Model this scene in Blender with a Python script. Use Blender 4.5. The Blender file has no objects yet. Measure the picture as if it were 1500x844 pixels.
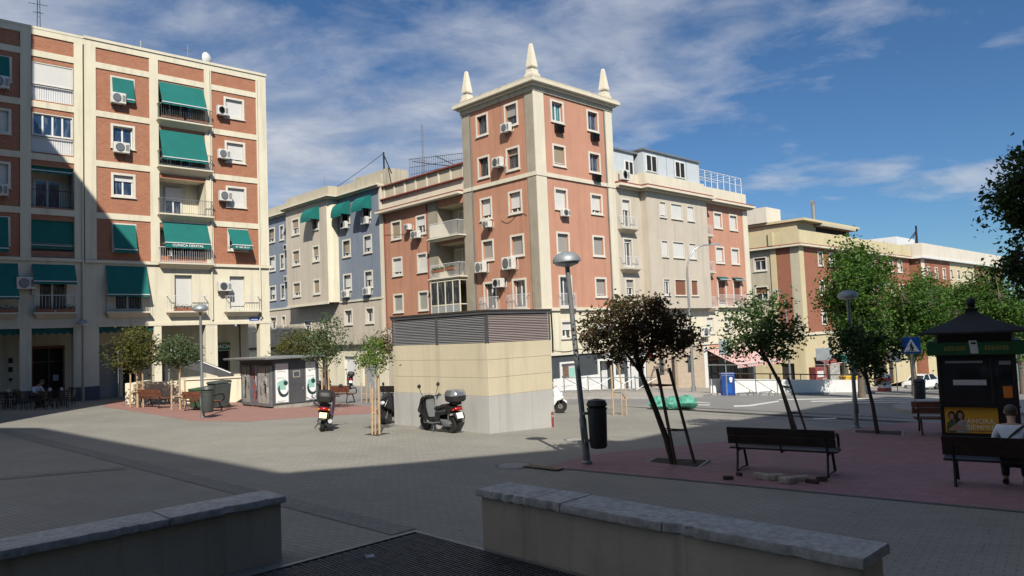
import bpy, bmesh, math, random
from mathutils import Vector, Matrix
R_ = math.radians
RND = random.Random(11)
S = bpy.context.scene
COL = S.collection
PI = math.pi
# ---------------------------------------------------------------- street grid
TA = R_(45.71); A = Vector((math.sin(TA), math.cos(TA), 0)); B = Vector((-math.cos(TA), math.sin(TA), 0))
TL = 0.82778; AL = Vector((math.sin(TL), math.cos(TL), 0)); BL = Vector((-AL.y, AL.x, 0))
ROTA = PI/2-TA; ROTL = PI/2-TL
def sp(v, k=3.0): return v if v/k > 30 else k*math.log1p(math.exp(max(v/k, -30)))
def gz(x, y):                       # the street falls gently away from the square
    a = A.x*x+A.y*y
    return -.048*sp(a-8)-.028*sp(a-40)
def ab(a, b, dz=0):
    x, y = A.x*a+B.x*b, A.y*a+B.y*b
    return Vector((x, y, gz(x, y)+dz))
# ---------------------------------------------------------------- camera
EYE = Vector((0, 0, 2.55)); FP = 1087.43; PITCH = 0.0616367; ROLL = -0.0407557
cF = Vector((0, math.cos(PITCH), math.sin(PITCH))); cU0 = Vector((0, -math.sin(PITCH), math.cos(PITCH))); cR0 = Vector((1, 0, 0))
cR = cR0*math.cos(ROLL)+cU0*math.sin(ROLL); cU = cU0*math.cos(ROLL)-cR0*math.sin(ROLL)
cam = bpy.data.cameras.new('camera'); camo = bpy.data.objects.new('camera', cam); COL.objects.link(camo)
camo.matrix_world = Matrix(((cR.x, cU.x, -cF.x, EYE.x), (cR.y, cU.y, -cF.y, EYE.y), (cR.z, cU.z, -cF.z, EYE.z), (0, 0, 0, 1)))
cam.sensor_width = 36; cam.lens = 36*FP/1500; cam.clip_end = 3000; cam.clip_start = .05
S.camera = camo
def G(px, py, dz=0):                # ground point seen at a photograph pixel
    d = cF+cR*((px-750)/FP)-cU*((py-422)/FP)
    lo, hi = 1., 400.
    for _ in range(60):
        m = (lo+hi)/2; q = EYE+d*m
        if q.z > gz(q.x, q.y): lo = m
        else: hi = m
    q = EYE+d*lo
    return Vector((q.x, q.y, gz(q.x, q.y)+dz))
# ---------------------------------------------------------------- materials
MATS = {}
def newmat(name):
    m = bpy.data.materials.new(name); m.use_nodes = True
    nt = m.node_tree; bs = nt.nodes['Principled BSDF']; MATS[name] = m
    return m, nt, bs
def nd(nt, t, **kw):
    n = nt.nodes.new(t)
    for k, v in kw.items():
        if k.startswith('i_'): n.inputs[k[2:].replace('_', ' ')].default_value = v
        else: setattr(n, k, v)
    return n
def ramp(nt, src, stops):
    r = nt.nodes.new('ShaderNodeValToRGB'); e = r.color_ramp.elements
    while len(e) < len(stops): e.new(.5)
    for el, (p, c) in zip(e, stops):
        el.position = p; el.color = c if len(c) == 4 else (*c, 1)
    nt.links.new(src, r.inputs[0]); return r.outputs[0]
def mixc(nt, fac, a, b, mode='MIX'):
    m = nt.nodes.new('ShaderNodeMix'); m.data_type = 'RGBA'; m.blend_type = mode
    for s, v in ((0, fac), (6, a), (7, b)):
        if isinstance(v, (int, float)): m.inputs[s].default_value = v
        elif isinstance(v, (tuple, list)): m.inputs[s].default_value = (*v[:3], 1)
        else: nt.links.new(v, m.inputs[s])
    return m.outputs[2]
def objco(nt, scale=(1, 1, 1), rot=(0, 0, 0)):
    tc = nt.nodes.new('ShaderNodeTexCoord'); mp = nt.nodes.new('ShaderNodeMapping')
    mp.inputs['Scale'].default_value = scale; mp.inputs['Rotation'].default_value = rot
    nt.links.new(tc.outputs['Object'], mp.inputs[0]); return mp.outputs[0]
def noise(nt, vec, scale, detail=4, rough=.6):
    n = nd(nt, 'ShaderNodeTexNoise'); n.inputs['Scale'].default_value = scale; n.inputs['Detail'].default_value = detail
    n.inputs['Roughness'].default_value = rough; nt.links.new(vec, n.inputs['Vector']); return n.outputs['Fac']
def bump(nt, bs, h, strength=.3, dist=.02):
    b = nd(nt, 'ShaderNodeBump'); b.inputs['Strength'].default_value = strength; b.inputs['Distance'].default_value = dist
    nt.links.new(h, b.inputs['Height']); nt.links.new(b.outputs[0], bs.inputs['Normal'])
def sc(c, k): return tuple(min(1, x*k) for x in c)
def plain(name, c, rough=.6, metal=0, var=.12, scale=3, bmp=0, spec=.5, dirt=0):
    m, nt, bs = newmat(name)
    v = objco(nt); n = noise(nt, v, scale)
    col = ramp(nt, n, [(.3, sc(c, 1-var)), (.7, sc(c, 1+var))])
    if dirt:
        d = noise(nt, v, scale*.35, 6, .7)
        f = ramp(nt, d, [(.5, (0, 0, 0)), (.75, (dirt,)*3)])
        col = mixc(nt, f, col, sc(c, .45))
    nt.links.new(col, bs.inputs['Base Color'])
    bs.inputs['Roughness'].default_value = rough; bs.inputs['Metallic'].default_value = metal
    bs.inputs['Specular IOR Level'].default_value = spec
    if bmp: bump(nt, bs, noise(nt, v, scale*12), bmp)
    return m
def stucco(name, c, stain=.35, var=.07):
    """rendered wall: broad patches, rain streaks running down, fine grain"""
    m, nt, bs = newmat(name)
    v = objco(nt); big = noise(nt, v, .55, 5, .65)
    col = ramp(nt, big, [(.3, sc(c, 1-var)), (.7, sc(c, 1+var))])
    st = noise(nt, objco(nt, (1.6, 1.6, .11)), 1.3, 6, .7)
    f = ramp(nt, st, [(.50, (0, 0, 0)), (.72, (min(.85, stain*1.5),)*3)])
    col = mixc(nt, f, col, sc(c, .55))
    gr = noise(nt, v, 26, 3)
    col = mixc(nt, ramp(nt, gr, [(.35, (.1,)*3), (.65, (0, 0, 0))]), col, sc(c, .6))
    nt.links.new(col, bs.inputs['Base Color'])
    bs.inputs['Roughness'].default_value = .88; bs.inputs['Specular IOR Level'].default_value = .2
    bump(nt, bs, noise(nt, v, 38, 4), .25, .015)
    return m
def brickmat(name, c1, c2, mortar, w=.25, h=.07, gap=.012):
    m, nt, bs = newmat(name)
    tc = nd(nt, 'ShaderNodeTexCoord'); sx = nd(nt, 'ShaderNodeSeparateXYZ'); nt.links.new(tc.outputs['Object'], sx.inputs[0])
    ad = nd(nt, 'ShaderNodeMath', operation='ADD'); nt.links.new(sx.outputs[0], ad.inputs[0]); nt.links.new(sx.outputs[1], ad.inputs[1])
    cb = nd(nt, 'ShaderNodeCombineXYZ'); nt.links.new(ad.outputs[0], cb.inputs[0]); nt.links.new(sx.outputs[2], cb.inputs[1])
    br = nd(nt, 'ShaderNodeTexBrick'); nt.links.new(cb.outputs[0], br.inputs['Vector'])
    br.inputs['Color1'].default_value = (*c1, 1); br.inputs['Color2'].default_value = (*c2, 1); br.inputs['Mortar'].default_value = (*mortar, 1)
    for k, vv in (('Scale', 1), ('Brick Width', w), ('Row Height', h), ('Mortar Size', gap)): br.inputs[k].default_value = vv
    big = noise(nt, objco(nt), 1.6, 8, .75)
    col = mixc(nt, ramp(nt, big, [(.4, (0, 0, 0)), (.8, (.5,)*3)]), br.outputs['Color'], sc(c1, .6))
    nt.links.new(col, bs.inputs['Base Color']); bs.inputs['Roughness'].default_value = .85
    bs.inputs['Specular IOR Level'].default_value = .25
    bump(nt, bs, br.outputs['Fac'], -.4, .008)
    return m
def paving(name, c1, c2, mortar, w, h, gap, dirt=.35, rough=.75, stain=(.5, .5, .5), off=.5):
    m, nt, bs = newmat(name)
    v = objco(nt, rot=(0, 0, R_(36)))
    br = nd(nt, 'ShaderNodeTexBrick', offset=off); nt.links.new(v, br.inputs['Vector'])
    br.inputs['Color1'].default_value = (*c1, 1); br.inputs['Color2'].default_value = (*c2, 1); br.inputs['Mortar'].default_value = (*mortar, 1)
    for k, vv in (('Scale', 1), ('Brick Width', w), ('Row Height', h), ('Mortar Size', gap)): br.inputs[k].default_value = vv
    big = noise(nt, objco(nt), .22, 7, .68)
    base_c = br.outputs['Color']
    if w < 1:
        b2 = nd(nt, 'ShaderNodeTexBrick', offset=.37); nt.links.new(v, b2.inputs['Vector'])
        b2.inputs['Color1'].default_value = (0, 0, 0, 1); b2.inputs['Color2'].default_value = (.12, .12, .12, 1); b2.inputs['Mortar'].default_value = (.55, .55, .55, 1)
        for k, vv in (('Scale', 1), ('Brick Width', 2.3), ('Row Height', h*5), ('Mortar Size', .014)): b2.inputs[k].default_value = vv
        lum = mixc(nt, ramp(nt, noise(nt, objco(nt), .5, 4), [(.42, (0, 0, 0)), (.6, (1, 1, 1))]), (0, 0, 0), b2.outputs['Color'])
        base_c = mixc(nt, lum, base_c, sc(c1, .45))
    col = mixc(nt, ramp(nt, big, [(.38, (0, 0, 0)), (.72, (dirt,)*3)]), base_c, tuple(x*y for x, y in zip(c1, stain)))
    sp_ = noise(nt, objco(nt), 1.7, 6, .75)
    col = mixc(nt, ramp(nt, sp_, [(.58, (0, 0, 0)), (.68, (dirt*.8,)*3)]), col, sc(c1, .6))
    sp2 = noise(nt, objco(nt, (.5, 1.7, 1), (0, 0, .5)), .9, 5, .7)
    col = mixc(nt, ramp(nt, sp2, [(.6, (0, 0, 0)), (.8, (.3,)*3)]), col, sc(c1, 1.3))
    vo = nd(nt, 'ShaderNodeTexVoronoi'); vo.inputs['Scale'].default_value = 1.9; nt.links.new(objco(nt), vo.inputs['Vector'])
    gum = ramp(nt, vo.outputs['Distance'], [(.05, (.5,)*3), (.075, (0, 0, 0))])
    col = mixc(nt, mixc(nt, 1.0, gum, ramp(nt, noise(nt, objco(nt), .7, 2), [(.45, (0, 0, 0)), (.55, (1, 1, 1))]), 'MULTIPLY'), col, sc(c1, .35))
    nt.links.new(col, bs.inputs['Base Color']); bs.inputs['Roughness'].default_value = rough
    bs.inputs['Specular IOR Level'].default_value = .3
    h_ = mixc(nt, .3, br.outputs['Fac'], noise(nt, objco(nt), 60, 2))
    bump(nt, bs, h_, -.35, .01)
    return m
def slats(name, c, pitch=.05, dark=.55, rough=.5, axis=2, tilt=(0, 0, 0)):
    m, nt, bs = newmat(name)
    tc = nd(nt, 'ShaderNodeTexCoord'); sx = nd(nt, 'ShaderNodeSeparateXYZ'); nt.links.new(tc.outputs['Object'], sx.inputs[0])
    mu = nd(nt, 'ShaderNodeMath', operation='MULTIPLY'); mu.inputs[1].default_value = 1/pitch; nt.links.new(sx.outputs[axis], mu.inputs[0])
    fr = nd(nt, 'ShaderNodeMath', operation='FRACT'); nt.links.new(mu.outputs[0], fr.inputs[0])
    col = ramp(nt, fr.outputs[0], [(0, sc(c, dark)), (.14, c), (.9, c), (1, sc(c, dark))])
    n = noise(nt, objco(nt), 2.2)
    col = mixc(nt, ramp(nt, n, [(.4, (0, 0, 0)), (.8, (.25,)*3)]), col, sc(c, .7))
    nt.links.new(col, bs.inputs['Base Color']); bs.inputs['Roughness'].default_value = rough
    bump(nt, bs, fr.outputs[0], .25, .01)
    return m
def glassmat(name, c=(.02, .028, .035), rough=.04, curtain=(.3, .3, .28), amount=.35):
    m, nt, bs = newmat(name)
    oi = nd(nt, 'ShaderNodeObjectInfo')
    v = nd(nt, 'ShaderNodeVectorMath', operation='ADD'); nt.links.new(objco(nt, (2.5, 2.5, .5)), v.inputs[0]); nt.links.new(oi.outputs['Random'], v.inputs[1])
    n = noise(nt, v.outputs[0], 2.2, 2)
    f = ramp(nt, n, [(.5, (0, 0, 0)), (.62, (amount,)*3)])
    col = mixc(nt, f, c, curtain)
    nt.links.new(col, bs.inputs['Base Color'])
    bs.inputs['Roughness'].default_value = rough; bs.inputs['Specular IOR Level'].default_value = .8
    return m
def leafmat(name, dark, mid, light, trans=.3):
    m, nt, bs = newmat(name)
    g = nd(nt, 'ShaderNodeNewGeometry')
    col = ramp(nt, g.outputs['Random Per Island'], [(0, dark), (.5, mid), (1, light)])
    nt.links.new(col, bs.inputs['Base Color']); bs.inputs['Roughness'].default_value = .55
    bs.inputs['Specular IOR Level'].default_value = .35
    tr = nd(nt, 'ShaderNodeBsdfTranslucent'); nt.links.new(mixc(nt, .5, col, light), tr.inputs['Color'])
    mx = nd(nt, 'ShaderNodeMixShader'); mx.inputs[0].default_value = trans
    out = nt.nodes['Material Output']
    nt.links.new(bs.outputs[0], mx.inputs[1]); nt.links.new(tr.outputs[0], mx.inputs[2]); nt.links.new(mx.outputs[0], out.inputs[0])
    return m
M = {}
def defmats():
    M['salmon'] = stucco('salmon render', (.51, .26, .17), .4)
    M['salmon2'] = stucco('salmon render sunlit', (.55, .285, .195), .35)  # lighter copy of the salmon, stronger sun on right-hand faces put into the colour
    M['cream'] = stucco('cream render', (.74, .685, .525), .35)
    M['creamw'] = stucco('pale cream trim', (.72, .66, .52), .2)
    M['stone'] = stucco('grey cream stone', (.53, .475, .36), .45)
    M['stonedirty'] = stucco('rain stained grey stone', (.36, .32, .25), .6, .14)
    M['beige'] = stucco('beige render', (.57, .505, .41), .32)
    M['bluewall'] = stucco('slate blue render', (.225, .26, .315), .35)
    M['yellow'] = stucco('ochre cream render', (.62, .53, .33), .2)
    M['pale'] = stucco('off white render', (.70, .64, .54), .15)
    M['white'] = plain('white paint', (.76, .76, .74), .45, var=.05, dirt=.2)
    M['trim'] = plain('window surround', (.70, .66, .57), .7, var=.06, dirt=.25)
    M['brick'] = brickmat('red brick', (.45, .165, .082), (.35, .11, .055), (.42, .27, .19))
    M['brick2'] = brickmat('deep red brick', (.37, .135, .08), (.31, .105, .06), (.33, .18, .12))
    M['shutter'] = slats('white roller shutter', (.70, .69, .65), .045, .78)
    M['shuttergrey'] = slats('grey roller shutter', (.36, .35, .32), .06, .5)
    M['shutterbrown'] = slats('brown roller blind', (.25, .105, .062), .05, .6)
    M['shuttertan'] = slats('tan roller blind', (.36, .29, .2), .05, .7)
    M['shuttermetal'] = slats('metal shop shutter', (.34, .36, .36), .11, .45)
    M['glass'] = glassmat('window glass', (.025, .032, .04))
    M['glasssky'] = glassmat('sky reflection window glass', (.02, .045, .09), .03, (.4, .43, .46), .2)  # blue of the mirrored sky is put into the glass colour
    M['glassteal'] = glassmat('teal curtained glass', (.03, .17, .19), .06, (.4, .5, .5), .6)
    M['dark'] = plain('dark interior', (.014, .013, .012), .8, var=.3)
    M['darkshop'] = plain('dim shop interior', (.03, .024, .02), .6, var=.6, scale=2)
    M['awning'] = plain('green awning canvas', (.0, .14, .122), .75, var=.1, scale=1.5, bmp=.05)
    M['awningd'] = plain('dark green awning canvas', (.0, .085, .078), .75, var=.1, scale=1.5)
    M['blackmetal'] = plain('black painted iron', (.012, .012, .013), .42, .3, var=.3)
    M['bench'] = plain('dark bench timber', (.022, .016, .013), .5, var=.4, scale=6, spec=.4)
    M['benchred'] = plain('brown bench timber', (.17, .062, .036), .5, var=.3, scale=5)
    M['greymetal'] = plain('grey painted metal', (.22, .235, .24), .4, .4, var=.15)
    M['steel'] = plain('galvanised steel', (.42, .43, .43), .38, .7, var=.12)
    M['roofpanel'] = plain('pale blue grey roof panel', (.56, .60, .62), .5, var=.05)
    M['whitemetal'] = plain('white painted metal', (.72, .72, .72), .4, var=.05)
    M['acwhite'] = plain('air conditioner casing', (.68, .67, .62), .5, var=.06, dirt=.25)
    M['acdark'] = plain('fan grille', (.07, .07, .07), .5, var=.3)
    M['redtile'] = plain('red roof edge tile', (.24, .062, .043), .7, var=.2)
    M['roofgrey'] = plain('flat roof felt', (.22, .2, .18), .9)
    M['foldmetal'] = plain('dark grey kiosk metal', (.105, .108, .115), .42, .3, var=.15, scale=1.5)
    M['louvre'] = slats('grey louvre', (.27, .27, .275), .085, .6, .5)
    M['louvrepink'] = slats('faded louvre', (.36, .30, .29), .085, .6, .5)
    M['boxcream'] = stucco('ochre concrete panel', (.63, .555, .40), .3, .06)
    M['boxgrey'] = stucco('grey painted concrete', (.48, .47, .445), .35, .08)
    M['tyre'] = plain('rubber tyre', (.016, .016, .016), .8)
    M['rim'] = plain('alloy rim', (.3, .3, .31), .35, .8)
    M['scootblack'] = plain('black scooter paint', (.014, .014, .016), .14, 0, var=.2)
    M['scootwhite'] = plain('white scooter paint', (.74, .75, .75), .2, var=.03)
    M['scootpurple'] = plain('dark plum scooter paint', (.05, .022, .05), .3, var=.2)
    M['seat'] = plain('black vinyl seat', (.02, .02, .02), .55)
    M['silver'] = plain('silver lid paint', (.42, .45, .47), .16, .75, var=.05)
    M['chrome'] = plain('chrome', (.6, .6, .6), .12, 1, var=.02)
    M['taillight'] = plain('red lamp lens', (.4, .012, .012), .15)
    M['amber'] = plain('amber lens', (.6, .2, .01), .2)
    M['lens'] = plain('clear lamp lens', (.55, .57, .58), .08)
    M['plate'] = plain('white number plate', (.75, .75, .72), .4, var=.04)
    M['plateyellow'] = plain('yellow number plate', (.75, .56, .16), .4, var=.04)
    M['bark'] = plain('grey bark', (.13, .10, .075), .9, var=.35, scale=8, bmp=.5)
    M['barkdark'] = plain('dark bark', (.05, .038, .03), .9, var=.35, scale=8, bmp=.5)
    M['stake'] = plain('pale wooden stake', (.46, .33, .2), .8, var=.2, scale=6)
    M['stakedark'] = plain('weathered stake', (.10, .065, .045), .8, var=.3, scale=6)
    M['strap'] = plain('black tie strap', (.02, .02, .02), .6)
    M['soil'] = plain('tree pit soil', (.055, .042, .032), .95, var=.4, scale=14, bmp=.6)
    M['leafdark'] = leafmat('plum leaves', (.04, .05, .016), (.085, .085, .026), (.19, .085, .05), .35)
    M['leafolive'] = leafmat('olive leaves', (.045, .06, .014), (.10, .11, .025), (.17, .16, .035))
    M['leafgreen'] = leafmat('green leaves', (.03, .07, .018), (.055, .115, .024), (.11, .19, .04))
    M['leafgrey'] = leafmat('grey green leaves', (.055, .09, .035), (.09, .145, .06), (.16, .21, .10))
    M['leaflime'] = leafmat('fresh lime leaves', (.07, .13, .02), (.13, .22, .03), (.22, .32, .05), .4)
    M['leafplane'] = leafmat('plane tree leaves', (.025, .07, .012), (.06, .14, .02), (.13, .235, .035), .4)
    M['leafblack'] = leafmat('deep shade leaves', (.018, .042, .01), (.034, .075, .016), (.06, .12, .028), .25)  # darker leaf tones, the shade on these crowns is put into the colour
    M['leafred'] = leafmat('red purple leaves', (.05, .02, .018), (.085, .04, .026), (.11, .085, .03), .3)
    M['flower'] = leafmat('balcony flowers', (.03, .06, .015), (.06, .1, .03), (.3, .05, .05), .2)
    M['terracotta'] = plain('terracotta trough', (.28, .11, .065), .8)
    M['asphalt'] = paving('worn asphalt', (.235, .232, .225), (.245, .242, .233), (.235, .232, .225), 30, 30, .002, .45)
    M['paver'] = paving('grey concrete pavers', (.325, .31, .268), (.292, .279, .24), (.2, .192, .17), .20, .10, .007, .55)
    M['redpaver'] = paving('red concrete pavers', (.37, .205, .21), (.29, .16, .168), (.25, .15, .155), .20, .20, .006, .65, stain=(.55, .68, .75), off=.0)
    M['redpaver2'] = paving('rose concrete pavers', (.38, .205, .17), (.33, .175, .145), (.2, .13, .11), .20, .20, .008, .4, stain=(.75, .8, .85), off=.0)
    M['band'] = paving('dark paver band', (.255, .245, .225), (.22, .21, .19), (.12, .12, .11), .2, .1, .007, .3)
    M['pavement'] = paving('pale pavement slabs', (.40, .37, .32), (.36, .34, .3), (.2, .19, .17), .4, .4, .008, .4)
    M['kerbdark'] = plain('dark granite kerb', (.10, .10, .10), .8, var=.25, scale=5)
    M['kerb'] = plain('granite kerb', (.32, .31, .29), .8, var=.15, scale=5)
    M['roadpaint'] = plain('worn road paint', (.62, .61, .57), .7, var=.12, scale=5, dirt=.35)
    M['granite'] = plain('worn granite coping', (.42, .425, .42), .75, var=.3, scale=14, bmp=.45, dirt=.75)
    M['wallrough'] = stucco('rough grey render', (.56, .51, .42), .45, .16)
    M['ironlid'] = plain('cast iron cover', (.10, .095, .088), .6, .4, var=.3, scale=20)
    M['grate'] = plain('steel grating', (.17, .175, .18), .5, .5, var=.3, scale=9)
    M['rubble'] = plain('broken paver', (.42, .38, .33), .9, var=.2, scale=6, bmp=.5)
    M['bin'] = plain('charcoal bin plastic', (.022, .026, .028), .5, var=.2)
    M['bingrey'] = plain('grey green bin plastic', (.055, .068, .064), .5, var=.15)
    M['bingreen'] = plain('green bin plastic', (.045, .10, .05), .5, var=.15)
    M['bluebox'] = plain('blue painted steel', (.012, .05, .22), .4, var=.15, dirt=.2)
    M['baggreen'] = plain('green mesh sack', (.09, .34, .25), .6, var=.35, scale=7, bmp=.6)
    M['kioskblack'] = plain('black kiosk panel', (.016, .017, .016), .3, var=.2)
    M['kioskroof'] = plain('matt black kiosk roof', (.021, .021, .024), .75, var=.15)
    M['kioskgreen'] = plain('green kiosk fascia', (.004, .075, .022), .45, var=.2)
    M['olivetext'] = plain('dull yellow lettering', (.17, .17, .03), .6)
    M['paper'] = plain('printed paper', (.55, .57, .58), .7, var=.1, scale=20)
    M['posteryellow'] = plain('mustard poster', (.66, .36, .03), .5, var=.08)
    M['lettercream'] = plain('cream lettering', (.85, .76, .55), .5, var=.02)
    M['letterwhite'] = plain('white lettering', (.82, .84, .82), .5, var=.02)
    M['skin'] = plain('skin', (.44, .26, .18), .5, var=.08)
    M['hair'] = plain('grey brown hair', (.07, .058, .05), .6, var=.3, scale=20)
    M['hairdark'] = plain('dark hair', (.02, .012, .01), .6, var=.3, scale=20)
    M['shirt'] = plain('pale blue white shirt', (.62, .70, .82), .8, var=.06, scale=6, bmp=.2)
    M['trousers'] = plain('dark trousers', (.02, .021, .028), .85, var=.2)
    M['shoe'] = plain('black shoe', (.014, .014, .014), .5)
    M['mint'] = plain('mint print', (.30, .56, .48), .5, var=.12, scale=9)
    M['mintdark'] = plain('dark teal print', (.02, .05, .055), .5, var=.2)
    M['pgrey'] = plain('faded grey print', (.34, .33, .31), .5, var=.4, scale=5)
    M['pbrown'] = plain('brown print', (.19, .11, .08), .5, var=.4, scale=6)
    M['pviolet'] = plain('dusty violet print', (.19, .14, .18), .5, var=.3, scale=5)
    M['pred'] = plain('red print', (.5, .07, .04), .5, var=.2, scale=6)
    M['dullred'] = plain('faded red panel', (.22, .05, .045), .6, var=.25)
    M['pharm'] = plain('green pharmacy sign', (.012, .14, .055), .4, var=.1)
    M['slate'] = plain('slate shopfront panel', (.058, .066, .074), .55, var=.12, scale=1.5)
    M['shopred'] = plain('red shop sign', (.42, .02, .018), .45)
    M['stonelight'] = brickmat('pale stone blocks', (.56, .45, .34), (.52, .42, .32), (.42, .34, .26), .9, .45, .012)
    M['wood'] = plain('varnished wood front', (.20, .085, .04), .5, var=.35, scale=4)
    M['orange'] = plain('orange sign lettering', (.68, .2, .03), .5)
    M['signblue'] = plain('blue road sign', (.008, .09, .38), .35, var=.04)
    M['signback'] = plain('grey sign back', (.30, .33, .35), .5, .4, var=.1)
    M['carwhite'] = plain('white car paint', (.76, .77, .77), .2, var=.02)
    M['carglass'] = plain('car glass', (.015, .02, .022), .06)
    M['cafe'] = plain('dark cafe furniture', (.014, .014, .017), .45, var=.3)
    M['plinth'] = stucco('blue grey plinth', (.10, .125, .145), .3)
    M['yellowbox'] = plain('yellow plastic', (.66, .42, .04), .4)
    M['wire'] = plain('black cable', (.01, .01, .01), .7)
    M['caster'] = stucco('tall block render', (.42, .36, .28), .2)
    m, nt, bs = newmat('red striped canvas'); M['stripe'] = m
    tc = nd(nt, 'ShaderNodeTexCoord'); sx = nd(nt, 'ShaderNodeSeparateXYZ'); nt.links.new(tc.outputs['Object'], sx.inputs[0])
    mu = nd(nt, 'ShaderNodeMath', operation='MULTIPLY'); mu.inputs[1].default_value = 1/.28; nt.links.new(sx.outputs[0], mu.inputs[0])
    fr = nd(nt, 'ShaderNodeMath', operation='FRACT'); nt.links.new(mu.outputs[0], fr.inputs[0])
    c = ramp(nt, fr.outputs[0], [(0, (.52, .17, .15)), (.48, (.52, .17, .15)), (.52, (.72, .62, .58)), (1, (.72, .62, .58))])
    nt.links.new(c, bs.inputs['Base Color']); bs.inputs['Roughness'].default_value = .8
defmats()
# ---------------------------------------------------------------- mesh builder
class MB:
    def __init__(s): s.v = []; s.f = []; s.m = []; s.ms = []; s.T = None; s.st = []
    def mi(s, mat):
        if isinstance(mat, str): mat = M[mat]
        if mat not in s.ms: s.ms.append(mat)
        return s.ms.index(mat)
    def add(s, pts, faces, mat):
        o = len(s.v); s.st.append((o, len(s.f)))
        for p in pts:
            p = Vector(p); s.v.append(s.T @ p if s.T else p)
        k = s.mi(mat)
        for f in faces: s.f.append([o+i for i in f]); s.m.append(k)
    def poly(s, pts, mat): s.add(pts, [list(range(len(pts)))], mat)
    def hexa(s, p, mat): s.add(p, [(0, 3, 2, 1), (4, 5, 6, 7), (0, 1, 5, 4), (1, 2, 6, 5), (2, 3, 7, 6), (3, 0, 4, 7)], mat)
    def box(s, x0, x1, y0, y1, z0, z1, mat):
        s.hexa([(x0, y0, z0), (x1, y0, z0), (x1, y1, z0), (x0, y1, z0), (x0, y0, z1), (x1, y0, z1), (x1, y1, z1), (x0, y1, z1)], mat)
    def fb(s, F, u0, u1, d0, d1, z0, z1, mat):
        s.hexa([F.P(u0, d0, z0), F.P(u1, d0, z0), F.P(u1, d1, z0), F.P(u0, d1, z0), F.P(u0, d0, z1), F.P(u1, d0, z1), F.P(u1, d1, z1), F.P(u0, d1, z1)], mat)
    def prism(s, pts, off, mat):
        n = len(pts); off = Vector(off); p = [Vector(q) for q in pts]
        s.add(p+[q+off for q in p], [list(range(n))[::-1], list(range(n, 2*n))]+[(i, (i+1) % n, n+(i+1) % n, n+i) for i in range(n)], mat)
    def loft(s, rings, mat, cap=True, closed=True):
        n = len(rings[0]); pts = [q for r in rings for q in r]; fs = []
        for k in range(len(rings)-1):
            for i in range(n if closed else n-1):
                j = (i+1) % n; fs.append((k*n+i, k*n+j, (k+1)*n+j, (k+1)*n+i))
        if cap and closed: fs += [list(range(n))[::-1], [(len(rings)-1)*n+i for i in range(n)]]
        s.add(pts, fs, mat)
    def tube(s, path, r, mat, n=8, cap=True):
        path = [Vector(p) for p in path]; rs = r if isinstance(r, (list, tuple)) else [r]*len(path); rings = []
        prev = None
        for i, p in enumerate(path):
            t = (path[min(i+1, len(path)-1)]-path[max(i-1, 0)]).normalized()
            if prev is None:
                a = t.orthogonal().normalized()
            else:
                a = (prev-t*prev.dot(t)); a = a.normalized() if a.length > 1e-6 else t.orthogonal().normalized()
            prev = a; b = t.cross(a)
            rings.append([p+(a*math.cos(2*PI*k/n)+b*math.sin(2*PI*k/n))*rs[i] for k in range(n)])
        s.loft(rings, mat, cap)
    def lathe(s, prof, mat, c=(0, 0, 0), n=16, axis=2):
        rings = []
        for r, h in prof:
            ring = []
            for k in range(n):
                a = 2*PI*k/n; x, y = max(r, 1e-4)*math.cos(a), max(r, 1e-4)*math.sin(a)
                q = (x, y, h) if axis == 2 else ((h, x, y) if axis == 0 else (x, h, y))
                ring.append(Vector(q)+Vector(c))
            rings.append(ring)
        s.loft(rings, mat)
    def sph(s, c, r, mat, n=10):
        r = (r,)*3 if isinstance(r, (int, float)) else r; rings = []
        for i in range(n+1):
            th = PI*i/n; q = max(math.sin(th), 1e-3)
            rings.append([(c[0]+r[0]*q*math.cos(2*PI*k/(2*n)), c[1]+r[1]*q*math.sin(2*PI*k/(2*n)), c[2]-r[2]*math.cos(th)) for k in range(2*n)])
        s.loft(rings, mat)
    def pieces(s, name, parent=None, **kw):
        """every piece added so far becomes a mesh of its own"""
        out = []
        for i, (v0, f0) in enumerate(s.st):
            v1, f1 = s.st[i+1] if i+1 < len(s.st) else (len(s.v), len(s.f))
            q = MB(); q.v = s.v[v0:v1]; q.ms = s.ms; q.f = [[k-v0 for k in f] for f in s.f[f0:f1]]; q.m = s.m[f0:f1]
            ms = sorted(set(q.m)); q.ms = [s.ms[k] for k in ms]; q.m = [ms.index(k) for k in q.m]; out.append(q.build(name, parent, **kw))
        return out
    def build(s, name, parent=None, smooth=False, bevel=0, recalc=True, seg=2, ang=40):
        me = bpy.data.meshes.new(name); me.from_pydata([tuple(v) for v in s.v], [], s.f)
        for m in s.ms: me.materials.append(m)
        me.polygons.foreach_set('material_index', s.m)
        if recalc:
            bm = bmesh.new(); bm.from_mesh(me); bmesh.ops.recalc_face_normals(bm, faces=bm.faces); bm.to_mesh(me); bm.free()
        if smooth:
            me.polygons.foreach_set('use_smooth', [True]*len(me.polygons))
        me.update()
        o = bpy.data.objects.new(name, me); COL.objects.link(o)
        if smooth: me.set_sharp_from_angle(angle=R_(ang))
        if bevel:
            b = o.modifiers.new('bevel', 'BEVEL'); b.width = bevel; b.segments = seg; b.limit_method = 'ANGLE'; b.angle_limit = R_(35)
        if parent is not None: o.parent = parent
        return o
def tag(o, label, cat, group=None, kind=None):
    o['label'] = label; o['category'] = cat
    if group: o['group'] = group
    if kind: o['kind'] = kind
    return o
def thing(name, label, cat, loc=(0, 0, 0), rz=0, group=None):
    o = bpy.data.objects.new(name, None); COL.objects.link(o); o.location = loc; o.rotation_euler = (0, 0, rz)
    o.empty_display_size = .2
    return tag(o, label, cat, group)
def structure(o): o['kind'] = 'structure'; return o
def kids(o): return [c for c in COL.objects if c.parent == o]
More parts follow.
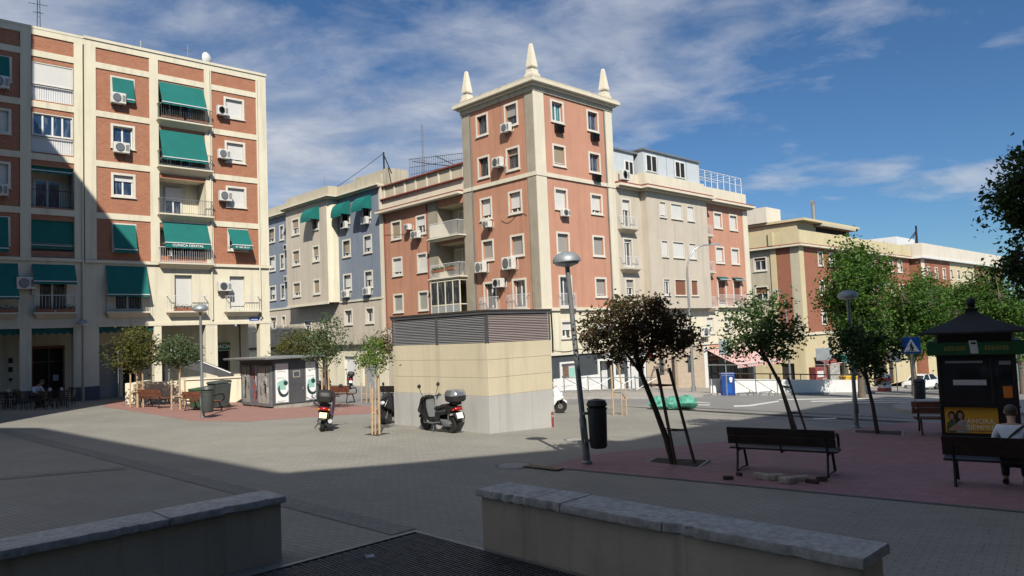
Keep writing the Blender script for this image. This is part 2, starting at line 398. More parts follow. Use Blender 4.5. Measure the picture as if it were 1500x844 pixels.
def dup(root, loc, rz, label=None, scale=None):
    """a copy of a thing with copies of its parts and their sub-parts, mesh data shared"""
    def rec(o, par):
        c = o.copy(); COL.objects.link(c)
        if par is not None: c.parent = par
        for k in kids(o): rec(k, c)
        return c
    r = rec(root, None); r.location = loc; r.rotation_euler = (0, 0, rz)
    if label: r['label'] = label
    if scale: r.scale = (scale,)*3
    return r
class Face:
    """a facade frame: u along the wall, d out of the wall, z up (world heights); local to its building's Empty"""
    def __init__(s, root, zb, o=(0, 0), du=(1, 0), dn=(0, -1)): s.root = root; s.zb = zb; s.o = o; s.du = du; s.dn = dn
    def P(s, u, d, z): return Vector((s.o[0]+s.du[0]*u+s.dn[0]*d, s.o[1]+s.du[1]*u+s.dn[1]*d, z-s.zb))
    def mat(s): return Matrix.Translation(s.root.location) @ Matrix.Rotation(s.root.rotation_euler.z, 4, 'Z')
    def W(s, u, d, z): return s.mat() @ s.P(u, d, z)
    def rz(s): return s.root.rotation_euler.z+math.atan2(s.dn[1], s.dn[0])+PI/2
    def lrz(s): return math.atan2(s.dn[1], s.dn[0])+PI/2
def text(name, body, size, loc, rz, mat, parent, align='CENTER', ext=.004, sx=1, tilt=PI/2):
    c = bpy.data.curves.new(name, 'FONT'); c.body = body; c.size = size; c.align_x = align; c.align_y = 'CENTER'; c.extrude = ext; c.offset = size*.012
    c.materials.append(M[mat]); o = bpy.data.objects.new(name, c); COL.objects.link(o)
    me = bpy.data.meshes.new_from_object(o); bpy.data.objects.remove(o); bpy.data.curves.remove(c)
    o = bpy.data.objects.new(name, me); COL.objects.link(o)
    if not me.materials: me.materials.append(M[mat])
    o.location = loc; o.rotation_euler = (tilt, 0, rz); o.scale = (sx, 1, 1); o.parent = parent
    return o
# ---------------------------------------------------------------- facade pieces
def wall(mb, F, u0, u1, z0, z1, holes, mat, dep=.22, rev=None, d=0):
    us = sorted({u0, u1, *[h[0] for h in holes], *[h[1] for h in holes]}); zs = sorted({z0, z1, *[h[2] for h in holes], *[h[3] for h in holes]})
    us = [u for u in us if u0 <= u <= u1]; zs = [z for z in zs if z0 <= z <= z1]
    for i in range(len(us)-1):
        for j in range(len(zs)-1):
            um, zm = (us[i]+us[i+1])/2, (zs[j]+zs[j+1])/2
            if any(h[0] < um < h[1] and h[2] < zm < h[3] for h in holes): continue
            mb.poly([F.P(us[i], d, zs[j]), F.P(us[i+1], d, zs[j]), F.P(us[i+1], d, zs[j+1]), F.P(us[i], d, zs[j+1])], mat)
    for h in holes:
        a, b, c, e = h[:4]; r = rev or mat; dd = h[4] if len(h) > 4 else dep
        for q in (((a, c), (b, c)), ((b, c), (b, e)), ((b, e), (a, e)), ((a, e), (a, c))):
            (ua, za), (ub, zb) = q
            mb.poly([F.P(ua, d, za), F.P(ub, d, zb), F.P(ub, d-dd, zb), F.P(ua, d-dd, za)], r)
def hole(w, s=.13): return (w[0]+s, w[1]-s, w[2]+s, w[3]-s)
def window(F, w, root, shut=0, smat='shutter', gmat='glass', s=.13, d=0, dep=.22, leaves=2, trim='trim', sash='white', sill=True, proud=.035):
    """w = outer rectangle of the surround (u0,u1,z0,z1)"""
    u0, u1, z0, z1 = w; mb = MB()
    if s > 0:
        mb.fb(F, u0, u0+s, d+.002, d+proud, z0, z1, trim); mb.fb(F, u1-s, u1, d+.002, d+proud, z0, z1, trim)
        mb.fb(F, u0+s, u1-s, d+.002, d+proud, z1-s, z1, trim); mb.fb(F, u0+s, u1-s, d+.002, d+proud, z0, z0+s, trim)
    if sill: mb.fb(F, u0-.04, u1+.04, d+.004, d+proud+.06, z0-.05, z0-.002, trim)
    a, b, c, e = u0+s, u1-s, z0+s, z1-s
    f = .06
    gd = d-dep+.05
    mb.fb(F, a, a+f, gd-.05, gd+.01, c, e, sash); mb.fb(F, b-f, b, gd-.05, gd+.01, c, e, sash)
    mb.fb(F, a+f, b-f, gd-.05, gd+.01, e-f, e, sash); mb.fb(F, a+f, b-f, gd-.05, gd+.01, c, c+f, sash)
    for k in range(1, leaves):
        m = a+(b-a)*k/leaves; mb.fb(F, m-.045, m+.045, gd-.05, gd+.012, c+f, e-f, sash)
    o = mb.build('window', root)
    g = MB(); g.fb(F, a+.01, b-.01, gd-.05, gd-.02, c+.01, e-.01, gmat); g.build('pane', o)
    if shut > 0:
        q = MB(); zb = e-(e-c)*shut; q.fb(F, a+.004, b-.004, gd+.016, gd+.05, zb, e-.004, smat)
        q.fb(F, a+.004, b-.004, gd+.014, gd+.06, zb-.04, zb-.001, sash); q.build('shutter', o)
    return o
def rail(mb, F, u0, u1, d, z0, z1, mat, step=.13, r=.012, sides=True, wallgap=0, top=.02):
    mb.fb(F, u0, u1, d-top, d+top, z1-.03, z1, mat); mb.fb(F, u0, u1, d-.012, d+.012, z0+.06, z0+.085, mat)
    n = max(2, int((u1-u0)/step))
    for i in range(n+1):
        u = u0+(u1-u0)*i/n; mb.fb(F, u-r/2, u+r/2, d-r/2, d+r/2, z0, z1-.03, mat)
    if sides:
        for u in (u0, u1):
            mb.fb(F, u-top, u+top, wallgap+.003, d-top-.001, z1-.03, z1, mat)
            k = max(1, int((d-wallgap)/step))
            for i in range(k):
                dd = wallgap+.02+(d-wallgap-.05)*i/k; mb.fb(F, u-r/2, u+r/2, dd-r/2, dd+r/2, z0, z1-.03, mat)
def balcony(F, u0, u1, z, dep, root, railmat='blackmetal', mat='creamw', h=.95, th=.16, step=.13):
    mb = MB()
    mb.fb(F, u0, u1, .002, dep, z-th*.55, z, mat)
    a = [F.P(u0+.05, .002, z-th*.56), F.P(u1-.05, .002, z-th*.56), F.P(u1-.05, dep-.06, z-th*.56), F.P(u0+.05, dep-.06, z-th*.56)]
    b = [F.P(u0+.18, .002, z-th*2.2), F.P(u1-.18, .002, z-th*2.2), F.P(u1-.18, .05, z-th*2.2), F.P(u0+.18, .05, z-th*2.2)]
    mb.hexa(b+a, mat)
    o = mb.build('balcony', root)
    r = MB(); rail(r, F, u0+.06, u1-.06, dep-.06, z+.002, z+h, railmat, step=step); r.build('railing', o)
    return o
def awning(F, u0, u1, z1, z0, proj, root, val=.2, mat='awning', d=.03, slack=.0, arms=True, label=None):
    mb = MB(); n = 8; top = []; 
    def prof(k):
        t = k/n; return d+proj*t, z1+(z0-z1)*t-slack*math.sin(PI*t)
    rings = []
    for k in range(n+1):
        dd, z = prof(k); rings.append([F.P(u0, dd, z), F.P(u1, dd, z), F.P(u1, dd, z-.012), F.P(u0, dd, z-.012)])
    mb.loft(rings, mat)
    o = mb.build('awning', root)
    if label: o['label'] = label
    v = MB(); dd, z = prof(n); m = max(6, int((u1-u0)/.22)); pts = []
    for k in range(m+1):
        u = u0+(u1-u0)*k/m; pts.append((u, z-val-(.03 if k % 2 else 0)))
    for k in range(m):
        (a, za), (b, zb) = pts[k], pts[k+1]
        v.hexa([F.P(a, dd+.004, za), F.P(b, dd+.004, zb), F.P(b, dd+.012, zb), F.P(a, dd+.012, za), F.P(a, dd+.004, z), F.P(b, dd+.004, z), F.P(b, dd+.012, z), F.P(a, dd+.012, z)], mat)
    v.build('valance', o)
    f = MB(); f.fb(F, u0-.02, u1+.02, dd+.014, dd+.045, z-.03, z+.02, 'whitemetal'); f.build('front_bar', o)
    if arms:
        for u in (u0+.02, u1-.02):
            a = MB(); a.tube([F.P(u, .02, z0-.05), F.P(u, dd, z-.035)], .014, 'whitemetal', 6); a.build('arm', o)
    return o
AC0 = None; ACN = 0
def ac(F, u, z, label, w=.82, h=.58, dep=.32, d=0):
    """outdoor unit hung on the wall: u,z = its lower left as seen from the street in facade units (centre u)"""
    global AC0
    key = (w, h)
    if AC0 is None:
        t = thing('air_conditioner', label, 'air conditioner', (0, 0, 0), 0, 'air conditioner units on the facades')
        b = MB(); b.box(-.41, .41, -.40, -.10, .06, .64, 'acwhite'); b.build('casing', t, bevel=.02)
        g = MB(); g.lathe([(.235, -.415), (.235, -.402), (0.02, -.402)], 'acdark', (-.09, 0, .35), 20, axis=1)
        for r in (.2, .1): g.lathe([(r, -.424), (r, -.416), (r-.01, -.416), (r-.01, -.424)], 'greymetal', (-.09, 0, .35), 20, axis=1)
        g.build('fan_grille', t)
        v = MB()
        for k in range(6): v.box(.20, .37, -.408, -.402, .18+.06*k, .21+.06*k, 'acdark')
        v.build('vent', t)
        for x in (-.28, .28):
            k = MB(); k.prism([(x-.02, -.40, .058), (x-.02, -.40, .03), (x-.02, -.035, .02), (x-.02, -.03, -.22), (x-.02, -.002, -.22), (x-.02, -.002, .058)], (.04, 0, 0), 'greymetal'); k.build('bracket', t)
        p = MB(); p.tube([(.40, -.2, .2), (.46, -.15, .15), (.47, -.03, .05), (.47, -.02, .55)], .018, 'acwhite', 6); p.build('hose', t)
        AC0 = t
        t.location = F.W(u, d, z); t.rotation_euler.z = F.rz(); t.scale = (w/.82, 1, h/.58)
        return t
    t = dup(AC0, F.W(u, d, z), F.rz(), label); t.scale = (w/.82, dep/.32, h/.58)
    return t
def foliage_quads(mb, pts, size, mat, rnd, asp=.55):
    for p in pts:
        a = Vector((rnd.gauss(0, 1), rnd.gauss(0, 1), rnd.gauss(0, .7))).normalized(); b = a.cross(Vector((rnd.gauss(0, 1), rnd.gauss(0, 1), rnd.gauss(0, 1)))).normalized()
        l = size*rnd.uniform(.6, 1.35); w = l*asp; k = a.cross(b)*l*.15
        mb.add([p-a*l*.5, p+b*w*.5+k, p+a*l*.5, p-b*w*.5+k], [(0, 1, 2, 3)], mat)
PLN = 0
def planter(F, u, d, z, w, label, rnd=RND, h=.18, fol='flower', n=160):
    t = thing('flower_box', label, 'flower box', F.W(u, d, z), F.rz(), 'flower boxes on the balconies')
    b = MB(); b.box(-w/2, w/2, -.10, .10, 0, h, 'terracotta'); b.build('trough', t, bevel=.01)
    f = MB(); foliage_quads(f, [Vector((rnd.uniform(-w/2, w/2), rnd.gauss(0, .07), h+abs(rnd.gauss(0, .10)))) for _ in range(n)], .09, fol, rnd); f.build('foliage', t, recalc=False)
    return t
def cornice(mb, F, u0, u1, z, steps, mat, d=0):
    """steps: list of (height, projection) from bottom up"""
    for h, p in steps:
        mb.fb(F, u0-p, u1+p, d+.001 if False else d-.05, d+p, z, z+h-.001, mat); z += h
# ================================================================ salmon corner tower with its lower wing
C0 = Vector((1.86, 46.94, 0))
ZB = -1.7
def base(v, z): return Vector((v.x, v.y, z))
def tower():
    t = thing('corner_apartment_tower', 'salmon apartment tower at the street corner crowned by three obelisk pinnacles', 'building', base(C0, ZB), ROTA)
    FR = Face(t, ZB); FL = Face(t, ZB, (0, 0), (0, 1), (-1, 0))
    W, D, WE = 8.05, 7.06, 17.35
    rw = [(1.6, 2.9, 16.38, 17.9), (5.27, 6.57, 16.38, 17.9), (1.6, 2.9, 13.45, 14.93), (5.27, 6.57, 13.45, 14.93), (1.6, 2.9, 10.55, 12.02), (5.27, 6.57, 10.55, 12.02),
          (1.6, 2.9, 7.62, 9.1), (5.27, 6.57, 7.62, 9.1), (1.65, 2.95, 4.1, 6.25), (5.32, 6.6, 4.8, 6.2)]
    lw = [(4.35, 5.6, 16.25, 17.8), (1.43, 2.74, 16.25, 17.85), (4.35, 5.58, 13.3, 14.85), (1.43, 2.72, 13.3, 14.88), (4.27, 5.5, 10.4, 11.95), (1.38, 2.68, 10.4, 11.95),
          (4.25, 5.47, 7.58, 9.05), (1.35, 2.65, 7.58, 9.05), (4.12, 5.45, 4.15, 6.15), (1.3, 2.63, 4.15, 6.15)]
    ww = [(u0, u1, z0, z0+1.5) for z0 in (10.3, 7.43, 4.55) for u0, u1 in ((14.75, 16.1), (11.6, 12.85))]
    log = [(7.2, 10.2, 9.7, 12.0, 1.3), (7.2, 10.2, 6.78, 9.25, 1.3), (7.2, 10.2, 3.85, 6.35, 1.3)]
    mez = [(1.65, 2.85, 2.1, 3.3), (5.3, 6.5, 2.1, 3.3)]
    shop = [(1.5, 3.12, -.9, .52, .2), (5.28, 6.98, -1.7, .52, .9)]
    m = MB()
    wall(m, FR, 0, W, 3.98, 18.2, [hole(w) for w in rw], 'salmon2')
    wall(m, FR, 0, W, 1.25, 3.98, [hole(w) for w in mez], 'cream'); wall(m, FR, 0, W, ZB, 1.25, shop, 'slate')
    wall(m, FL, 0, D, 3.98, 18.2, [hole(w) for w in lw], 'salmon')
    wall(m, FL, D, WE, 3.4, 12.6, [hole(w) for w in ww]+log, 'salmon', rev='stone')
    wall(m, FL, 0, WE, ZB, 3.4, [], 'beige'); wall(m, FL, 0, D, 3.4, 3.98, [], 'beige')
    # hidden sides and roofs
    m.box(W-.3, W-.002, .25, 7, 12.4-ZB, 18.2-ZB, 'salmon2'); m.box(1.6, W-.31, 6.75, 7.05, 12.4-ZB, 18.2-ZB, 'salmon')
    m.box(1.4, 8.0, D+.01, WE-.01, 12.55-ZB, 12.63-ZB, 'roofgrey'); m.box(7.8, 8.04, D, WE-.02, 0, 12.5-ZB, 'beige'); m.box(.3, 7.9, WE-.3, WE-.003, 0, 12.6-ZB, 'beige')
    for z0, z1 in ((9.7, 12), (6.78, 9.25), (3.85, 6.35)):          # back wall, floor and ceiling of each loggia
        m.fb(FL, 7.1, 10.3, -1.5, -1.3, z0-.1, z1+.1, 'stone'); m.fb(FL, 7.15, 10.25, -1.3, -.002, z0-.1, z0-.004, 'stone'); m.fb(FL, 7.15, 10.25, -1.3, -.002, z1+.004, z1+.1, 'stone')
        m.fb(FL, 7.12, 7.196, -1.3, -.002, z0, z1, 'stone'); m.fb(FL, 10.204, 10.3, -1.3, -.002, z0, z1, 'creamw')
    m.build('wall', t, recalc=False)
    p = MB()
    p.fb(FR, -.06, .9, .0, .06, 4.0, 18.15, 'creamw'); p.fb(FR, 7.3, W, .0, .05, 4.0, 18.15, 'creamw'); p.fb(FR, -.04, .6, 0, .04, ZB, 3.9, 'creamw')
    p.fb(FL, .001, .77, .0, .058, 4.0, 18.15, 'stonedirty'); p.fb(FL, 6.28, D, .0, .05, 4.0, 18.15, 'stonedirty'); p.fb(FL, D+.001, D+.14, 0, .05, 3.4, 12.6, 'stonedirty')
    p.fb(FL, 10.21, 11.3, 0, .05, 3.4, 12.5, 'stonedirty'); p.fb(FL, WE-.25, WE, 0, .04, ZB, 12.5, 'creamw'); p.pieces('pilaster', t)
    b = MB(); b.box(-.10, W+.05, -.10, D+.04, 12.62-ZB, 12.88-ZB, 'creamw'); b.fb(FR, -.10, W+.02, .0, .12, 3.92, 4.12, 'creamw'); b.fb(FL, .0, D, .0, .10, 3.92, 4.08, 'creamw'); b.fb(FR, -.06, W, .0, .12, 1.05, 1.25, 'creamw'); b.pieces('string_course', t)
    c = MB()
    for (h0, h1, pr, mt) in ((18.15, 18.47, .10, 'stone'), (18.471, 18.62, .26, 'creamw'), (18.621, 18.84, .50, 'creamw'), (18.841, 18.99, .42, 'stone')):
        c.box(-pr, W+pr, -pr, D+pr, h0-ZB, h1-ZB, mt)
    c.build('cornice', t, bevel=.015)
    for (x, y) in ((.28, .28), (7.75, .3), (.3, 6.75)):
        q = MB()
        def sq(h, z): return [(x-h, y-h, z-ZB), (x+h, y-h, z-ZB), (x+h, y+h, z-ZB), (x-h, y+h, z-ZB)]
        q.loft([sq(.37, 18.995), sq(.37, 19.3), sq(.30, 19.36), sq(.28, 19.62), sq(.15, 19.68), sq(.15, 19.76), sq(.265, 19.79), sq(.275, 19.87), sq(.10, 21.28), sq(.075, 21.36)], 'creamw')
        q.build('pinnacle', t)
    # wing: eave, roof storey band, panel parapet
    e = MB(); e.fb(FL, D+.1, WE+.2, -.2, .55, 12.58, 12.74, 'creamw'); e.fb(FL, D+.1, WE+.15, -.2, .45, 12.741, 12.86, 'redtile'); e.fb(FL, D+.1, WE, -.35, -.1, 12.861, 13.72, 'creamw'); e.build('eave', t)
    e = MB(); e.fb(FL, D+.1, WE+.05, -.45, .12, 13.722, 13.8, 'redtile'); e.fb(FL, D+.15, WE, -.3, -.2, 13.801, 14.78, 'stone')
    for k in range(8):
        u = D+.3+k*(WE-D-.5)/7; e.fb(FL, u-.07, u+.07, -.2, -.14, 13.801, 14.78, 'creamw')
    e.fb(FL, D+.1, WE+.12, -.4, .0, 14.781, 14.88, 'redtile'); e.build('parapet', t)
    g = {0: (0, 'glassteal', 0), 1: (0, 'glasssky', 0), 2: (.88, 'glass', 'shuttertan'), 3: (0, 'glasssky', 0), 4: (1, 'glass', 'shutter'), 5: (.8, 'glass', 'shutter'), 6: (1, 'glass', 'shuttergrey'), 7: (1, 'glass', 'shuttergrey'), 8: (0, 'glass', 0), 9: (.9, 'glass', 'shuttergrey')}
    for i, w in enumerate(rw):
        s, gm, sm = g[i]; window(FR, w, t, s, sm or 'shutter', gm, dep=.24, sash='signback' if i in (1, 3) else 'white')
    g = {0: (0, 0), 1: (.55, 'shuttergrey'), 2: (0, 0), 3: (.3, 'shuttertan'), 4: (.8, 'shutter'), 5: (.75, 'shutter'), 6: (.92, 'shuttergrey'), 7: (1, 'shuttergrey'), 8: (.0, 0), 9: (.0, 0)}
    for i, w in enumerate(lw):
        s, sm = g[i]; window(FL, w, t, s, sm or 'shutter', 'glass', dep=.26, sash='foldmetal' if i in (0, 1, 2, 3) else 'white')
    for i, w in enumerate(ww): window(FL, w, t, (.9, .5, .8, 1, .95, 1)[i], ('shuttertan', 'shutter', 'shutter', 'shutter', 'shuttergrey', 'shuttergrey')[i], 'glass', dep=.2)
    for w in mez: window(FR, w, t, .5, 'shutter', 'glass', dep=.2)
    # window guards, balconettes
    for (F, u0, u1, z) in ((FR, 1.5, 3.0, 4.1), (FL, 3.9, 5.6, 4.15), (FL, 1.1, 2.9, 4.15)):
        r = MB(); rail(r, F, u0, u1, .28, z, z+.95, 'whitemetal', .1); r.fb(F, u0, u1, .0, .3, z-.06, z-.002, 'creamw'); r.build('balcony_railing', t)
    for (u, z) in ((2.25, 15.75), (5.95, 15.75), (5.92, 12.85)):
        r = MB(); r.fb(FR, u-.36, u+.36, .002, .02, z, z+.45, 'dark')
        for k in range(7): r.fb(FR, u-.36+k*.115, u-.34+k*.115, .02, .26, z, z+.45, 'blackmetal')
        r.fb(FR, u-.37, u+.37, .02, .28, z-.02, z-.001, 'blackmetal'); r.fb(FR, u-.37, u+.37, .24, .27, z+.451, z+.47, 'blackmetal'); r.build('window_grille', t)
    # loggias of the wing
    for z, h in ((9.7, 1), (6.78, 1), (3.85, 1)):
        mb = MB(); mb.fb(FL, 7.12, 10.55, .051, .72, z-.2, z, 'creamw'); mb.fb(FL, 7.0, 10.6, .052, .8, z-.1, z-.03, 'creamw'); mb.build('balcony', t)
    r = MB(); rail(r, FL, 7.25, 10.4, .66, 9.702, 10.75, 'whitemetal', .1); r.fb(FL, 8.9, 10.38, .61, .63, 9.75, 10.65, 'creamw'); r.build('railing', t)
    r = MB(); rail(r, FL, 7.25, 10.4, .66, 6.782, 7.75, 'whitemetal', .12); r.build('railing', t)
    for (u0, u1, z0, z1) in ((7.7, 9.4, 9.75, 11.8), (7.4, 9.9, 6.85, 9.0)):
        window(FL, (u0, u1, z0, z1), t, .0, 'shutter', 'glass', s=.06, d=-1.29, dep=.05, leaves=3, sill=False)
    mb = MB()                                                      # glazed-in lowest balcony
    for u in (7.2, 7.95, 8.8, 9.65, 10.45): mb.fb(FL, u-.04, u+.04, .62, .68, 3.852, 6.45, 'creamw')
    mb.fb(FL, 7.2, 10.45, .60, .69, 6.451, 6.53, 'creamw'); mb.fb(FL, 7.2, 10.45, .61, .67, 4.75, 4.83, 'creamw')
    for u in (7.2, 10.45): mb.fb(FL, u-.03, u+.03, .06, .62, 6.452, 6.52, 'creamw'); mb.fb(FL, u-.025, u+.025, .06, .62, 4.755, 4.82, 'creamw')
    o = mb.build('glazed_balcony', t)
    g = MB(); g.fb(FL, 7.24, 10.41, .635, .65, 4.83, 6.45, 'glass'); g.fb(FL, 10.44, 10.46, .07, .61, 4.83, 6.45, 'glass'); g.build('pane', o)
    g = MB(); g.fb(FL, 7.24, 10.41, .63, .655, 3.86, 4.75, 'shuttermetal'); g.fb(FL, 10.435, 10.465, .07, .61, 3.86, 4.75, 'shuttermetal'); g.build('panel', o)
    # shopfront
    s = MB(); s.fb(FR, .55, 5.2, .0, .05, ZB, -.42, 'white'); s.fb(FR, 7.06, W, 0, .05, ZB, -.6, 'white'); s.pieces('shop_plinth', t)
    o = window(FR, (1.38, 3.24, -.95, .6), t, 0, s=.12, leaves=1, gmat='paper', sash='white', sill=False, trim='white', proud=.07, dep=.12)
    q = MB(); q.fb(FR, 1.75, 2.3, -.058, -.05, -.5, .3, 'pbrown'); q.fb(FR, 2.3, 2.9, -.058, -.051, -.6, .15, 'mint'); q.fb(FR, 1.6, 2.0, -.057, -.052, -.75, -.3, 'hairdark'); q.build('shop_poster', o)
    d_ = MB()
    for u in (5.28, 6.98): d_.fb(FR, u-.09, u+.09, .002, .07, ZB, .6, 'white')
    d_.fb(FR, 5.37, 6.89, .002, .07, .46, .6, 'white'); d_.fb(FR, 5.2, 7.06, -.95, -.9, ZB, .6, 'dark'); d_.fb(FR, 6.3, 6.9, -.6, -.55, ZB, .45, 'whitemetal'); d_.build('shop_door', t)
    s = MB(); s.fb(FR, 5.2, 7.05, .002, .05, .64, 1.04, 'dark'); o = s.build('shop_sign', t)
    text('lettering', 'OZILIM', .30, FR.P(6.2, .056, .86), FR.lrz(), 'letterwhite', o)
    w = MB(); w.fb(FR, 5.7, 6.7, .052, .055, .7, .715, 'letterwhite'); w.build('sign_underline', o)
    q = MB(); q.tube([FR.P(.75, .05, 3.9), FR.P(.75, .09, 2.2), FR.P(.72, .09, 1.3)], .05, 'blackmetal', 8); q.tube([FR.P(-.1, .14, 3.95), FR.P(.5, .15, 3.98), FR.P(.73, .1, 3.8)], .045, 'blackmetal', 8); q.pieces('drainpipe', t)
    q = MB(); q.tube([FR.P(7.15, .06, 18.1), FR.P(7.15, .06, 4.15)], .05, 'greymetal', 6); q.tube([FL.P(6.15, .07, 18.1), FL.P(6.15, .07, 4.1)], .045, 'greymetal', 6); q.tube([FL.P(17.0, .06, 12.5), FL.P(17.0, .06, 2)], .05, 'redtile', 6); q.tube([FL.P(11.45, .06, 12.5), FL.P(11.45, .06, 3)], .045, 'redtile', 6)
    q.pieces('drainpipe', t)
    q = MB(); q.tube([FL.P(7.0+s*.62, .035, 11.2-.5*math.sin(PI*s/16)-.02*s) for s in range(0, 17)], .012, 'wire', 4); q.tube([FL.P(1.0+s*.3, .03, 10.15+.25*math.sin(s*.8)) for s in range(0, 9)], .012, 'wire', 4); q.pieces('cable', t)
    for (F, uzl) in ((FL, ((2.35, 15.82, 'air conditioner hung below the top right window of the tower, shaded side', .8, .6), (3.2, 13.62, 'air conditioner beside the right window on the second row down, tower shaded side', .8, .65),
                           (4.5, 9.75, 'small air conditioner under the middle left window of the tower, shaded side', .62, .45), (5.3, 6.73, 'air conditioner low on the tower below its left grey shutter, shaded side', .82, .72),
                           (2.55, 6.68, 'large air conditioner with round fan under right grey shutter, tower shaded side', .98, .82), (3.6, 5.6, 'air conditioner between the two balcony doors low on the tower', .8, .6),
                           (12.5, 9.98, 'air conditioner right under the top window by the loggia of the wing', .85, .55), (13.45, 10.75, 'small dark air conditioner between the two top windows of the salmon wing', .5, .45))),
                     (FR, ((2.35, 10.05, 'small air conditioner below a white shutter on the sunlit tower face', .7, .48),))):
        for u, z, l, w_, h_ in uzl: ac(F, u, z, l, w_, h_, .42 if F is FL else .3)
    planter(FL, 9.6, .62, 7.2, 1.4, 'flower box with trailing green plants on the middle loggia of the salmon wing', fol='leafgreen', n=300)
    planter(FL, 8.2, .62, 7.25, 1.0, 'flower box with pale plants, right one on the middle loggia of the salmon wing', fol='leafgrey', n=240)
    return t, FR, FL
tow, FTR, FTL = tower()
# ================================================================ cream block with a bay, salmon end section, restaurant below
def cream_block():
    o0 = C0+A*8.06; zb = -3.2
    t = thing('bay_fronted_apartment_block', 'beige apartment block with a projecting bay, white roof storey and salmon end section', 'building', base(o0, zb), ROTA)
    F = Face(t, zb); FB = Face(t, zb, (0, -.6)); FL = Face(t, zb, (0, 0), (0, 1), (-1, 0))
    n = .05
    flank = [(.67, 1.75, 9.85, 12.0), (.67, 1.75, 7.0, 9.12), (.67, 1.75, 4.9, 6.2)]
    bayw = [(4.55, 5.4), (6.05, 7.6), (8.3, 9.3)]
    bw = [(a, b, z0, z1) for z0, z1 in ((10.85, 12.05), (7.85, 9.1), (4.95, 6.2)) for a, b in bayw]
    sw = [(a, b, z0, z1) for z0, z1 in ((10.7, 12.12), (7.75, 9.2), (4.15, 6.4)) for a, b in ((13.25, 14.65), (15.8, 17.2))]
    mz = [(11.2, 12.4, 1.9, 3.3), (4.6, 5.6, 2.1, 3.3), (7, 8, 2.1, 3.3), (14, 15.2, 1.9, 3.3)]
    m = MB()
    wall(m, F, 0, 3.0, 4.0, 12.7, [hole(w, .1) for w in flank], 'beige'); wall(m, FB, 3.0, 11.25, 3.98, 12.7, [hole(w, n) for w in bw], 'beige')
    wall(m, F, 11.25, 18.9, 3.98, 12.7, [hole(w) for w in sw]+[(11.45, 12.15, 10.0, 12.1), (11.45, 12.15, 7.0, 9.1), (11.45, 12.15, 4.1, 6.2)], 'salmon2')
    for x, in ((3.0,), (11.25,)): m.poly([(x, -.6, 3.98-zb), (x, 0, 3.98-zb), (x, 0, 12.7-zb), (x, -.6, 12.7-zb)], 'beige')
    m.poly([(3, -.6, 3.98-zb), (11.25, -.6, 3.98-zb), (11.25, 0, 3.98-zb), (3, 0, 3.98-zb)], 'beige')
    wall(m, F, 0, 18.9, 1.2, 4.0, [hole(w, .1) for w in mz], 'cream')
    wall(m, F, 0, 2.72, zb, 1.2, [(.55, 2.45, zb, .5, .9)], 'slate'); wall(m, F, 2.72, 10.6, zb, 1.2, [(4.35, 5.1, -1.0, .37, .3), (5.95, 6.75, zb, .35, .4), (8.15, 8.85, -1.05, .32, .3)], 'stonelight')
    wall(m, F, 10.6, 18.9, zb, 1.2, [(11.1, 18.5, zb, .75, 3)], 'white')
    m.box(18.6, 18.898, .01, 12, 0, 12.7-zb, 'beige'); m.box(.01, 18.6, 11.7, 12, 0, 12.7-zb, 'beige'); m.box(.2, 18.7, .2, 11.8, 12.6-zb, 12.72-zb, 'roofgrey')
    m.box(11.0, 18.6, 2.9, 3.0, 0, 1.2-zb, 'darkshop'); m.box(.4, 2.6, .9, 1, 0, .6-zb, 'dark')
    m.build('wall', t, recalc=False)
    p = MB(); p.fb(F, 18.15, 18.93, 0, .06, 4.1, 12.6, 'creamw'); p.fb(F, 11.27, 12.4, 0, .05, 4.1, 12.6, 'beige') if False else None; p.fb(F, .0, .4, 0, .04, 4.1, 12.6, 'beige'); p.pieces('pilaster', t)
    e = MB(); zz = zb
    for (z0, z1, pr, mt) in ((12.70, 12.82, .35, 'stone'), (12.821, 12.98, .55, 'creamw'), (12.981, 13.12, .42, 'redtile')):
        e.box(0.0, 3.0-pr-.001, -pr, .3, z0-zz, z1-zz, mt); e.box(3.0-pr, 11.25+pr, -.6-pr, .3, z0-zz, z1-zz, mt); e.box(11.251+pr, 18.95+pr, -pr-.1, .3, z0-zz, z1-zz, mt)
    e.build('cornice', t)
    e = MB(); e.box(.05, 3, .1, .3, 13.121-zz, 13.95-zz, 'creamw'); e.box(3, 11.2, -.5, -.3, 13.121-zz, 14.1-zz, 'creamw'); e.box(3.0, 3.2, -.29, .3, 13.121-zz, 14.1-zz, 'creamw'); e.box(11.05, 11.2, -.29, .29, 13.121-zz, 14.1-zz, 'creamw'); e.box(11.21, 18.9, -.05, .15, 13.121-zz, 14.1-zz, 'creamw'); e.box(18.75, 18.9, .16, 8, 13.121-zz, 14.1-zz, 'creamw'); e.build('parapet', t)
    # roof storey of white panels
    b = MB(); wh = [(1.7, 2.8, 13.9, 15.0), ]; wr = [(3.55, 5.0, 14.25, 15.6), (7.4, 8.85, 14.25, 15.6)]
    b.box(.1, 2.9, .35, 5, 13.13-zz, 15.6-zz, 'roofpanel'); b.box(3.3, 11.0, -.25, 5, 13.13-zz, 15.85-zz, 'roofpanel'); b.box(0, 3.29, .2, 5.1, 15.601-zz, 15.72-zz, 'steel'); b.box(3.2, 11.15, -.4, 5.1, 15.851-zz, 15.98-zz, 'steel')
    for x in (5.1, 6.3, 7.3, 9.1): b.box(x, x+.03, -.265, -.252, 14.1-zz, 15.8-zz, 'steel')
    b.build('roof_storey', t)
    FH = Face(t, zb, (0, -.26)); FI = Face(t, zb, (0, .34))
    for w in wr: window(FH, w, t, 0, gmat='dark', s=.04, dep=.0, leaves=2, sill=False, trim='white')
    window(FI, wh[0], t, 0, gmat='dark', s=.04, dep=.0, leaves=2, sill=False, trim='white')
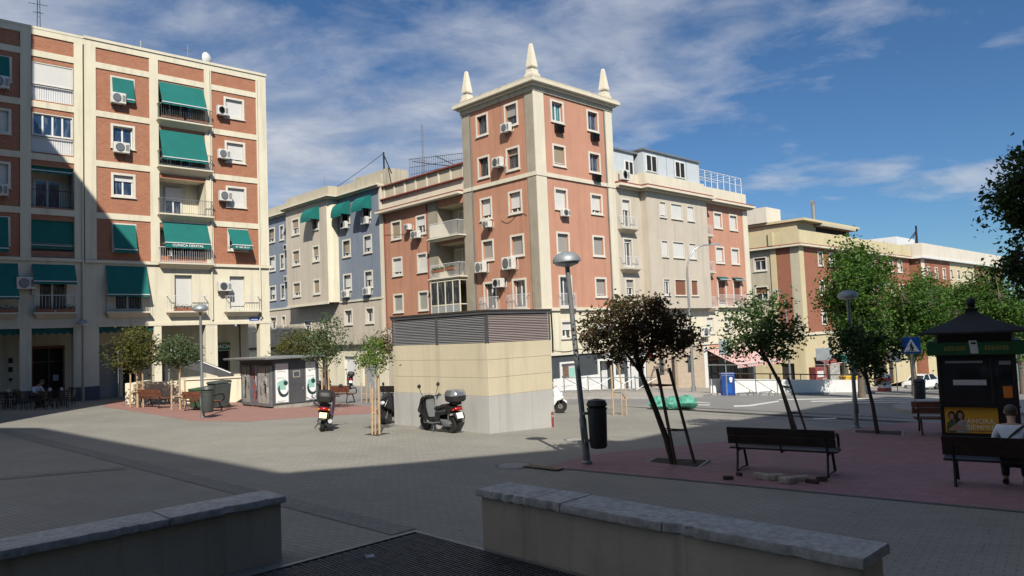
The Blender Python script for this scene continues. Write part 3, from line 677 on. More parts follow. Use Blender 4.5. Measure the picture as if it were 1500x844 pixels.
    g = MB()                                                     # white wire cage on the roof terrace
    for k in range(8): g.tube([(11.35+k*1.0, .05, 14.1-zz), (11.35+k*1.0, .05, 15.5-zz)], .03, 'whitemetal', 6); g.tube([(11.35+k*1.0, .05, 15.5-zz), (11.35+k*1.0, 2.4, 15.5-zz)], .02, 'whitemetal', 5)
    for y, z in ((.05, 15.5), (.05, 14.85), (2.4, 15.5), (2.4, 14.7)): g.tube([(11.35, y, z-zz), (18.35, y, z-zz)], .026, 'whitemetal', 6)
    for k in range(8): g.tube([(11.35+k*1.0, 2.4, 14.1-zz), (11.35+k*1.0, 2.4, 15.5-zz)], .022, 'whitemetal', 5)
    g.build('terrace_frame', t)
    window(F, flank[0], t, .35, 'shutter', s=.1); window(F, flank[1], t, .1, 'shutter', s=.1); window(F, flank[2], t, .5, 'shuttergrey', s=.1)
    for i, w in enumerate(bw): window(FB, w, t, (.85, 1, 1, .92, 1, .96, .1, 1, 1)[i], 'shutterbrown' if i in (7, 8) else 'shutter', s=n, dep=.16)
    for i, w in enumerate(sw): window(F, w, t, (1, 1, .92, 1, .9, .9)[i], 'shutterbrown' if i > 3 else 'shutter')
    for z0 in (10.0, 7.0, 4.1): window(F, (11.4, 12.2, z0-.05, z0+2.15), t, .3, 'shutter', s=.05, sill=False, leaves=1)
    for i, w in enumerate(mz): window(F, w, t, (.6, 1, .5, .9)[i], 'shutter', s=.1)
    balcony(F, .08, 2.0, 9.78, .5, t, 'whitemetal', 'stone', .85); balcony(F, .12, 2.1, 6.9, .5, t, 'whitemetal', 'stone', .85)
    for z in (9.95, 6.95, 4.05): balcony(F, 11.3, 12.35, z, .5, t, 'whitemetal', 'creamw', .85)
    r = MB(); rail(r, F, 13.0, 17.6, .3, 4.15, 5.1, 'whitemetal', .12); r.fb(F, 12.9, 17.7, .0, .33, 4.02, 4.14, 'creamw'); r.build('balcony_railing', t)
    for u0, u1 in ((13.15, 14.75), (15.7, 17.3)): awning(F, u0, u1, 6.62, 6.38, .35, t, .08, 'awningd', arms=False)
    b = MB(); b.fb(F, 0, 18.95, .0, .10, 3.84, 4.0, 'creamw'); b.fb(F, 0, 18.95, .0, .12, 1.05, 1.2, 'creamw'); b.pieces('string_course', t)
    d_ = MB()                                                    # white shop door and house door
    for u in (.55, 2.45): d_.fb(F, u-.1, u+.1, .002, .07, zb, .6, 'white')
    d_.fb(F, .65, 2.35, .002, .07, .48, .6, 'white'); d_.fb(F, 1.5, 2.3, -.5, -.45, zb, .45, 'whitemetal'); d_.build('shop_door', t)
    d_ = MB(); d_.fb(F, 5.97, 6.73, -.3, -.25, zb, .33, 'barkdark'); d_.fb(F, 6.33, 6.37, -.25, -.23, zb, .3, 'blackmetal'); d_.build('house_door', t)
    for w in ((4.35, 5.1, -1.0, .37), (8.15, 8.85, -1.05, .32)): window(F, w, t, 0, s=.0, dep=.2, sash='foldmetal', sill=False)
    s = MB(); s.fb(F, 2.95, 3.6, .002, .3, .45, .95, 'shopred'); o = s.build('shop_sign', t); q = MB(); q.fb(F, 3.05, 3.5, .301, .305, .62, .78, 'letterwhite'); q.build('sign_mark', o)
    s = MB()                                                     # restaurant front: timber doors in the dark opening
    for k in range(7): s.fb(F, 11.3+k*1.05, 11.42+k*1.05, -.5, -.42, zb, .7, 'wood')
    s.fb(F, 11.1, 18.5, -.5, -.43, -.3, -.15, 'wood'); s.fb(F, 15.6, 18.4, -.55, -.5, zb, -1.2, 'wood'); s.build('restaurant_front', t)
    g = MB(); g.fb(F, 11.2, 18.4, -.48, -.47, -1.9, .7, 'glass'); g.build('restaurant_glazing', t)
    awning(F, 11.0, 18.6, .62, -.55, 2.6, t, .28, 'stripe', d=.05, slack=.05)
    o = MB(); rr = random.Random(5); x = 11.2                      # orange script over the awning
    o.fb(F, 10.9, 17.5, .0, .02, .68, 1.03, 'pale'); o = o.build('restaurant_sign', t)
    q = MB()
    for k in range(18):
        h = rr.uniform(.08, .2); x += rr.uniform(.17, .3)
        q.tube([F.P(x, .03, .76), F.P(x+.05, .03, .76+h), F.P(x+.12, .03, .78), F.P(x+.19, .03, .8+h*.6)], .022, 'orange' if k < 8 else 'shopred', 5)
    q.build('lettering', o)
    ac(F, 10.6, 1.6, 'air conditioner over the stone ground floor beside the striped awning', 1.0, .78)
    ac(F, .9, 13.2, 'air conditioner standing on the cornice beside the tower in front of white roof storey', .85, .75)
    return t, F
crm, FCR = cream_block()
# ================================================================ slate blue block with a cream bay
def blue_block():
    o0 = C0+B*17.36; zb = -1.7
    t = thing('blue_apartment_block', 'slate blue and cream apartment block with rounded bay in the side street', 'building', base(o0, zb), ROTA)
    F = Face(t, zb, (0, 0), (0, 1), (-1, 0)); FB = Face(t, zb, (-.9, 0), (0, 1), (-1, 0)); L = 26
    cols = [(1.5, 2.75), (4.7, 6.04), (16.5, 17.4), (18.35, 19.75), (22, 23.3)]
    rows = [(12.5, 14.0), (9.66, 11.2), (6.78, 8.25)]
    up = [(a, b, z0, z1) for z0, z1 in rows for a, b in cols]
    lo = [(a, b, 3.87, 5.22) for a, b in cols]
    bw = [(a, b, z0, z1) for z0, z1 in ((12.4, 13.95), (9.6, 11.05), (6.7, 8.08)) for a, b in ((8.35, 9.55), (11.8, 13.25))]
    under = [(8.6, 9.5, 2.5, 4.6), (11.6, 13, 2.5, 4.6)]
    m = MB()
    wall(m, F, 0, 6.65, 5.88, 14.85, [hole(w) for w in up], 'bluewall'); wall(m, F, 14.35, L, 5.88, 14.85, [hole(w) for w in up], 'bluewall')
    wall(m, F, 0, L, 2.1, 5.88, [hole(w) for w in lo]+[hole(w) for w in under], 'beige'); wall(m, F, 0, L, zb, 2.1, [(1.2, 3.4, zb, 1.4, .25), (4.6, 6.2, zb, 1.2, .25), (9, 10.2, zb, 1.3, .25), (12.5, 15, zb, 1.3, .3)], 'cream')
    wall(m, FB, 7.0, 14.35, 5.9, 14.85, [hole(w) for w in bw], 'beige')
    arc = [(6.65, 0.0), (6.68, .5), (6.8, .78), (7.0, .9)]         # rounded right shoulder of the bay, its stronger sun put into a paler colour
    for z0, z1, mt in ((5.9, 14.85, 'cream'),):
        for (ua, da), (ub, db) in zip(arc, arc[1:]): m.poly([F.P(ua, da, z0), F.P(ub, db, z0), F.P(ub, db, z1), F.P(ua, da, z1)], mt)
    m.poly([F.P(14.35, 0, 5.9), F.P(14.35, .9, 5.9), F.P(14.35, .9, 14.85), F.P(14.35, 0, 14.85)], 'beige')
    m.poly([F.P(u, d, 5.9) for u, d in arc]+[F.P(14.35, .9, 5.9), F.P(14.35, 0, 5.9)], 'stone')
    m.box(.01, 10, .01, .25, 0, 14.8-zb, 'beige'); m.box(9.7, 10, .26, L, 0, 14.8-zb, 'beige'); m.box(.2, 9.9, .2, L, 14.7-zb, 14.84-zb, 'roofgrey'); m.box(.01, 9.6, L-.2, L, 0, 14.8-zb, 'beige')
    m.build('wall', t, recalc=False)
    e = MB()
    for (z0, z1, pr, mt) in ((14.85, 14.98, .3, 'stone'), (14.981, 15.1, .45, 'creamw')):
        e.fb(F, 0, 6.6-pr, -.3, pr, z0, z1, mt); e.fb(F, 6.6-pr+.001, 14.4+pr, -.3, .9+pr, z0, z1, mt); e.fb(F, 14.4+pr+.001, L, -.3, pr, z0, z1, mt)
    e.build('cornice', t)
    e = MB(); e.fb(F, 0, 6.7, -.25, 0, 15.101, 15.95, 'stone'); e.fb(F, 6.701, 14.3, .6, .85, 15.101, 16.0, 'stone'); e.fb(F, 6.701, 6.9, -.24, .599, 15.101, 16, 'stone'); e.fb(F, 14.1, 14.3, -.24, .599, 15.101, 16, 'stone'); e.fb(F, 14.301, L, -.25, 0, 15.101, 15.95, 'stone')
    e.fb(F, .3, 5.5, -3, -1, 15.0, 16.6, 'stone'); e.build('parapet', t)
    b = MB(); b.fb(F, 0, 6.62, 0, .08, 5.8, 5.95, 'creamw'); b.fb(F, 14.36, L, 0, .08, 5.8, 5.95, 'creamw'); b.fb(F, 7.0, 14.4, .86, .98, 5.78, 5.95, 'creamw'); b.fb(F, 0, .3, 0, .05, zb, 14.8, 'creamw'); b.fb(F, 0, L, .0, .25, 2.02, 2.2, 'barkdark'); b.pieces('string_course', t)
    sh = [.0, .0, .6, .7, 1, .7, .75, .6, .8, .6, .5, .8, .7, .6, 1]
    for i, w in enumerate(up): window(F, w, t, sh[i], 'shutter' if i % 3 else 'shuttertan', dep=.26)
    for i, w in enumerate(lo): window(F, w, t, (.15, .2, .5, .3, .4)[i], 'shuttertan', dep=.26)
    for i, w in enumerate(bw): window(FB, w, t, (.0, .55, .65, .7, .97, .7)[i], 'shuttertan', dep=.2)
    for w in under: window(F, w, t, .2, 'shuttergrey', dep=.2)
    for (a, b_, z0, z1, mt) in ((1.2, 3.4, zb, 1.4, 'shuttermetal'), (4.6, 6.2, zb, 1.2, 'whitemetal'), (9, 10.2, zb, 1.3, 'dark'), (12.5, 15, zb, 1.3, 'shuttermetal')):
        q = MB(); q.fb(F, a+.01, b_-.01, -.25, -.18, z0, z1, mt); q.build('shop_shutter', t)
    for FF, u0, u1 in ((F, 1.35, 2.95), (F, 4.55, 6.2), (FB, 8.15, 9.8)):   # domed green window awnings
        mb = MB(); n = 8; rings = []
        for k in range(n+1):
            th = PI/2*k/n; rings.append([(u, .04+.95*math.sin(th), 13.25+1.15*math.cos(th)) for u in (u0, u1)])
        for k in range(n):
            a, b_ = rings[k], rings[k+1]; mb.poly([FF.P(*a[0]), FF.P(*a[1]), FF.P(*b_[1]), FF.P(*b_[0])], 'awning')
        for j in (0, 1): mb.poly([FF.P(u0 if j == 0 else u1, .04, 13.25)]+[FF.P(*r[j]) for r in rings], 'awning')
        o = mb.build('awning', t, recalc=False)
        v = MB(); v.fb(FF, u0, u1, .97, .985, 13.05, 13.26, 'awning'); v.build('valance', o)
    for u, z, l in ((2.1, 6.15, 'air conditioner on the blue wall under the window next to the salmon wing'), (5.35, 6.15, 'air conditioner on the blue wall under the window beside the cream bay'),
                    (2.1, 12.0, 'air conditioner half hidden under the green domed awning nearest the salmon wing'), (5.3, 12.05, 'air conditioner under the green domed awning next to the bay'),
                    (15.5, 11.3, 'air conditioner high on blue wall left of the cream bay'), (15.6, 8.3, 'lower air conditioner on blue wall left of the cream bay')):
        ac(F, u, z, l, .8, .6)
    return t, F
blu, FBL = blue_block()
# ================================================================ brick and cream block with the arcade (left)
CL = Vector((-23.68, 42.59, 0))
def left_block():
    zb = -.75; t = thing('arcaded_apartment_building', 'red brick and cream apartment building with green awnings over a pillared arcade', 'building', base(CL, zb), ROTL)
    F = Face(t, zb); FI = Face(t, zb, (0, 3.0)); FE = Face(t, zb, (10.15, 0), (0, 1), (1, 0)); FBK = Face(t, zb, (0, 1.2))
    ROWS = [(16.2, 19.08), (13.25, 16.2), (10.2, 13.25), (7.75, 10.2)]
    U0, U1 = -13.0, 10.15
    win = {}
    b1 = [(.6, 1.93, 17.4, 18.78), (.6, 1.93, 14.45, 15.9), (.6, 1.93, 11.53, 12.97), (.62, 1.95, 8.3, 9.98)]
    b2 = [(7.3, 8.66, 17.38, 18.78), (7.32, 8.68, 14.45, 15.88), (7.34, 8.7, 11.5, 12.9), (7.4, 8.75, 8.65, 10.1)]
    b3 = [(-5.72, -4.28, 17.35, 18.75), (-5.72, -4.3, 14.45, 15.85), (-5.72, -4.32, 11.5, 12.93), (-5.72, -4.34, 8.4, 9.95)]
    b4 = [(a-4.6, b-4.6, c, d) for a, b, c, d in b3]
    bays = [(3.28, 6.02), (-3.38, -1.32), (-12.6, -11.2)]
    loggia = [(a, b, z0+.42, z1-.3, 1.2) for (a, b) in bays for (z0, z1) in ROWS]
    fl = [(.8, 2.2, 4.9, 6.95), (4.1, 5.15, 4.85, 7.0), (7.5, 8.48, 4.9, 7.0), (-3.0, -1.7, 4.85, 6.9), (-6.3, -4.9, 4.85, 6.9), (-10, -8.6, 4.85, 6.9)]
    arc = [(-.08, 2.89), (3.31, 5.94), (6.66, 9.46), (-3.37, -1.36), (-7.2, -3.91), (-11, -7.8)]
    m = MB()
    hl = [hole(w) for w in b1+b2+b3+b4]+loggia
    wall(m, F, U0, U1, 7.75, 20.65, hl, 'brick', rev='creamw'); wall(m, F, U0, U1, 4.0, 7.75, [hole(w, .0) for w in fl], 'cream')
    for a, b in zip([U0]+[x[1] for x in sorted(arc)], [x[0] for x in sorted(arc)]+[U1]):      # pillars
        if b-a > .05: m.fb(F, a, b, -.55, .0, zb, 3.999, 'cream')
    m.box(U0, U1, .01, 3.2, 4.001-zb, 4.15-zb, 'cream')
    # back wall of the arcade with its openings, open end toward the side street
    bk = [(-2.9, -1.2, zb, 2.95, .3), (-7.2, -4.6, zb, 2.95, .3), (.2, 1.75, zb, 2.9, .2), (1.95, 2.7, zb, 2.4, .3), (7.75, 8.62, zb, 2.2, .3), (3.6, 4.4, zb, 2.6, .3), (-10.5, -8.2, zb, 2.9, .3)]
    wall(m, FI, U0, 9.0, zb, 4.0, bk, 'cream')
    m.box(9.0, 9.3, 3.0, 13, -.0, 4.6, 'cream'); m.box(9.35, 9.9, 2.9, 3.5, 0, 4.0-zb, 'cream')
    for a, b, c, d_, e in bk: m.fb(FI, a, b, -.36, -.31, c, d_, 'shuttermetal' if a == .2 else 'dark')
    m.box(U0+.02, U1-.02, 3.4, 13, 0, .01, 'roofgrey') if False else None
    m.box(9.95, 10.148, .01, 13, 4.16-zb, 20.6-zb, 'cream'); m.box(U0, U1, 12.8, 13, 4.16-zb, 20.6-zb, 'cream'); m.box(U0, U1-.21, .02, 12.79, 20.4-zb, 20.5-zb, 'roofgrey'); m.box(U0, U0+.2, .01, 12.7, -0, 20.39-zb, 'cream')
    for a, b, z0, z1, e in loggia:
        m.fb(F, a-.1, b+.1, -1.4, -1.2, z0-.1, z1+.1, 'cream'); m.fb(F, a-.05, b+.05, -1.2, -.23, z0-.1, z0-.003, 'creamw'); m.fb(F, a-.05, b+.05, -1.2, -.23, z1+.003, z1+.1, 'creamw')
        m.fb(F, a-.09, a-.003, -1.2, -.002, z0, z1, 'cream'); m.fb(F, b+.003, b+.09, -1.2, -.002, z0, z1, 'cream')
    m.build('wall', t, recalc=False)
    p = MB()                                                     # cream grid over the brickwork
    for a, b in ((-.78, -.18), (2.75, 3.26), (6.05, 6.5), (9.46, 10.16), (-1.3, -.84), (-3.9, -3.4), (-8.2, -7.3), (-11.1, -10.5)): p.fb(F, a, b, .0, .06, 7.78, 20.4, 'cream')
    p.fb(FE, .001, .5, 0, .02, 7.78, 20.4, 'cream')
    cols = [(-.18, 2.75), (3.26, 6.05), (6.5, 9.46), (-3.4, -1.3), (-7.3, -3.9), (-10.5, -8.2)]
    for a, b in cols:
        for z in (19.08, 16.2, 13.25, 10.2): p.fb(F, a+.001, b-.001, 0, .055, z-.02, z+.33, 'cream')
    p.fb(F, U0, 10.16, 0, .062, 20.28, 20.66, 'cream'); p.pieces('pilaster', t)
    c = MB(); c.box(-.82, 10.2, -.12, .5, 20.661-zb, 20.82-zb, 'creamw'); c.box(U0, -.83, -.08, .5, 20.62-zb, 20.76-zb, 'creamw'); c.fb(FE, .51, 13, -.3, .05, 20.66, 20.8, 'creamw'); c.build('cornice', t)
    c = MB(); c.fb(F, -.8, 10.28, 0, .13, 7.58, 7.76, 'creamw'); c.fb(FE, .0, 13, 0, .1, 7.58, 7.76, 'creamw'); c.fb(F, U0, -.86, 0, .11, 7.6, 7.78, 'creamw'); c.pieces('string_course', t)
    c = MB(); c.fb(F, U0, 10.15, 0, .03, 3.9, 4.1, 'creamw'); c.pieces('arcade_lintel', t)
    q = MB()
    for a, b in ((-1.36, -.08), (-3.91, -3.37), (2.89, 3.31)): q.fb(F, a-.02, b+.02, -.57, .03, zb, .55, 'plinth')
    q.pieces('plinth', t)
    q = MB()
    for u in (-.9, 6.35, 9.5): q.tube([F.P(u, .09, 20.3), F.P(u, .09, 4.2)], .05, 'creamw', 6)
    q.pieces('drainpipe', t)
    # --- windows
    window(F, b1[0], t, 0); window(F, b1[1], t, 0, gmat='glasssky'); window(F, b1[2], t, .25, gmat='glasssky'); window(F, b1[3], t, .4)
    for i, w in enumerate(b2): window(F, w, t, (1, .86, 1, .5)[i])
    for i, w in enumerate(b3+b4): window(F, w, t, (.3, 1, .95, .4, 1, 1, .8, 1)[i])
    awning(F, .68, 1.86, 18.68, 17.42, .22, t, .16, d=.05, arms=False); awning(F, .68, 1.9, 9.9, 8.4, .3, t, .2, d=.05, arms=False)
    awning(F, -5.7, -4.4, 18.7, 17.2, .2, t, .18, d=.05, arms=False); awning(F, -5.7, -4.45, 9.9, 8.2, .25, t, .2, d=.05, arms=False)
    o = awning(F, 7.4, 8.72, 10.06, 8.95, .75, t, .25, d=.05); dd = .05+.75
    text('lettering', '91 460 28 37', .15, F.P(8.06, dd+.02, 8.80), 0, 'letterwhite', o, sx=1.15)
    # --- middle balconies with the long green awnings
    for z in (16.57, 13.65, 10.72, 7.72): balcony(F, 3.12, 6.4, z, .5, t, 'greymetal' if z != 7.72 else 'whitemetal', 'creamw', .95)
    awning(F, 3.3, 5.98, 18.95, 17.55, .62, t, .12); awning(F, 3.3, 5.98, 15.95, 14.15, .62, t, .14)
    o = awning(F, 3.4, 6.1, 10.3, 8.92, .55, t, .3)
    text('lettering', 'CLÍNICA DENTAL', .21, F.P(4.75, .605, 8.76), 0, 'letterwhite', o, sx=1.12)
    window(FBK, (3.9, 5.0, 10.75, 12.7), t, .45, 'shutter', s=.06, dep=.0, sill=False); window(FBK, (3.6, 5.7, 16.6, 18.4), t, .0, s=.06, dep=.0, sill=False, leaves=3); window(FBK, (3.6, 5.7, 13.7, 15.5), t, .3, s=.06, dep=.0, sill=False, leaves=3); window(FBK, (3.6, 5.7, 8.2, 9.8), t, .6, s=.06, dep=.0, sill=False, leaves=3)
    # --- glazed bay on the left
    for (z0, z1, sh, gm) in ((17.5, 18.75, .97, 'glass'), (14.6, 15.88, 0, 'glasssky')):
        window(F, (-3.36, -1.34, z0, z1), t, sh, 'shutter', gm, s=.05, d=-.02, dep=.1, leaves=4 if sh == 0 else 2, sill=False)
        g = MB(); g.fb(F, -3.36, -1.34, -.2, -.14, z0-.95, z0-.001, 'white'); g.build('glazed_panel', t)
        r = MB(); rail(r, F, -3.36, -1.34, -.05, z0-.95, z0-.05, 'whitemetal', .11, sides=False); r.build('railing', t)
    window(FBK, (-3.1, -1.7, 10.7, 12.4), t, 0, s=.06, gmat='glasssky', dep=.0, sill=False)
    r = MB(); rail(r, F, -3.36, -1.34, -.05, 10.63, 11.6, 'blackmetal', .12, sides=False); r.build('railing', t)
    awning(F, -3.36, -1.34, 10.0, 8.5, .06, t, .2, d=-.14, mat='awning', arms=False)
    r = MB(); rail(r, F, -3.36, -1.34, .02, 7.8, 8.6, 'greymetal', .12, sides=False); r.build('railing', t)
    awning(F, -3.34, -1.36, 12.93, 12.7, .04, t, .12, d=-.2, arms=False)
    # --- first floor: doors, balconies and long awnings
    for i, w in enumerate(fl):
        window(F, w, t, (.0, 1, 1, .0, .0, .5)[i], 'shutter', s=.0, dep=.3, sill=False, leaves=2)
    for u0, u1, mt, st in ((.22, 2.62, 'greymetal', .14), (3.58, 5.92, 'whitemetal', .16), (7.1, 9.4, 'whitemetal', .16), (-3.32, -1.25, 'whitemetal', .15), (-6.9, -3.98, 'greymetal', .15), (-10.6, -8.2, 'greymetal', .15)):
        balcony(F, u0, u1, 4.76, .45, t, mt, 'creamw', .95, step=st)
    awning(F, .28, 2.5, 7.45, 5.75, .5, t, .12, mat='awning'); awning(F, -3.36, -1.3, 7.42, 6.45, .55, t, .15); awning(F, -7.0, -4.0, 7.42, 5.6, .5, t, .12); awning(F, -10.6, -8.3, 7.42, 5.6, .5, t, .12)
    # --- arcade furnishings
    for a, b in ((-3.37, -1.36), (-7.2, -3.91), (-.06, 2.87)):
        v = MB(); k = int((b-a)/.18)
        for i in range(k):
            u = a+(b-a)*i/k; v.fb(F, u, u+(b-a)/k-.004, -.12, -.10, 3.55+(.06 if i % 2 else 0), 3.98, 'awningd')
        v.build('awning_valance', t)
    s = MB(); s.fb(FI, 6.98, 8.62, .0, .12, 2.25, 2.72, 'pharm'); o = s.build('pharmacy_sign', t)
    text('lettering', 'FARMACIA', .32, FI.P(7.8, .125, 2.49), 0, 'letterwhite', o, sx=1.05)
    s = MB()
    for z in (2.05, 1.55): s.fb(FI, -3.98, -3.78, .0, .03, z, z+.28, 'dark')
    s.add([FI.P(-4.0, .03, 1.2), FI.P(-3.76, .03, 1.2), FI.P(-3.88, .03, .95)], [(0, 1, 2)], 'dark'); s.pieces('bar_sign', t)
    s = MB(); s.fb(F, 8.75, 9.4, .0, .03, 4.08, 4.32, 'signblue'); o = s.build('street_name_plate', t); q = MB(); q.fb(F, 8.85, 9.3, .031, .034, 4.17, 4.2, 'letterwhite'); q.build('lettering', o)
    d_ = MB(); d_.fb(FI, -2.9, -2.8, .0, .05, zb, 2.95, 'wood'); d_.fb(FI, -1.3, -1.2, 0, .05, zb, 2.95, 'wood'); d_.fb(FI, -2.8, -1.3, 0, .05, 2.8, 2.95, 'wood'); d_.fb(FI, -1.98, -1.92, -.3, -.25, zb, 2.8, 'foldmetal'); d_.fb(FI, -2.8, -1.3, -.3, -.24, 2.0, 2.06, 'foldmetal'); d_.fb(FI, -1.75, -1.45, -.24, -.23, .9, 1.25, 'paper'); d_.build('bar_entrance', t)
    for u, z, l, w_, h_ in ((.95, 17.0, 'air conditioner below the top green window awning on the arcaded building', .8, .62), (1.1, 14.05, 'air conditioner under white two leaf window, third storey from top row of arcaded building', .85, .62),
                     (7.1, 17.35, 'air conditioner left of the highest white shutter on the arcaded building', .68, .6), (7.15, 14.5, 'air conditioner left of the second highest white shutter on arcaded building', .75, .6),
                     (7.2, 11.75, 'air conditioner left of the third highest white shutter on arcaded building', .8, .65), (7.05, 5.95, 'air conditioner beside the shuttered balcony door on the cream first floor', .82, .6),
                     (-3.68, 5.95, 'air conditioner on the shaded pillar between two green balcony awnings', .85, .65), (-4.85, 16.8, 'air conditioner under the green awning at the picture left edge', .8, .65), (-4.9, 10.95, 'air conditioner at the left edge below a white shutter window', .8, .62)):
        ac(F, u, z, l, w_, h_, .34, d=.004)
    for u, z, w_, l in ((4.0, 16.58, 1.3, 'flower box on left half of the top balcony under the green awning'), (5.5, 16.58, 1.3, 'terracotta flower box on right half of the top balcony under the green awning'),
                        (-2.8, 4.77, .9, 'flower box on left half of the shaded first floor balcony with white doors'), (-1.8, 4.77, .9, 'flower box on right half of the shaded first floor balcony with white doors'),
                        (-4.8, 4.77, 1.5, 'flower box on the shaded balcony at the picture left edge'), (4.5, 4.77, 1.1, 'flower box with low red flowers on the sunlit first floor balcony')):
        planter(F, u, .32, z, w_, l, n=150)
    return t, F
lft, FLF = left_block()
# ================================================================ brick and ochre block across the side street (right), and the paler one beyond
C2 = Vector((28.4, 72.9, 0))
def right_block():
    zb = -5.2; t = thing('ochre_brick_apartment_block', 'ochre and red brick apartment block with roof terrace behind the street trees', 'building', base(C2, zb), ROTA)
    F = Face(t, zb); FL = Face(t, zb, (0, 0), (0, 1), (-1, 0)); L = 31.6
    z3 = (8.25, 9.75); zs = [(8.2, 9.75), (5.2, 6.77), (2.2, 3.75)]
    us = [(4.26, 5.5), (7.0, 8.4), (11.2, 12.4), (14.2, 15.4), (18.5, 19.8), (21.5, 22.8), (24.5, 25.8), (27.3, 28.9)]
    rw = [(a, b, z0, z1) for z0, z1 in zs for a, b in us]
    lw = [(3.4, 4.9, z0, z1) for z0, z1 in ((7.9, 9.4), (4.9, 6.4), (1.9, 3.4))]+[(7, 8.4, 7.9, 9.4), (7, 8.4, 4.9, 6.4)]
    m = MB()
    for a, b, mt in ((0, .9, 'yellow'), (.9, 9.6, 'brick2'), (9.6, 17.0, 'yellow'), (17.0, L, 'brick2')):
        wall(m, F, a, b, 1.4, 10.1, [hole(w) for w in rw], mt)
    wall(m, F, 0, L, zb, 1.4, [(2, 5, zb, -1.3, .3), (6.2, 9, zb, -1.3, .3), (10.5, 15, zb, -1.2, .3), (17, 20, zb, -1.2, .3), (22, 24, zb, -1.2, .3), (12, 13.2, -.4, .9), (5.5, 6.8, -.4, .9)], 'yellow')
    wall(m, FL, 0, 12, 1.4, 10.1, [hole(w) for w in lw], 'stone'); wall(m, FL, 0, 12, zb, 1.4, [(1.2, 2.6, zb, -1.5, .3), (3.6, 5.2, -.6, .8)], 'yellow')
    for (F_, a, b, c, d_) in ((F, 2, 5, zb, -1.3), (F, 6.2, 9, zb, -1.3), (F, 10.5, 15, zb, -1.2), (F, 17, 20, zb, -1.2), (F, 22, 24, zb, -1.2), (F, 12, 13.2, -.4, .9), (F, 5.5, 6.8, -.4, .9), (FL, 1.2, 2.6, zb, -1.5), (FL, 3.6, 5.2, -.6, .8)):
        m.fb(F_, a, b, -.4, -.25, c, d_, 'darkshop')
    m.box(L-.2, L-.002, .01, 12, 0, 10-zb, 'yellow'); m.box(.01, L-.21, 11.8, 12, 0, 10-zb, 'yellow'); m.box(.1, L-.1, .1, 11.9, 9.99-zb, 10.08-zb, 'roofgrey')
    m.build('wall', t, recalc=False)
    p = MB(); p.fb(FL, .9, 2.35, .0, .05, 1.5, 10.05, 'brick2'); p.fb(FL, 2.36, 2.95, 0, .12, 1.4, 10.05, 'yellow'); p.fb(FL, .0, .89, 0, .06, 1.4, 10.05, 'stone'); p.fb(F, -.06, .9, 0, .07, 1.4, 10.05, 'yellow'); p.fb(F, 9.0, 10.0, 0, .06, 1.4, 10.05, 'yellow'); p.fb(F, 16.6, 17.4, 0, .06, 1.4, 10.05, 'yellow'); p.pieces('pilaster', t)
    c = MB()
    for (z0, z1, pr, mt) in ((10.05, 10.22, .5, 'creamw'), (10.221, 10.33, .38, 'redtile')): c.box(-pr, L+.0, -pr, 12, z0-zb, z1-zb, mt)
    c.build('cornice', t)
    q = MB(); q.box(-.25, L-.01, -.25, -.02, 10.34-zb, 11.65-zb, 'yellow'); q.box(-.25, -.02, -.019, 12, 10.34-zb, 11.65-zb, 'yellow'); q.box(9.2, 9.9, -.45, -.251, 10.34-zb, 11.7-zb, 'yellow'); q.box(-.45, -.251, 2.4, 2.9, 10.34-zb, 11.7-zb, 'yellow'); q.build('parapet', t)
    s = MB(); s.box(3.4, 17, 1.6, 11.6, 10.34-zb, 13.0-zb, 'yellow'); s.box(3.1, 17.8, .7, 11.8, 13.001-zb, 13.25-zb, 'yellow'); s.box(2.9, 6.2, 4.6, 11.7, 13.26-zb, 14.9-zb, 'pale'); s.box(7.6, 16.6, .6, 1.55, 12.7-zb, 12.99-zb, 'stone'); s.box(18, 30, 3, 10, 10.34-zb, 12.0-zb, 'pale'); s.box(8, 16, 1.55, 1.59, 11.2-zb, 12.69-zb, 'dark'); s.build('roof_storey', t)
    b = MB(); b.fb(F, 0, L, .0, .14, 1.25, 1.5, 'creamw'); b.fb(FL, 0, 12, 0, .14, 1.25, 1.5, 'creamw'); b.pieces('string_course', t)
    rr = random.Random(3)
    for w in rw: window(F, w, t, rr.choice((.3, .5, 1, .7, 1)), rr.choice(('shutter', 'shutter', 'shuttertan')))
    for w in lw: window(FL, w, t, rr.choice((.2, .5)), 'shutterbrown')
    for u0, u1, mt in ((1.8, 5.2, 'dullred'), (6.0, 9.2, 'awningd'), (10.3, 15.2, 'dullred'), (16.8, 20.3, 'dullred')): awning(F, u0, u1, -1.0, -1.7, 1.3, t, .25, mat=mt)
    h = thing('flue_pipe', 'tall silver flue pipe with bent top on the ochre roof', 'chimney pipe', base(C2+A*9.8+B*2.5, 13.25), ROTA)
    k = MB(); k.tube([(0, 0, 0), (0, 0, 2.0), (-.05, 0, 2.4), (-.22, 0, 2.6)], .22, 'steel', 10); k.build('pipe', h, smooth=True); k = MB(); k.lathe([(.5, 0), (.5, .12), (.3, .3)], 'steel'); k.build('flashing', h)
    h = thing('flue_pipe', 'short capped flue pipe at the left end of the ochre roof', 'chimney pipe', base(C2-A*1+B*12.5, 13.3), ROTA)
    k = MB(); k.tube([(0, 0, 0), (0, 0, 1.9)], .17, 'steel', 8); k.build('pipe', h); k = MB(); k.lathe([(.35, 1.9), (.3, 2.0), (0, 2.05)], 'foldmetal'); k.build('cap', h)
    return t
rgt = right_block()
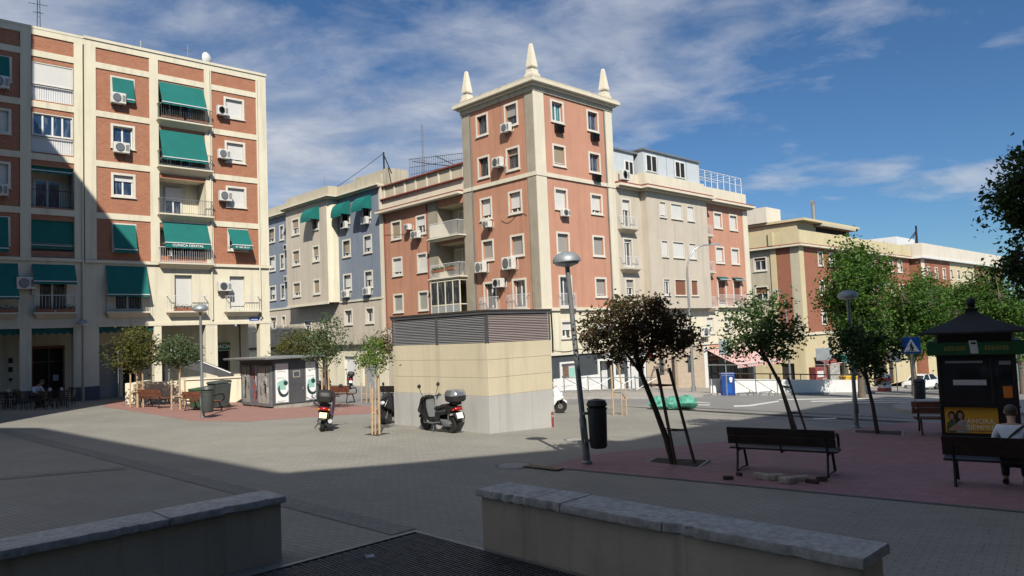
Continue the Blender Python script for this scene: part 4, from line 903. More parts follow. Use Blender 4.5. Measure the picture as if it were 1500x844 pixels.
def far_block():
    zb = -7.5; o0 = C2+A*32.2-B*1.2; t = thing('far_pale_apartment_block', 'pale apartment block with white parapet farthest down the street', 'building', base(o0, zb), ROTA)
    F = Face(t, zb); FL = Face(t, zb, (0, 0), (0, 1), (-1, 0)); L = 40; m = MB()
    zs = [(7.6, 9.1), (4.6, 6.1), (1.6, 3.1)]; us = [(2.0+k*3.3, 3.3+k*3.3) for k in range(11)]
    rw = [(a, b, z0, z1) for z0, z1 in zs for a, b in us]
    for a, b, mt in ((0, 1.4, 'pale'), (1.4, 12, 'brick2'), (12, 24, 'yellow'), (24, L, 'brick2')): wall(m, F, a, b, 0, 10.0, [hole(w) for w in rw], mt)
    wall(m, F, 0, L, zb, 0, [], 'yellow'); wall(m, FL, 0, 10, zb, 10.0, [], 'brick2'); m.box(L-.2, L, 0.01, 10, 0, 10-zb, 'pale'); m.box(0, L, 9.8, 10, 0, 10-zb, 'pale'); m.box(.1, L, .1, 9.9, 9.9-zb, 10.05-zb, 'roofgrey'); m.build('wall', t, recalc=False)
    c = MB(); c.box(-.5, L, -.5, 10, 10.06-zb, 10.3-zb, 'white'); c.box(-.35, L, -.35, -.1, 10.301-zb, 12.0-zb, 'pale'); c.box(-.35, -.1, -.099, 10, 10.301-zb, 12.0-zb, 'pale'); c.build('parapet', t)
    c = MB(); c.box(1, 8, 3, 9, 10.301-zb, 13.3-zb, 'white'); c.box(12, 20, 4, 9, 10.301-zb, 12.6-zb, 'pale'); c.build('roof_storey', t)
    for w in rw[:22]: window(F, w, t, RND.choice((.5, 1, .8)))
    h = thing('roof_antenna', 'dark lattice antenna on the roof far down the street', 'antenna', base(o0+A*9+B*3, 10.3), ROTA); k = MB()
    k.tube([(0, 0, 0), (0, 0, 5.0)], .12, 'blackmetal', 6); k.tube([(-3.5, 0, 2.6), (0, 0, 4.3)], .06, 'blackmetal', 5); k.tube([(-1.2, 0, 0), (0, 0, 4.6)], .07, 'blackmetal', 5); k.tube([(-1.5, 0, 3.2), (.6, .2, 4.2)], .06, 'blackmetal', 5); k.build('mast', h)
    return t
far = far_block()
# ================================================================ the tall blocks round the square behind the camera (they throw its shade)
def shade_block(name, label, pts, h, zb=-.6):
    c = Vector((sum(p[0] for p in pts)/len(pts), sum(p[1] for p in pts)/len(pts), 0))
    t = thing(name, label, 'building', base(c, zb)); m = MB()
    m.prism([(p[0]-c.x, p[1]-c.y, 0) for p in pts], (0, 0, h-zb), 'caster'); m.build('wall', t)
    m = MB()
    for z in [3.5+3*k for k in range(int((h-4)/3))]:
        m.prism([((p[0]-c.x)*1.006, (p[1]-c.y)*1.006, z) for p in pts], (0, 0, .22), 'creamw')
    m.pieces('string_course', t)
    return t
SUN_AZ = Vector((.14, -.99, 0)).normalized(); SUN_EL = R_(42)
kt = 1/math.tan(SUN_EL)
def roof_over(p, H): q = Vector(p)+SUN_AZ*((H-p[2])*kt); return (q.x, q.y)     # where a roof edge at height H must stand to shade p
e1, e2 = roof_over((-21.83, 44.29, 7.45), 26), roof_over((-26.1, 40.35, 15.6), 26)
shade_block('tall_side_block', 'tall plain apartment block standing left of the picture beside the cafe terrace', [e1, e2, (e2[0]-5, e2[1]-3), (e1[0]-9, e1[1]-7)], 26)
shade_block('upper_shade_block', 'unseen taller plain block added behind the left one to shape its shade', [(e2[0]-.02, e2[1]+.3), (e2[0]-1.5, e2[1]+4), (e2[0]-7, e2[1]+2), (e2[0]-5.2, e2[1]-2.8)], 36)  # unseen block, added so its edge shapes the shade high on the brick facade
GS = [(-18.43, 26.65, -.05), (-16.63, 26.2, -.07), (-8.8, 18.99, -.08), (-4.81, 15.3, -.09), (-2.37, 16.28, -.15), (.35, 17.8, -.28), (2.0, 18.7, -.4), (5.21, 23.2, -.59), (9.56, 28.19, -.89), (21.86, 44.14, -2.04)]
HB = 23; RF = [roof_over(p, HB) for p in GS]
shade_block('tall_corner_block', 'tall plain apartment block behind the low walls on the left', [RF[0], RF[1], RF[2], RF[3], (RF[3][0]-2, RF[3][1]-14), (RF[0][0]-10, RF[0][1]-10)], HB)
shade_block('tall_row_block', 'long tall plain apartment block behind the kiosk on the right', [RF[3], RF[4], RF[5], RF[6], RF[7], RF[8], RF[9], (RF[9][0]+7, RF[9][1]-9), (RF[3][0]+6, RF[3][1]-16)], HB)
print('roof pts', e1, e2, RF)
# ================================================================ ground
def AB(p): return (A.x*p[0]+A.y*p[1], B.x*p[0]+B.y*p[1])
def clip(poly, a, sgn):
    out = []
    for i in range(len(poly)):
        p, q = poly[i], poly[(i+1) % len(poly)]
        ip, iq = (p[0]-a)*sgn >= 0, (q[0]-a)*sgn >= 0
        if ip: out.append(p)
        if ip != iq:
            t = (a-p[0])/(q[0]-p[0]); out.append((a, p[1]+(q[1]-p[1])*t))
    return out
def sheet(name, poly, dz, mat, skirt=0, skmat=None):
    pa = [AB(p) for p in poly]; lo, hi = min(p[0] for p in pa), max(p[0] for p in pa); mb = MB()
    cuts = [x for x in [-600, -300, -100, -50, -20]+list(range(-10, 72))+[80, 100, 150, 200, 400, 700] if lo < x < hi]
    ed = [lo]+cuts+[hi]
    for a0, a1 in zip(ed, ed[1:]):
        q = clip(clip(pa, a0, 1), a1, -1)
        if len(q) > 2: mb.poly([ab(a, b, dz) for a, b in q], mat)
    if skirt:
        n = len(pa)
        for i in range(n):
            p, q = pa[i], pa[(i+1) % n]; k = max(1, int(abs(q[0]-p[0]))); 
            for j in range(k):
                s0, s1 = j/k, (j+1)/k
                P0 = (p[0]+(q[0]-p[0])*s0, p[1]+(q[1]-p[1])*s0); P1 = (p[0]+(q[0]-p[0])*s1, p[1]+(q[1]-p[1])*s1)
                mb.poly([ab(*P0, dz), ab(*P1, dz), ab(*P1, dz-skirt), ab(*P0, dz-skirt)], skmat)
    o = mb.build(name, recalc=False)
    for p in o.data.polygons:
        if p.normal.z < -.1: p.flip()
    return structure(o)
def strip(p, q, w):
    p, q = Vector((p[0], p[1], 0)), Vector((q[0], q[1], 0)); n = (q-p).normalized(); n = Vector((-n.y, n.x, 0))*w/2
    return [p+n, q+n, q-n, p-n]
g = sheet('ground', [ab(-600, -400), ab(700, -400), ab(700, 600), ab(-600, 600)], 0, 'asphalt')
sheet('plaza', [ab(-60, -40), ab(-60, 54), ab(20, 54), ab(20.5, 41), G(590, 597), G(700, 594), G(780, 593), G(960, 594), G(1040, 600), G(1085, 607), G(1120, 616), G(1230, 628), G(1330, 619), G(1560, 614), ab(40, -10), ab(40, -40)], .004, 'paver')
sheet('red_paving', [G(798, 684), G(1500, 750), G(1900, 788), G(1900, 612), G(1500, 622), G(1330, 619), G(1240, 629), G(1040, 649), G(862, 667)], .008, 'redpaver')
sheet('rose_paving', [G(150, 596), G(205, 604), G(282, 617), G(360, 618), G(445, 612), G(590, 603), ab(19.5, 30), ab(20, 40), ab(17, 44), ab(13, 46)], .008, 'redpaver2')
def px_band(a, b, w, name='paving_band', dz=.012, mat='band'): sheet(name, strip(G(*a), G(*b), w), dz, mat)
px_band((6, 632), (592, 780), .42); px_band((-60, 707), (186, 686), .35)
px_band((796, 684.5), (1500, 751), .12, 'kerb_strip', .012, 'kerbdark')
sheet('sidewalk', [ab(26, 34), G(740, 587), G(850, 584.5), G(950, 584.5), G(1030, 582), Vector((11.5, 43.9, 0)), Vector((15.3, 44.3, 0)), Vector((24.4, 50.9, 0)), ab(60, 24.5), ab(64, 33), ab(34.2, 33)], .12, 'pavement', .16, 'kerb')
sheet('sidewalk', [ab(62, 25.5), ab(120, 24.5), ab(120, 33), ab(66, 33)], .12, 'pavement', .16, 'kerb')
sheet('traffic_island', [G(1306, 598), G(1320, 604), G(1345, 607), G(1600, 611), G(1600, 588), G(1400, 591), G(1330, 593)], .12, 'pavement', .16, 'kerb')
def mark(name, pts, dz=.006): sheet(name, [G(*p) for p in pts], dz, 'roadpaint')
mark('lane_marking', [(1020, 588.6), (1041, 590.2), (1040, 591), (1018, 589.6)]); mark('lane_marking', [(1017, 592.2), (1041, 593), (1038, 594.3), (1015, 593.4)])
mark('lane_marking', [(1074, 594.2), (1096, 593.6), (1140, 587.2), (1142, 588.6), (1099, 595.6), (1076, 596.4)])
for k, (y, x0, x1) in enumerate(((585.2, 1142, 1385), (587.6, 1190, 1392), (590.2, 1230, 1380))): mark('crossing_stripe', [(x0, y), (x1, y-2.3), (x1+4, y-.9), (x0-4, y+1.3)])
mark('lane_marking', [(1192, 613), (1224, 612.3), (1226, 613.6), (1190, 614.6)])
# manholes and drain covers
for (p, r, l) in (((753, 683), .34, 'round iron manhole cover in the shade edge of grey paving'), ((845, 645), .3, 'small round cover beside the lamp post')):
    q = G(*p); t = thing('manhole_cover', l, 'manhole cover', q+Vector((0, 0, .006))); m = MB(); m.lathe([(r, .0), (r, .012), (r-.04, .014), (0, .012)], 'kerb', n=28); m.build('lid', t)
    m = MB(); m.lathe([(r+.05, 0), (r+.05, .01), (r+.004, .011), (r+.004, 0)], 'ironlid', n=28); m.build('rim', t)
m = MB(); m.box(-.45, .45, -.12, .12, 0, .018, 'blackmetal'); [m.box(-.42+k*.09, -.37+k*.09, -.1, .1, .0185, .024, 'blackmetal') for k in range(10)]
o = m.build('drain_grate'); o.location = G(795, 687)+Vector((0, 0, .016)); o.rotation_euler.z = R_(-40); tag(o, 'narrow iron drain grate at the corner of the red paving', 'drain grate')
# ---------------------------------------------------------------- front walls with worn coping, steel grating between
def low_wall(name, label, p0, dirv, nrm, L, h, th, seed, slabs):
    rr = random.Random(seed); rz = math.atan2(dirv.y, dirv.x); t = thing(name, label, 'low wall', Vector((p0.x, p0.y, -.1)), rz, 'low walls at the grating')
    s = 1 if (Vector((-dirv.y, dirv.x, 0))-nrm).length < .1 else -1      # thickness goes to +y*s
    m = MB(); nx = 40; rings = []
    for k in range(nx+1):
        x = L*k/nx; j = rr.uniform(0, .012)
        rings.append([(x, s*(j), 0), (x, s*j, h-.085), (x, s*th, h-.085), (x, s*th, 0)])
    m.loft(rings, 'wallrough'); m.build('body', t, smooth=True)
    for a, b in zip(slabs, slabs[1:]):
        m = MB(); rings = []; n = max(4, int((b-a)/.06)); off = rr.uniform(-.012, .012); tl = rr.uniform(-.01, .01)
        for k in range(n+1):
            x = a+.006+(b-a-.012)*k/n; c = rr.uniform(0, .010)+(rr.uniform(.012, .04) if rr.random() < .14 else 0); z = h+tl*(k/n-.5)+off*.4; c2 = rr.uniform(0, .006)
            y0, y1 = -.05+off, th+.05+off*.5
            rings.append([(x, s*(y0+c*.5), h-.083+c*.3), (x, s*(y0+c), h-.03-c*.5), (x, s*(y0+.012+c*1.1), z-.003), (x, s*(y1-.03-c2), z), (x, s*(y1-c2), h-.02), (x, s*y1, h-.083)])
        m.loft(rings, 'granite'); m.build('coping_slab', t, smooth=True, ang=50)
    return t
pR = ab(5.98, 6.80); low_wall('low_wall', 'low rendered wall with a pale granite coping, right of the grating', pR, -B, A, 4.4, .81, .48, 3, [-.05, .85, 1.3, 2.6, 4.45])
pL = ab(4.25, 8.47); low_wall('low_wall', 'low rendered wall with a chipped split coping, left of the grating', pL, -A, B, 9, .83, .5, 7, [-.05, 1.3, 2.9, 4.6, 6.4, 9])
def grating():
    t = thing('floor_grating', 'dark steel floor grating set in the ground between the two low walls', 'floor grating', ab(-3.0, 3.0)+Vector((0, 0, .0)), ROTA); W, D = 8.9, 5.05
    m = MB(); zz = .02
    for k in range(int(D/.055)):
        y = k*.055; m.box(0, W, y, y+.016, zz-.028, zz, 'grate')
    for k in range(int(W/.11)):
        x = k*.11; m.box(x, x+.008, 0, D, zz-.02, zz-.006, 'grate')
    m.build('bar', t)
    m = MB(); m.box(-.06, W+.06, -.06, -.002, -.04, .024, 'greymetal'); m.box(-.06, W+.06, D+.002, D+.06, -.04, .024, 'greymetal'); m.box(W+.002, W+.06, 0, D, -.04, .024, 'greymetal'); m.box(W*.5-.02, W*.5+.02, 0, D, -.03, .023, 'greymetal'); m.build('frame', t)
    m = MB(); m.box(0, W, 0, D, -.05, -.012, 'dark'); m.build('pit', t)
grating()
q = ab(4.6, 5.9); m = MB(); m.add([(0, 0, .0), (.10, .02, .012), (.06, .07, .03), (.0, .1, .01), (-.06, .05, .025), (-.03, .02, .04)], [(0, 1, 2, 5), (5, 2, 3, 4), (0, 5, 4)], 'paper'); o = m.build('paper_scrap', recalc=False); q = G(537, 824); o.location = q+Vector((0, 0, .045)); tag(o, 'small white paper scrap lying on the steel grating', 'litter')
# ---------------------------------------------------------------- plant box / substation
def substation():
    bx = Vector((-.80, 21.93, -.62)); t = thing('ventilation_building', 'small ochre and grey windowless block with louvred vents round its top', 'utility building', bx, ROTA); zb = bx.z
    W, D = 2.75, 4.78; m = MB()
    m.box(-.015, W+.015, -.015, D+.015, 0, .74-zb, 'boxgrey')
    for k, (z0, z1) in enumerate(((.745, 1.272), (1.28, 1.805), (1.813, 2.31))): m.box(0, W, 0, D, z0-zb, z1-zb, 'boxcream'); m.box(.012, W-.012, .012, D-.012, z1-zb-.01, z1-zb+.016, 'boxcream')
    m.build('wall', t, bevel=.008)
    FR = Face(t, zb); FL = Face(t, zb, (0, 0), (0, 1), (-1, 0))
    m = MB(); m.box(.06, W-.06, .06, D-.06, 2.31-zb, 3.15-zb, 'dark'); m.box(-.04, W+.04, -.04, D+.04, 3.17-zb, 3.25-zb, 'foldmetal'); m.box(-.06, W+.06, -.06, D+.06, 3.251-zb, 3.30-zb, 'barkdark'); m.build('roof', t)
    for F, L, mt, cuts in ((FR, W, 'louvrepink', [0, W]), (FL, D, 'louvre', [0, 2.35, D])):
        for a, b in zip(cuts, cuts[1:]):
            o = MB(); o.fb(F, a+.01, a+.06, -.02, .02, 2.315, 3.165, 'foldmetal'); o.fb(F, b-.06, b-.01, -.02, .02, 2.315, 3.165, 'foldmetal'); fr = o.pieces('louvre_frame', t)[0]
            s = MB(); n = 16
            for k in range(n):
                z = 2.33+(.83)*k/n; s.hexa([F.P(a+.06, .012, z), F.P(b-.06, .012, z), F.P(b-.06, -.05, z+.045), F.P(a+.06, -.05, z+.045), F.P(a+.06, .012, z+.01), F.P(b-.06, .012, z+.01), F.P(b-.06, -.05, z+.055), F.P(a+.06, -.05, z+.055)], mt)
            s.build('louvre', fr)
    return t
substation()
# ================================================================ street furniture
def bench(label, loc, rz, wood='bench', arm=1):
    t = thing('park_bench', label, 'bench', loc, rz, 'park benches'); L = .98
    m = MB()
    for k, y in enumerate((-.24, -.13, -.02, .09)): m.box(-L, L, y, y+.095, .42+.006*abs(k-1.5), .455+.006*abs(k-1.5), wood)
    m.build('seat', t, bevel=.006)
    m = MB()
    for z in (.535, .699): m.hexa([(-L, .20+.25*(z-.5), z), (L, .20+.25*(z-.5), z), (L, .235+.25*(z-.5), z), (-L, .235+.25*(z-.5), z), (-L, .23+.25*(z-.5), z+.16), (L, .23+.25*(z-.5), z+.16), (L, .265+.25*(z-.5), z+.16), (-L, .265+.25*(z-.5), z+.16)], wood)
    m.build('backrest', t, bevel=.006)
    for x in (-.82, .82):
        m = MB(); m.tube([(x, -.36, .02), (x, -.27, .25), (x, -.20, .41)], .028, 'blackmetal', 6); m.tube([(x, .28, .02), (x, .22, .25), (x, .19, .42), (x, .235, .58), (x, .285, .80)], .024, 'blackmetal', 6)
        m.tube([(x, -.36, .022), (x, .0, .05), (x, .28, .022)], .018, 'blackmetal', 6); m.box(x-.02, x+.02, -.24, .2, .385, .415, 'blackmetal'); m.build('leg_frame', t, smooth=True)
    x = .90*arm; m = MB(); m.tube([(x, -.26, .42), (x, -.40, .47), (x, -.42, .60), (x, -.35, .71), (x, -.22, .73), (x, -.02, .70), (x, .26, .66)], .026, 'blackmetal', 6); m.build('armrest', t, smooth=True)
    m = MB(); m.tube([(0, -.2, .40), (0, .18, .40), (0, .235, .58), (0, .28, .79)], .016, 'blackmetal', 6); m.build('brace', t)
    return t
def gp(x, y, dz=0): return Vector((x, y, gz(x, y)+dz))
bench('dark park bench seen from behind on the red paving, rubble lying in front', gp(5.03, 14.27, .01), R_(146), 'bench', -1)
bench('dark park bench with a man in a pale shirt seated on it', gp(8.1, 12.36, .01), R_(146), 'bench', -1)
bench('brown park bench beside the black kiosk, facing the square', gp(11.45, 19.95, .01)+Vector((.45, .52, 0)), R_(-22), 'benchred', -1)
bench('red brown bench by the cream wall between two staked trees', gp(-17.1, 35.3, .01), R_(145), 'benchred', 1)
bench('red brown bench in front of the green and dark rubbish bins', gp(-13.7, 32.6, .01), R_(150), 'benchred', -1)
bench('red brown bench behind the slim tree right of the grey kiosk', gp(-9.1, 38.0, .01), R_(152), 'benchred', -1)
bench('dark brown bench half hidden by the ochre ventilation block', gp(-5.9, 37.6, .01), R_(152), 'bench', 1)
LAMP0 = None
def lamp(label, loc, pole='greymetal', tilt=0, h=4.1, rz=0):
    global LAMP0
    if LAMP0 is None:
        t = thing('street_lamp', label, 'street lamp', loc, rz, 'mushroom street lamps'); m = MB()
        m.lathe([(.11, 0), (.11, .05), (.075, .08), (.075, .9), (.06, .95), (.05, 4.0), (.075, 4.02), (.075, 4.12)], pole, n=14); m.build('pole', t, smooth=True)
        m = MB(); prof = [(.30, 4.1)]+[(.30*math.cos(a), 4.12+.2*math.sin(a)) for a in [R_(x) for x in (0, 15, 30, 45, 60, 75, 88)]]; m.lathe(prof, 'signback', n=24); m.build('lamp_shade', t, smooth=True)
        m = MB(); m.lathe([(.07, 4.0), (.24, 4.05), (.27, 4.098), (0, 4.099)], 'white', n=20); m.build('diffuser', t, smooth=True)
        m = MB(); m.box(-.06, .06, -.083, -.07, .45, .75, 'greymetal'); m.build('hatch', t)
        LAMP0 = t
    else:
        t = dup(LAMP0, loc, rz, label)
    t.rotation_euler = (0, tilt, rz); t.scale = (1, 1, h/4.1); return t
lamp('mushroom street lamp with litter bin at the edge of the red paving', gp(1.42, 15.69), tilt=R_(-3.2), h=4.25)
lamp('mushroom street lamp beside the leafy tree pit on the right of the square', gp(10.33, 22.88), h=4.0)
lamp('mushroom street lamp in the sun behind a grey litter bin near the closed kiosk', gp(-12.2, 29.05), h=4.2, tilt=R_(-.5))
lamp('mushroom street lamp standing against the arcade pillars in the shade', gp(-24.05, 41.45), h=4.3)
def tall_lamp(label, loc, h, out, rz):
    t = thing('arm_street_light', label, 'street light', loc, rz, 'tall street lights with curved arms'); m = MB()
    pts = [(0, 0, 0), (0, 0, h-1.9)]+[(out*.75*(1-math.cos(a)), 0, h-1.9+1.75*math.sin(a)) for a in [R_(x) for x in (15, 35, 55, 75, 90)]]+[(out, 0, h-.12)]
    m.tube(pts, [.10, .065]+[.05]*5+[.04], 'steel', 10); m.build('pole', t, smooth=True)
    m = MB(); m.loft([[(out-.05+s*.75, y*(1-.5*s), h-.17+z+.03*s) for y, z in ((-.12, 0), (.12, 0), (.09, .11), (-.09, .11))] for s in (0, .5, 1)], 'signback'); m.build('lamp_head', t, smooth=True)
    m = MB(); m.lathe([(.16, 0), (.16, .35), (.1, .4)], 'steel', n=12); m.build('base', t)
tall_lamp('tall curved arm street light in front of the beige block', gp(11.05, 46.6, .1), 9.35, 1.75, R_(15))
tall_lamp('slim curved arm street light before the brick gable across the street', gp(24.6, 67), 9.0, -1.2, R_(10))
tall_lamp('curved arm street light rising among the plane trees', gp(24.4, 52), 7.6, 1.8, R_(12))
def litter_bin(label, loc, rz, mat='bin', r=.19, h=.82, z=.35):
    t = thing('litter_bin', label, 'litter bin', loc, rz, 'litter bins'); m = MB()
    n = 20; m.lathe([(r*.86, z), (r*.9, z+.02), (r, z+h*.8), (r+.012, z+h*.8), (r+.012, z+h*.84), (r*.98, z+h*.84)], mat, n=n); m.build('body', t, smooth=True)
    m = MB(); m.lathe([(r*.9, z+h*.85), (r+.02, z+h*.9), (r*.9, z+h), (r*.3, z+h+.03), (0, z+h+.03)], mat, n=n); m.build('hood', t, smooth=True)
    m = MB(); m.box(-.03, .03, r-.02, r+.10, z+.1, z+.16, 'greymetal'); m.box(-.03, .03, r-.02, r+.10, z+h*.7, z+h*.76, 'greymetal'); m.pieces('bracket', t)
    m = MB(); m.lathe([(r*.75, z-.03), (r*.86, z-.001)], mat, n=n); m.build('base', t)
    return t
litter_bin('black litter bin hung on the near lamp post', gp(1.66, 15.55), R_(100), 'bin', .2, .95, .38)
litter_bin('grey litter bin fixed to the sunlit lamp post by the closed kiosk', gp(-11.95, 28.9), R_(60), 'bingrey', .24, .95, .25)
litter_bin('black litter bin hung on the pedestrian crossing sign post', gp(18.3, 33.95), R_(100), 'bin', .24, .85, .3)
def wheel_bin(label, loc, rz, mat, w, d, h):
    t = thing('wheeled_bin', label, 'rubbish bin', loc, rz, 'wheeled rubbish bins'); m = MB()
    m.loft([[(-w*.4, -d*.4, .08), (w*.4, -d*.4, .08), (w*.4, d*.4, .08), (-w*.4, d*.4, .08)], [(-w*.5, -d*.5, h*.88), (w*.5, -d*.5, h*.88), (w*.5, d*.5, h*.88), (-w*.5, d*.5, h*.88)]], mat); m.build('body', t, bevel=.02)
    m = MB(); m.hexa([(-w*.53, -d*.56, h*.885), (w*.53, -d*.56, h*.885), (w*.53, d*.53, h*.90), (-w*.53, d*.53, h*.90), (-w*.5, -d*.5, h*.95), (w*.5, -d*.5, h*.95), (w*.5, d*.5, h), (-w*.5, d*.5, h)], mat); m.build('lid', t, bevel=.015)
    for x in (-w*.38, w*.38):
        m = MB(); m.lathe([(.09, x-.025), (.09, x+.025)], 'tyre', (0, d*.38, .09), 12, axis=0); m.build('wheel', t)
wheel_bin('green wheeled bin behind the bench', gp(-14.45, 33.9), R_(-40), 'bingreen', .62, .6, .98)
wheel_bin('dark grey wheeled bin beside the green bin', gp(-13.75, 34.6), R_(-40), 'bingrey', .85, .75, 1.28)
# ---------------------------------------------------------------- closed grey kiosk with posters
def closed_kiosk():
    o = Vector((-11.05, 33.92, gz(-11.05, 33.92)-.05)); zb = o.z; t = thing('closed_newsstand', 'closed grey metal newsstand with poster panels and flat overhanging roof', 'kiosk', o, ROTA); W, D = 2.35, 3.3
    FR = Face(t, zb); FL = Face(t, zb, (0, 0), (0, 1), (-1, 0)); zt = 1.78; z0 = zb+.18
    m = MB(); m.box(0, W, 0, D, .16, zt-zb, 'foldmetal'); m.build('body', t, bevel=.02)
    m = MB(); m.box(.05, W+.15, -.12, D, 0, .158, 'pavement'); m.build('base', t)
    m = MB(); m.box(-.55, W+.3, -.5, D+.75, zt-zb+.06, zt-zb+.14, 'steel'); m.box(-.2, W+.1, -.15, D+.1, zt-zb+.001, zt-zb+.059, 'foldmetal'); m.build('roof', t, bevel=.015)
    for u0, u1 in ((.08, .8), (1.6, 2.2)):
        m = MB(); m.fb(FR, u0, u1, .004, .03, z0+.05, zt-.12, 'greymetal'); p = m.build('poster_case', t)
        m = MB(); m.fb(FR, u0+.05, u1-.05, .032, .036, z0+.1, zt-.17, 'letterwhite'); m.build('poster', p)
        m = MB(); c = (u0+u1)/2+.08; zc = .42
        a = [(c+.30*math.cos(x)*.95, zc+.34*math.sin(x)) for x in [R_(k) for k in range(150, 345, 15)]]; b = [(c+.02+.21*math.cos(x), zc+.09+.30*math.sin(x)) for x in [R_(k) for k in range(340, 150, -15)]]
        cl = lambda L_: [FR.P(min(max(u, u0+.055), u1-.055), .038, z) for u, z in L_]
        m.poly(cl(a+b), 'mintdark'); m.build('poster_mark', p, recalc=False)
        m = MB(); m.lathe([(.0001, 0), (.11, 0), (.11, .002), (.0001, .002)], 'mintdark', tuple(FR.P(min(c+.12, u1-.18), .0405, zc+.30)), 18, axis=1); m.build('poster_mark', p)
        m = MB(); m.poly(cl([(u0+.1, zc-.0), (c+.1, zc), (c+.1, zc+.5), (u0+.14, zc+.35)]), 'mint'); m.build('poster_field', p, recalc=False)
        m = MB(); [m.fb(FR, u0+.12, u0+.12+l, .037, .039, z, z+.025, 'pgrey') for l, z in ((.3, 1.32), (.42, 1.24), (.34, .95), (.4, -.1), (.3, -.16))]; m.pieces('poster_print', p)
    m = MB(); m.fb(FR, .84, 1.56, .004, .025, z0+.03, zt-.1, 'foldmetal'); m.fb(FR, 1.0, 1.35, .026, .035, .95, 1.25, 'stone'); m.fb(FR, 1.03, 1.32, .036, .04, .98, 1.22, 'foldmetal'); p = m.build('door', t); m = MB(); m.fb(FR, 1.47, 1.51, .026, .07, .35, .5, 'steel'); m.build('handle', p)
    q = [('pgrey', 'pbrown', 0, 1.3, .12), ('pviolet', 'pred', 1.34, 2.1, .03), ('pgrey', 'hairdark', 2.14, 3.1, .06)]
    for a, b, u0, u1, d in q:
        m = MB(); m.fb(FL, u0+.02, u1-.02, .003, d, z0-.05, zt-.22, 'greymetal'); p = m.build('poster_case', t)
        m = MB(); m.fb(FL, u0+.1, u1-.1, d+.002, d+.006, z0+.08, zt-.3, a); m.build('poster', p)
        m = MB(); w = u1-u0; rr = random.Random(int(u0*10)+4)
        for k in range(9):
            uu = u0+.16+rr.random()*(w-.42); zz = z0+.2+rr.random()*1.2; m.fb(FL, uu, uu+rr.uniform(.05, .16), d+.0065+k*.0006, d+.0068+k*.0006, zz, zz+rr.uniform(.15, .5), rr.choice((b, 'paper', 'hairdark', b)))
        m.pieces('poster_print', p)
closed_kiosk()
# cream terrace wall before the arcade, sloping metal panel, etc.
def terrace_wall():
    p0 = Vector((-19.9, 38.0, 0)); p1 = Vector((-13.6, 39.2, 0)); d = (p1-p0); L = d.length; rz = math.atan2(d.y, d.x); zb = gz(-17, 38.5)-.35
    t = thing('terrace_wall', 'long low cream wall in front of the arcade with a rounded top', 'low wall', base(p0, zb), rz); m = MB(); m.box(0, L+2.2, 0, .3, 0, 1.52, 'cream'); m.box(0, .3, .301, 3.5, 0, 1.5, 'cream'); m.build('body', t, bevel=.02)
    m = MB(); m.box(2.9, L+2.3, -.06, .36, 1.521, 1.60, 'creamw'); m.build('coping', t, bevel=.015)
    s = thing('ramp_canopy', 'slanted grey metal canopy above the wall by the arcade steps', 'canopy', base(p0+d.normalized()*1.2+Vector((.2, 1.2, 0)), zb+1.5), rz); m = MB()
    m.hexa([(0, 0, 1.0), (3.3, 0, -.1), (3.3, .9, -.1), (0, .9, 1.0), (0, 0, 1.75), (3.3, 0, .22), (3.3, .9, .22), (0, .9, 1.75)], 'foldmetal'); m.build('panel', s)
    m = MB(); m.tube([(0, -.02, 1.78), (3.3, -.02, .25)], .035, 'whitemetal', 6); m.build('edge_tube', s)
    m = MB(); m.box(.05, .12, .4, .47, -1.4, .99, 'greymetal'); m.box(3.1, 3.17, .4, .47, -1.4, -.11, 'greymetal'); m.build('post', s)
terrace_wall()
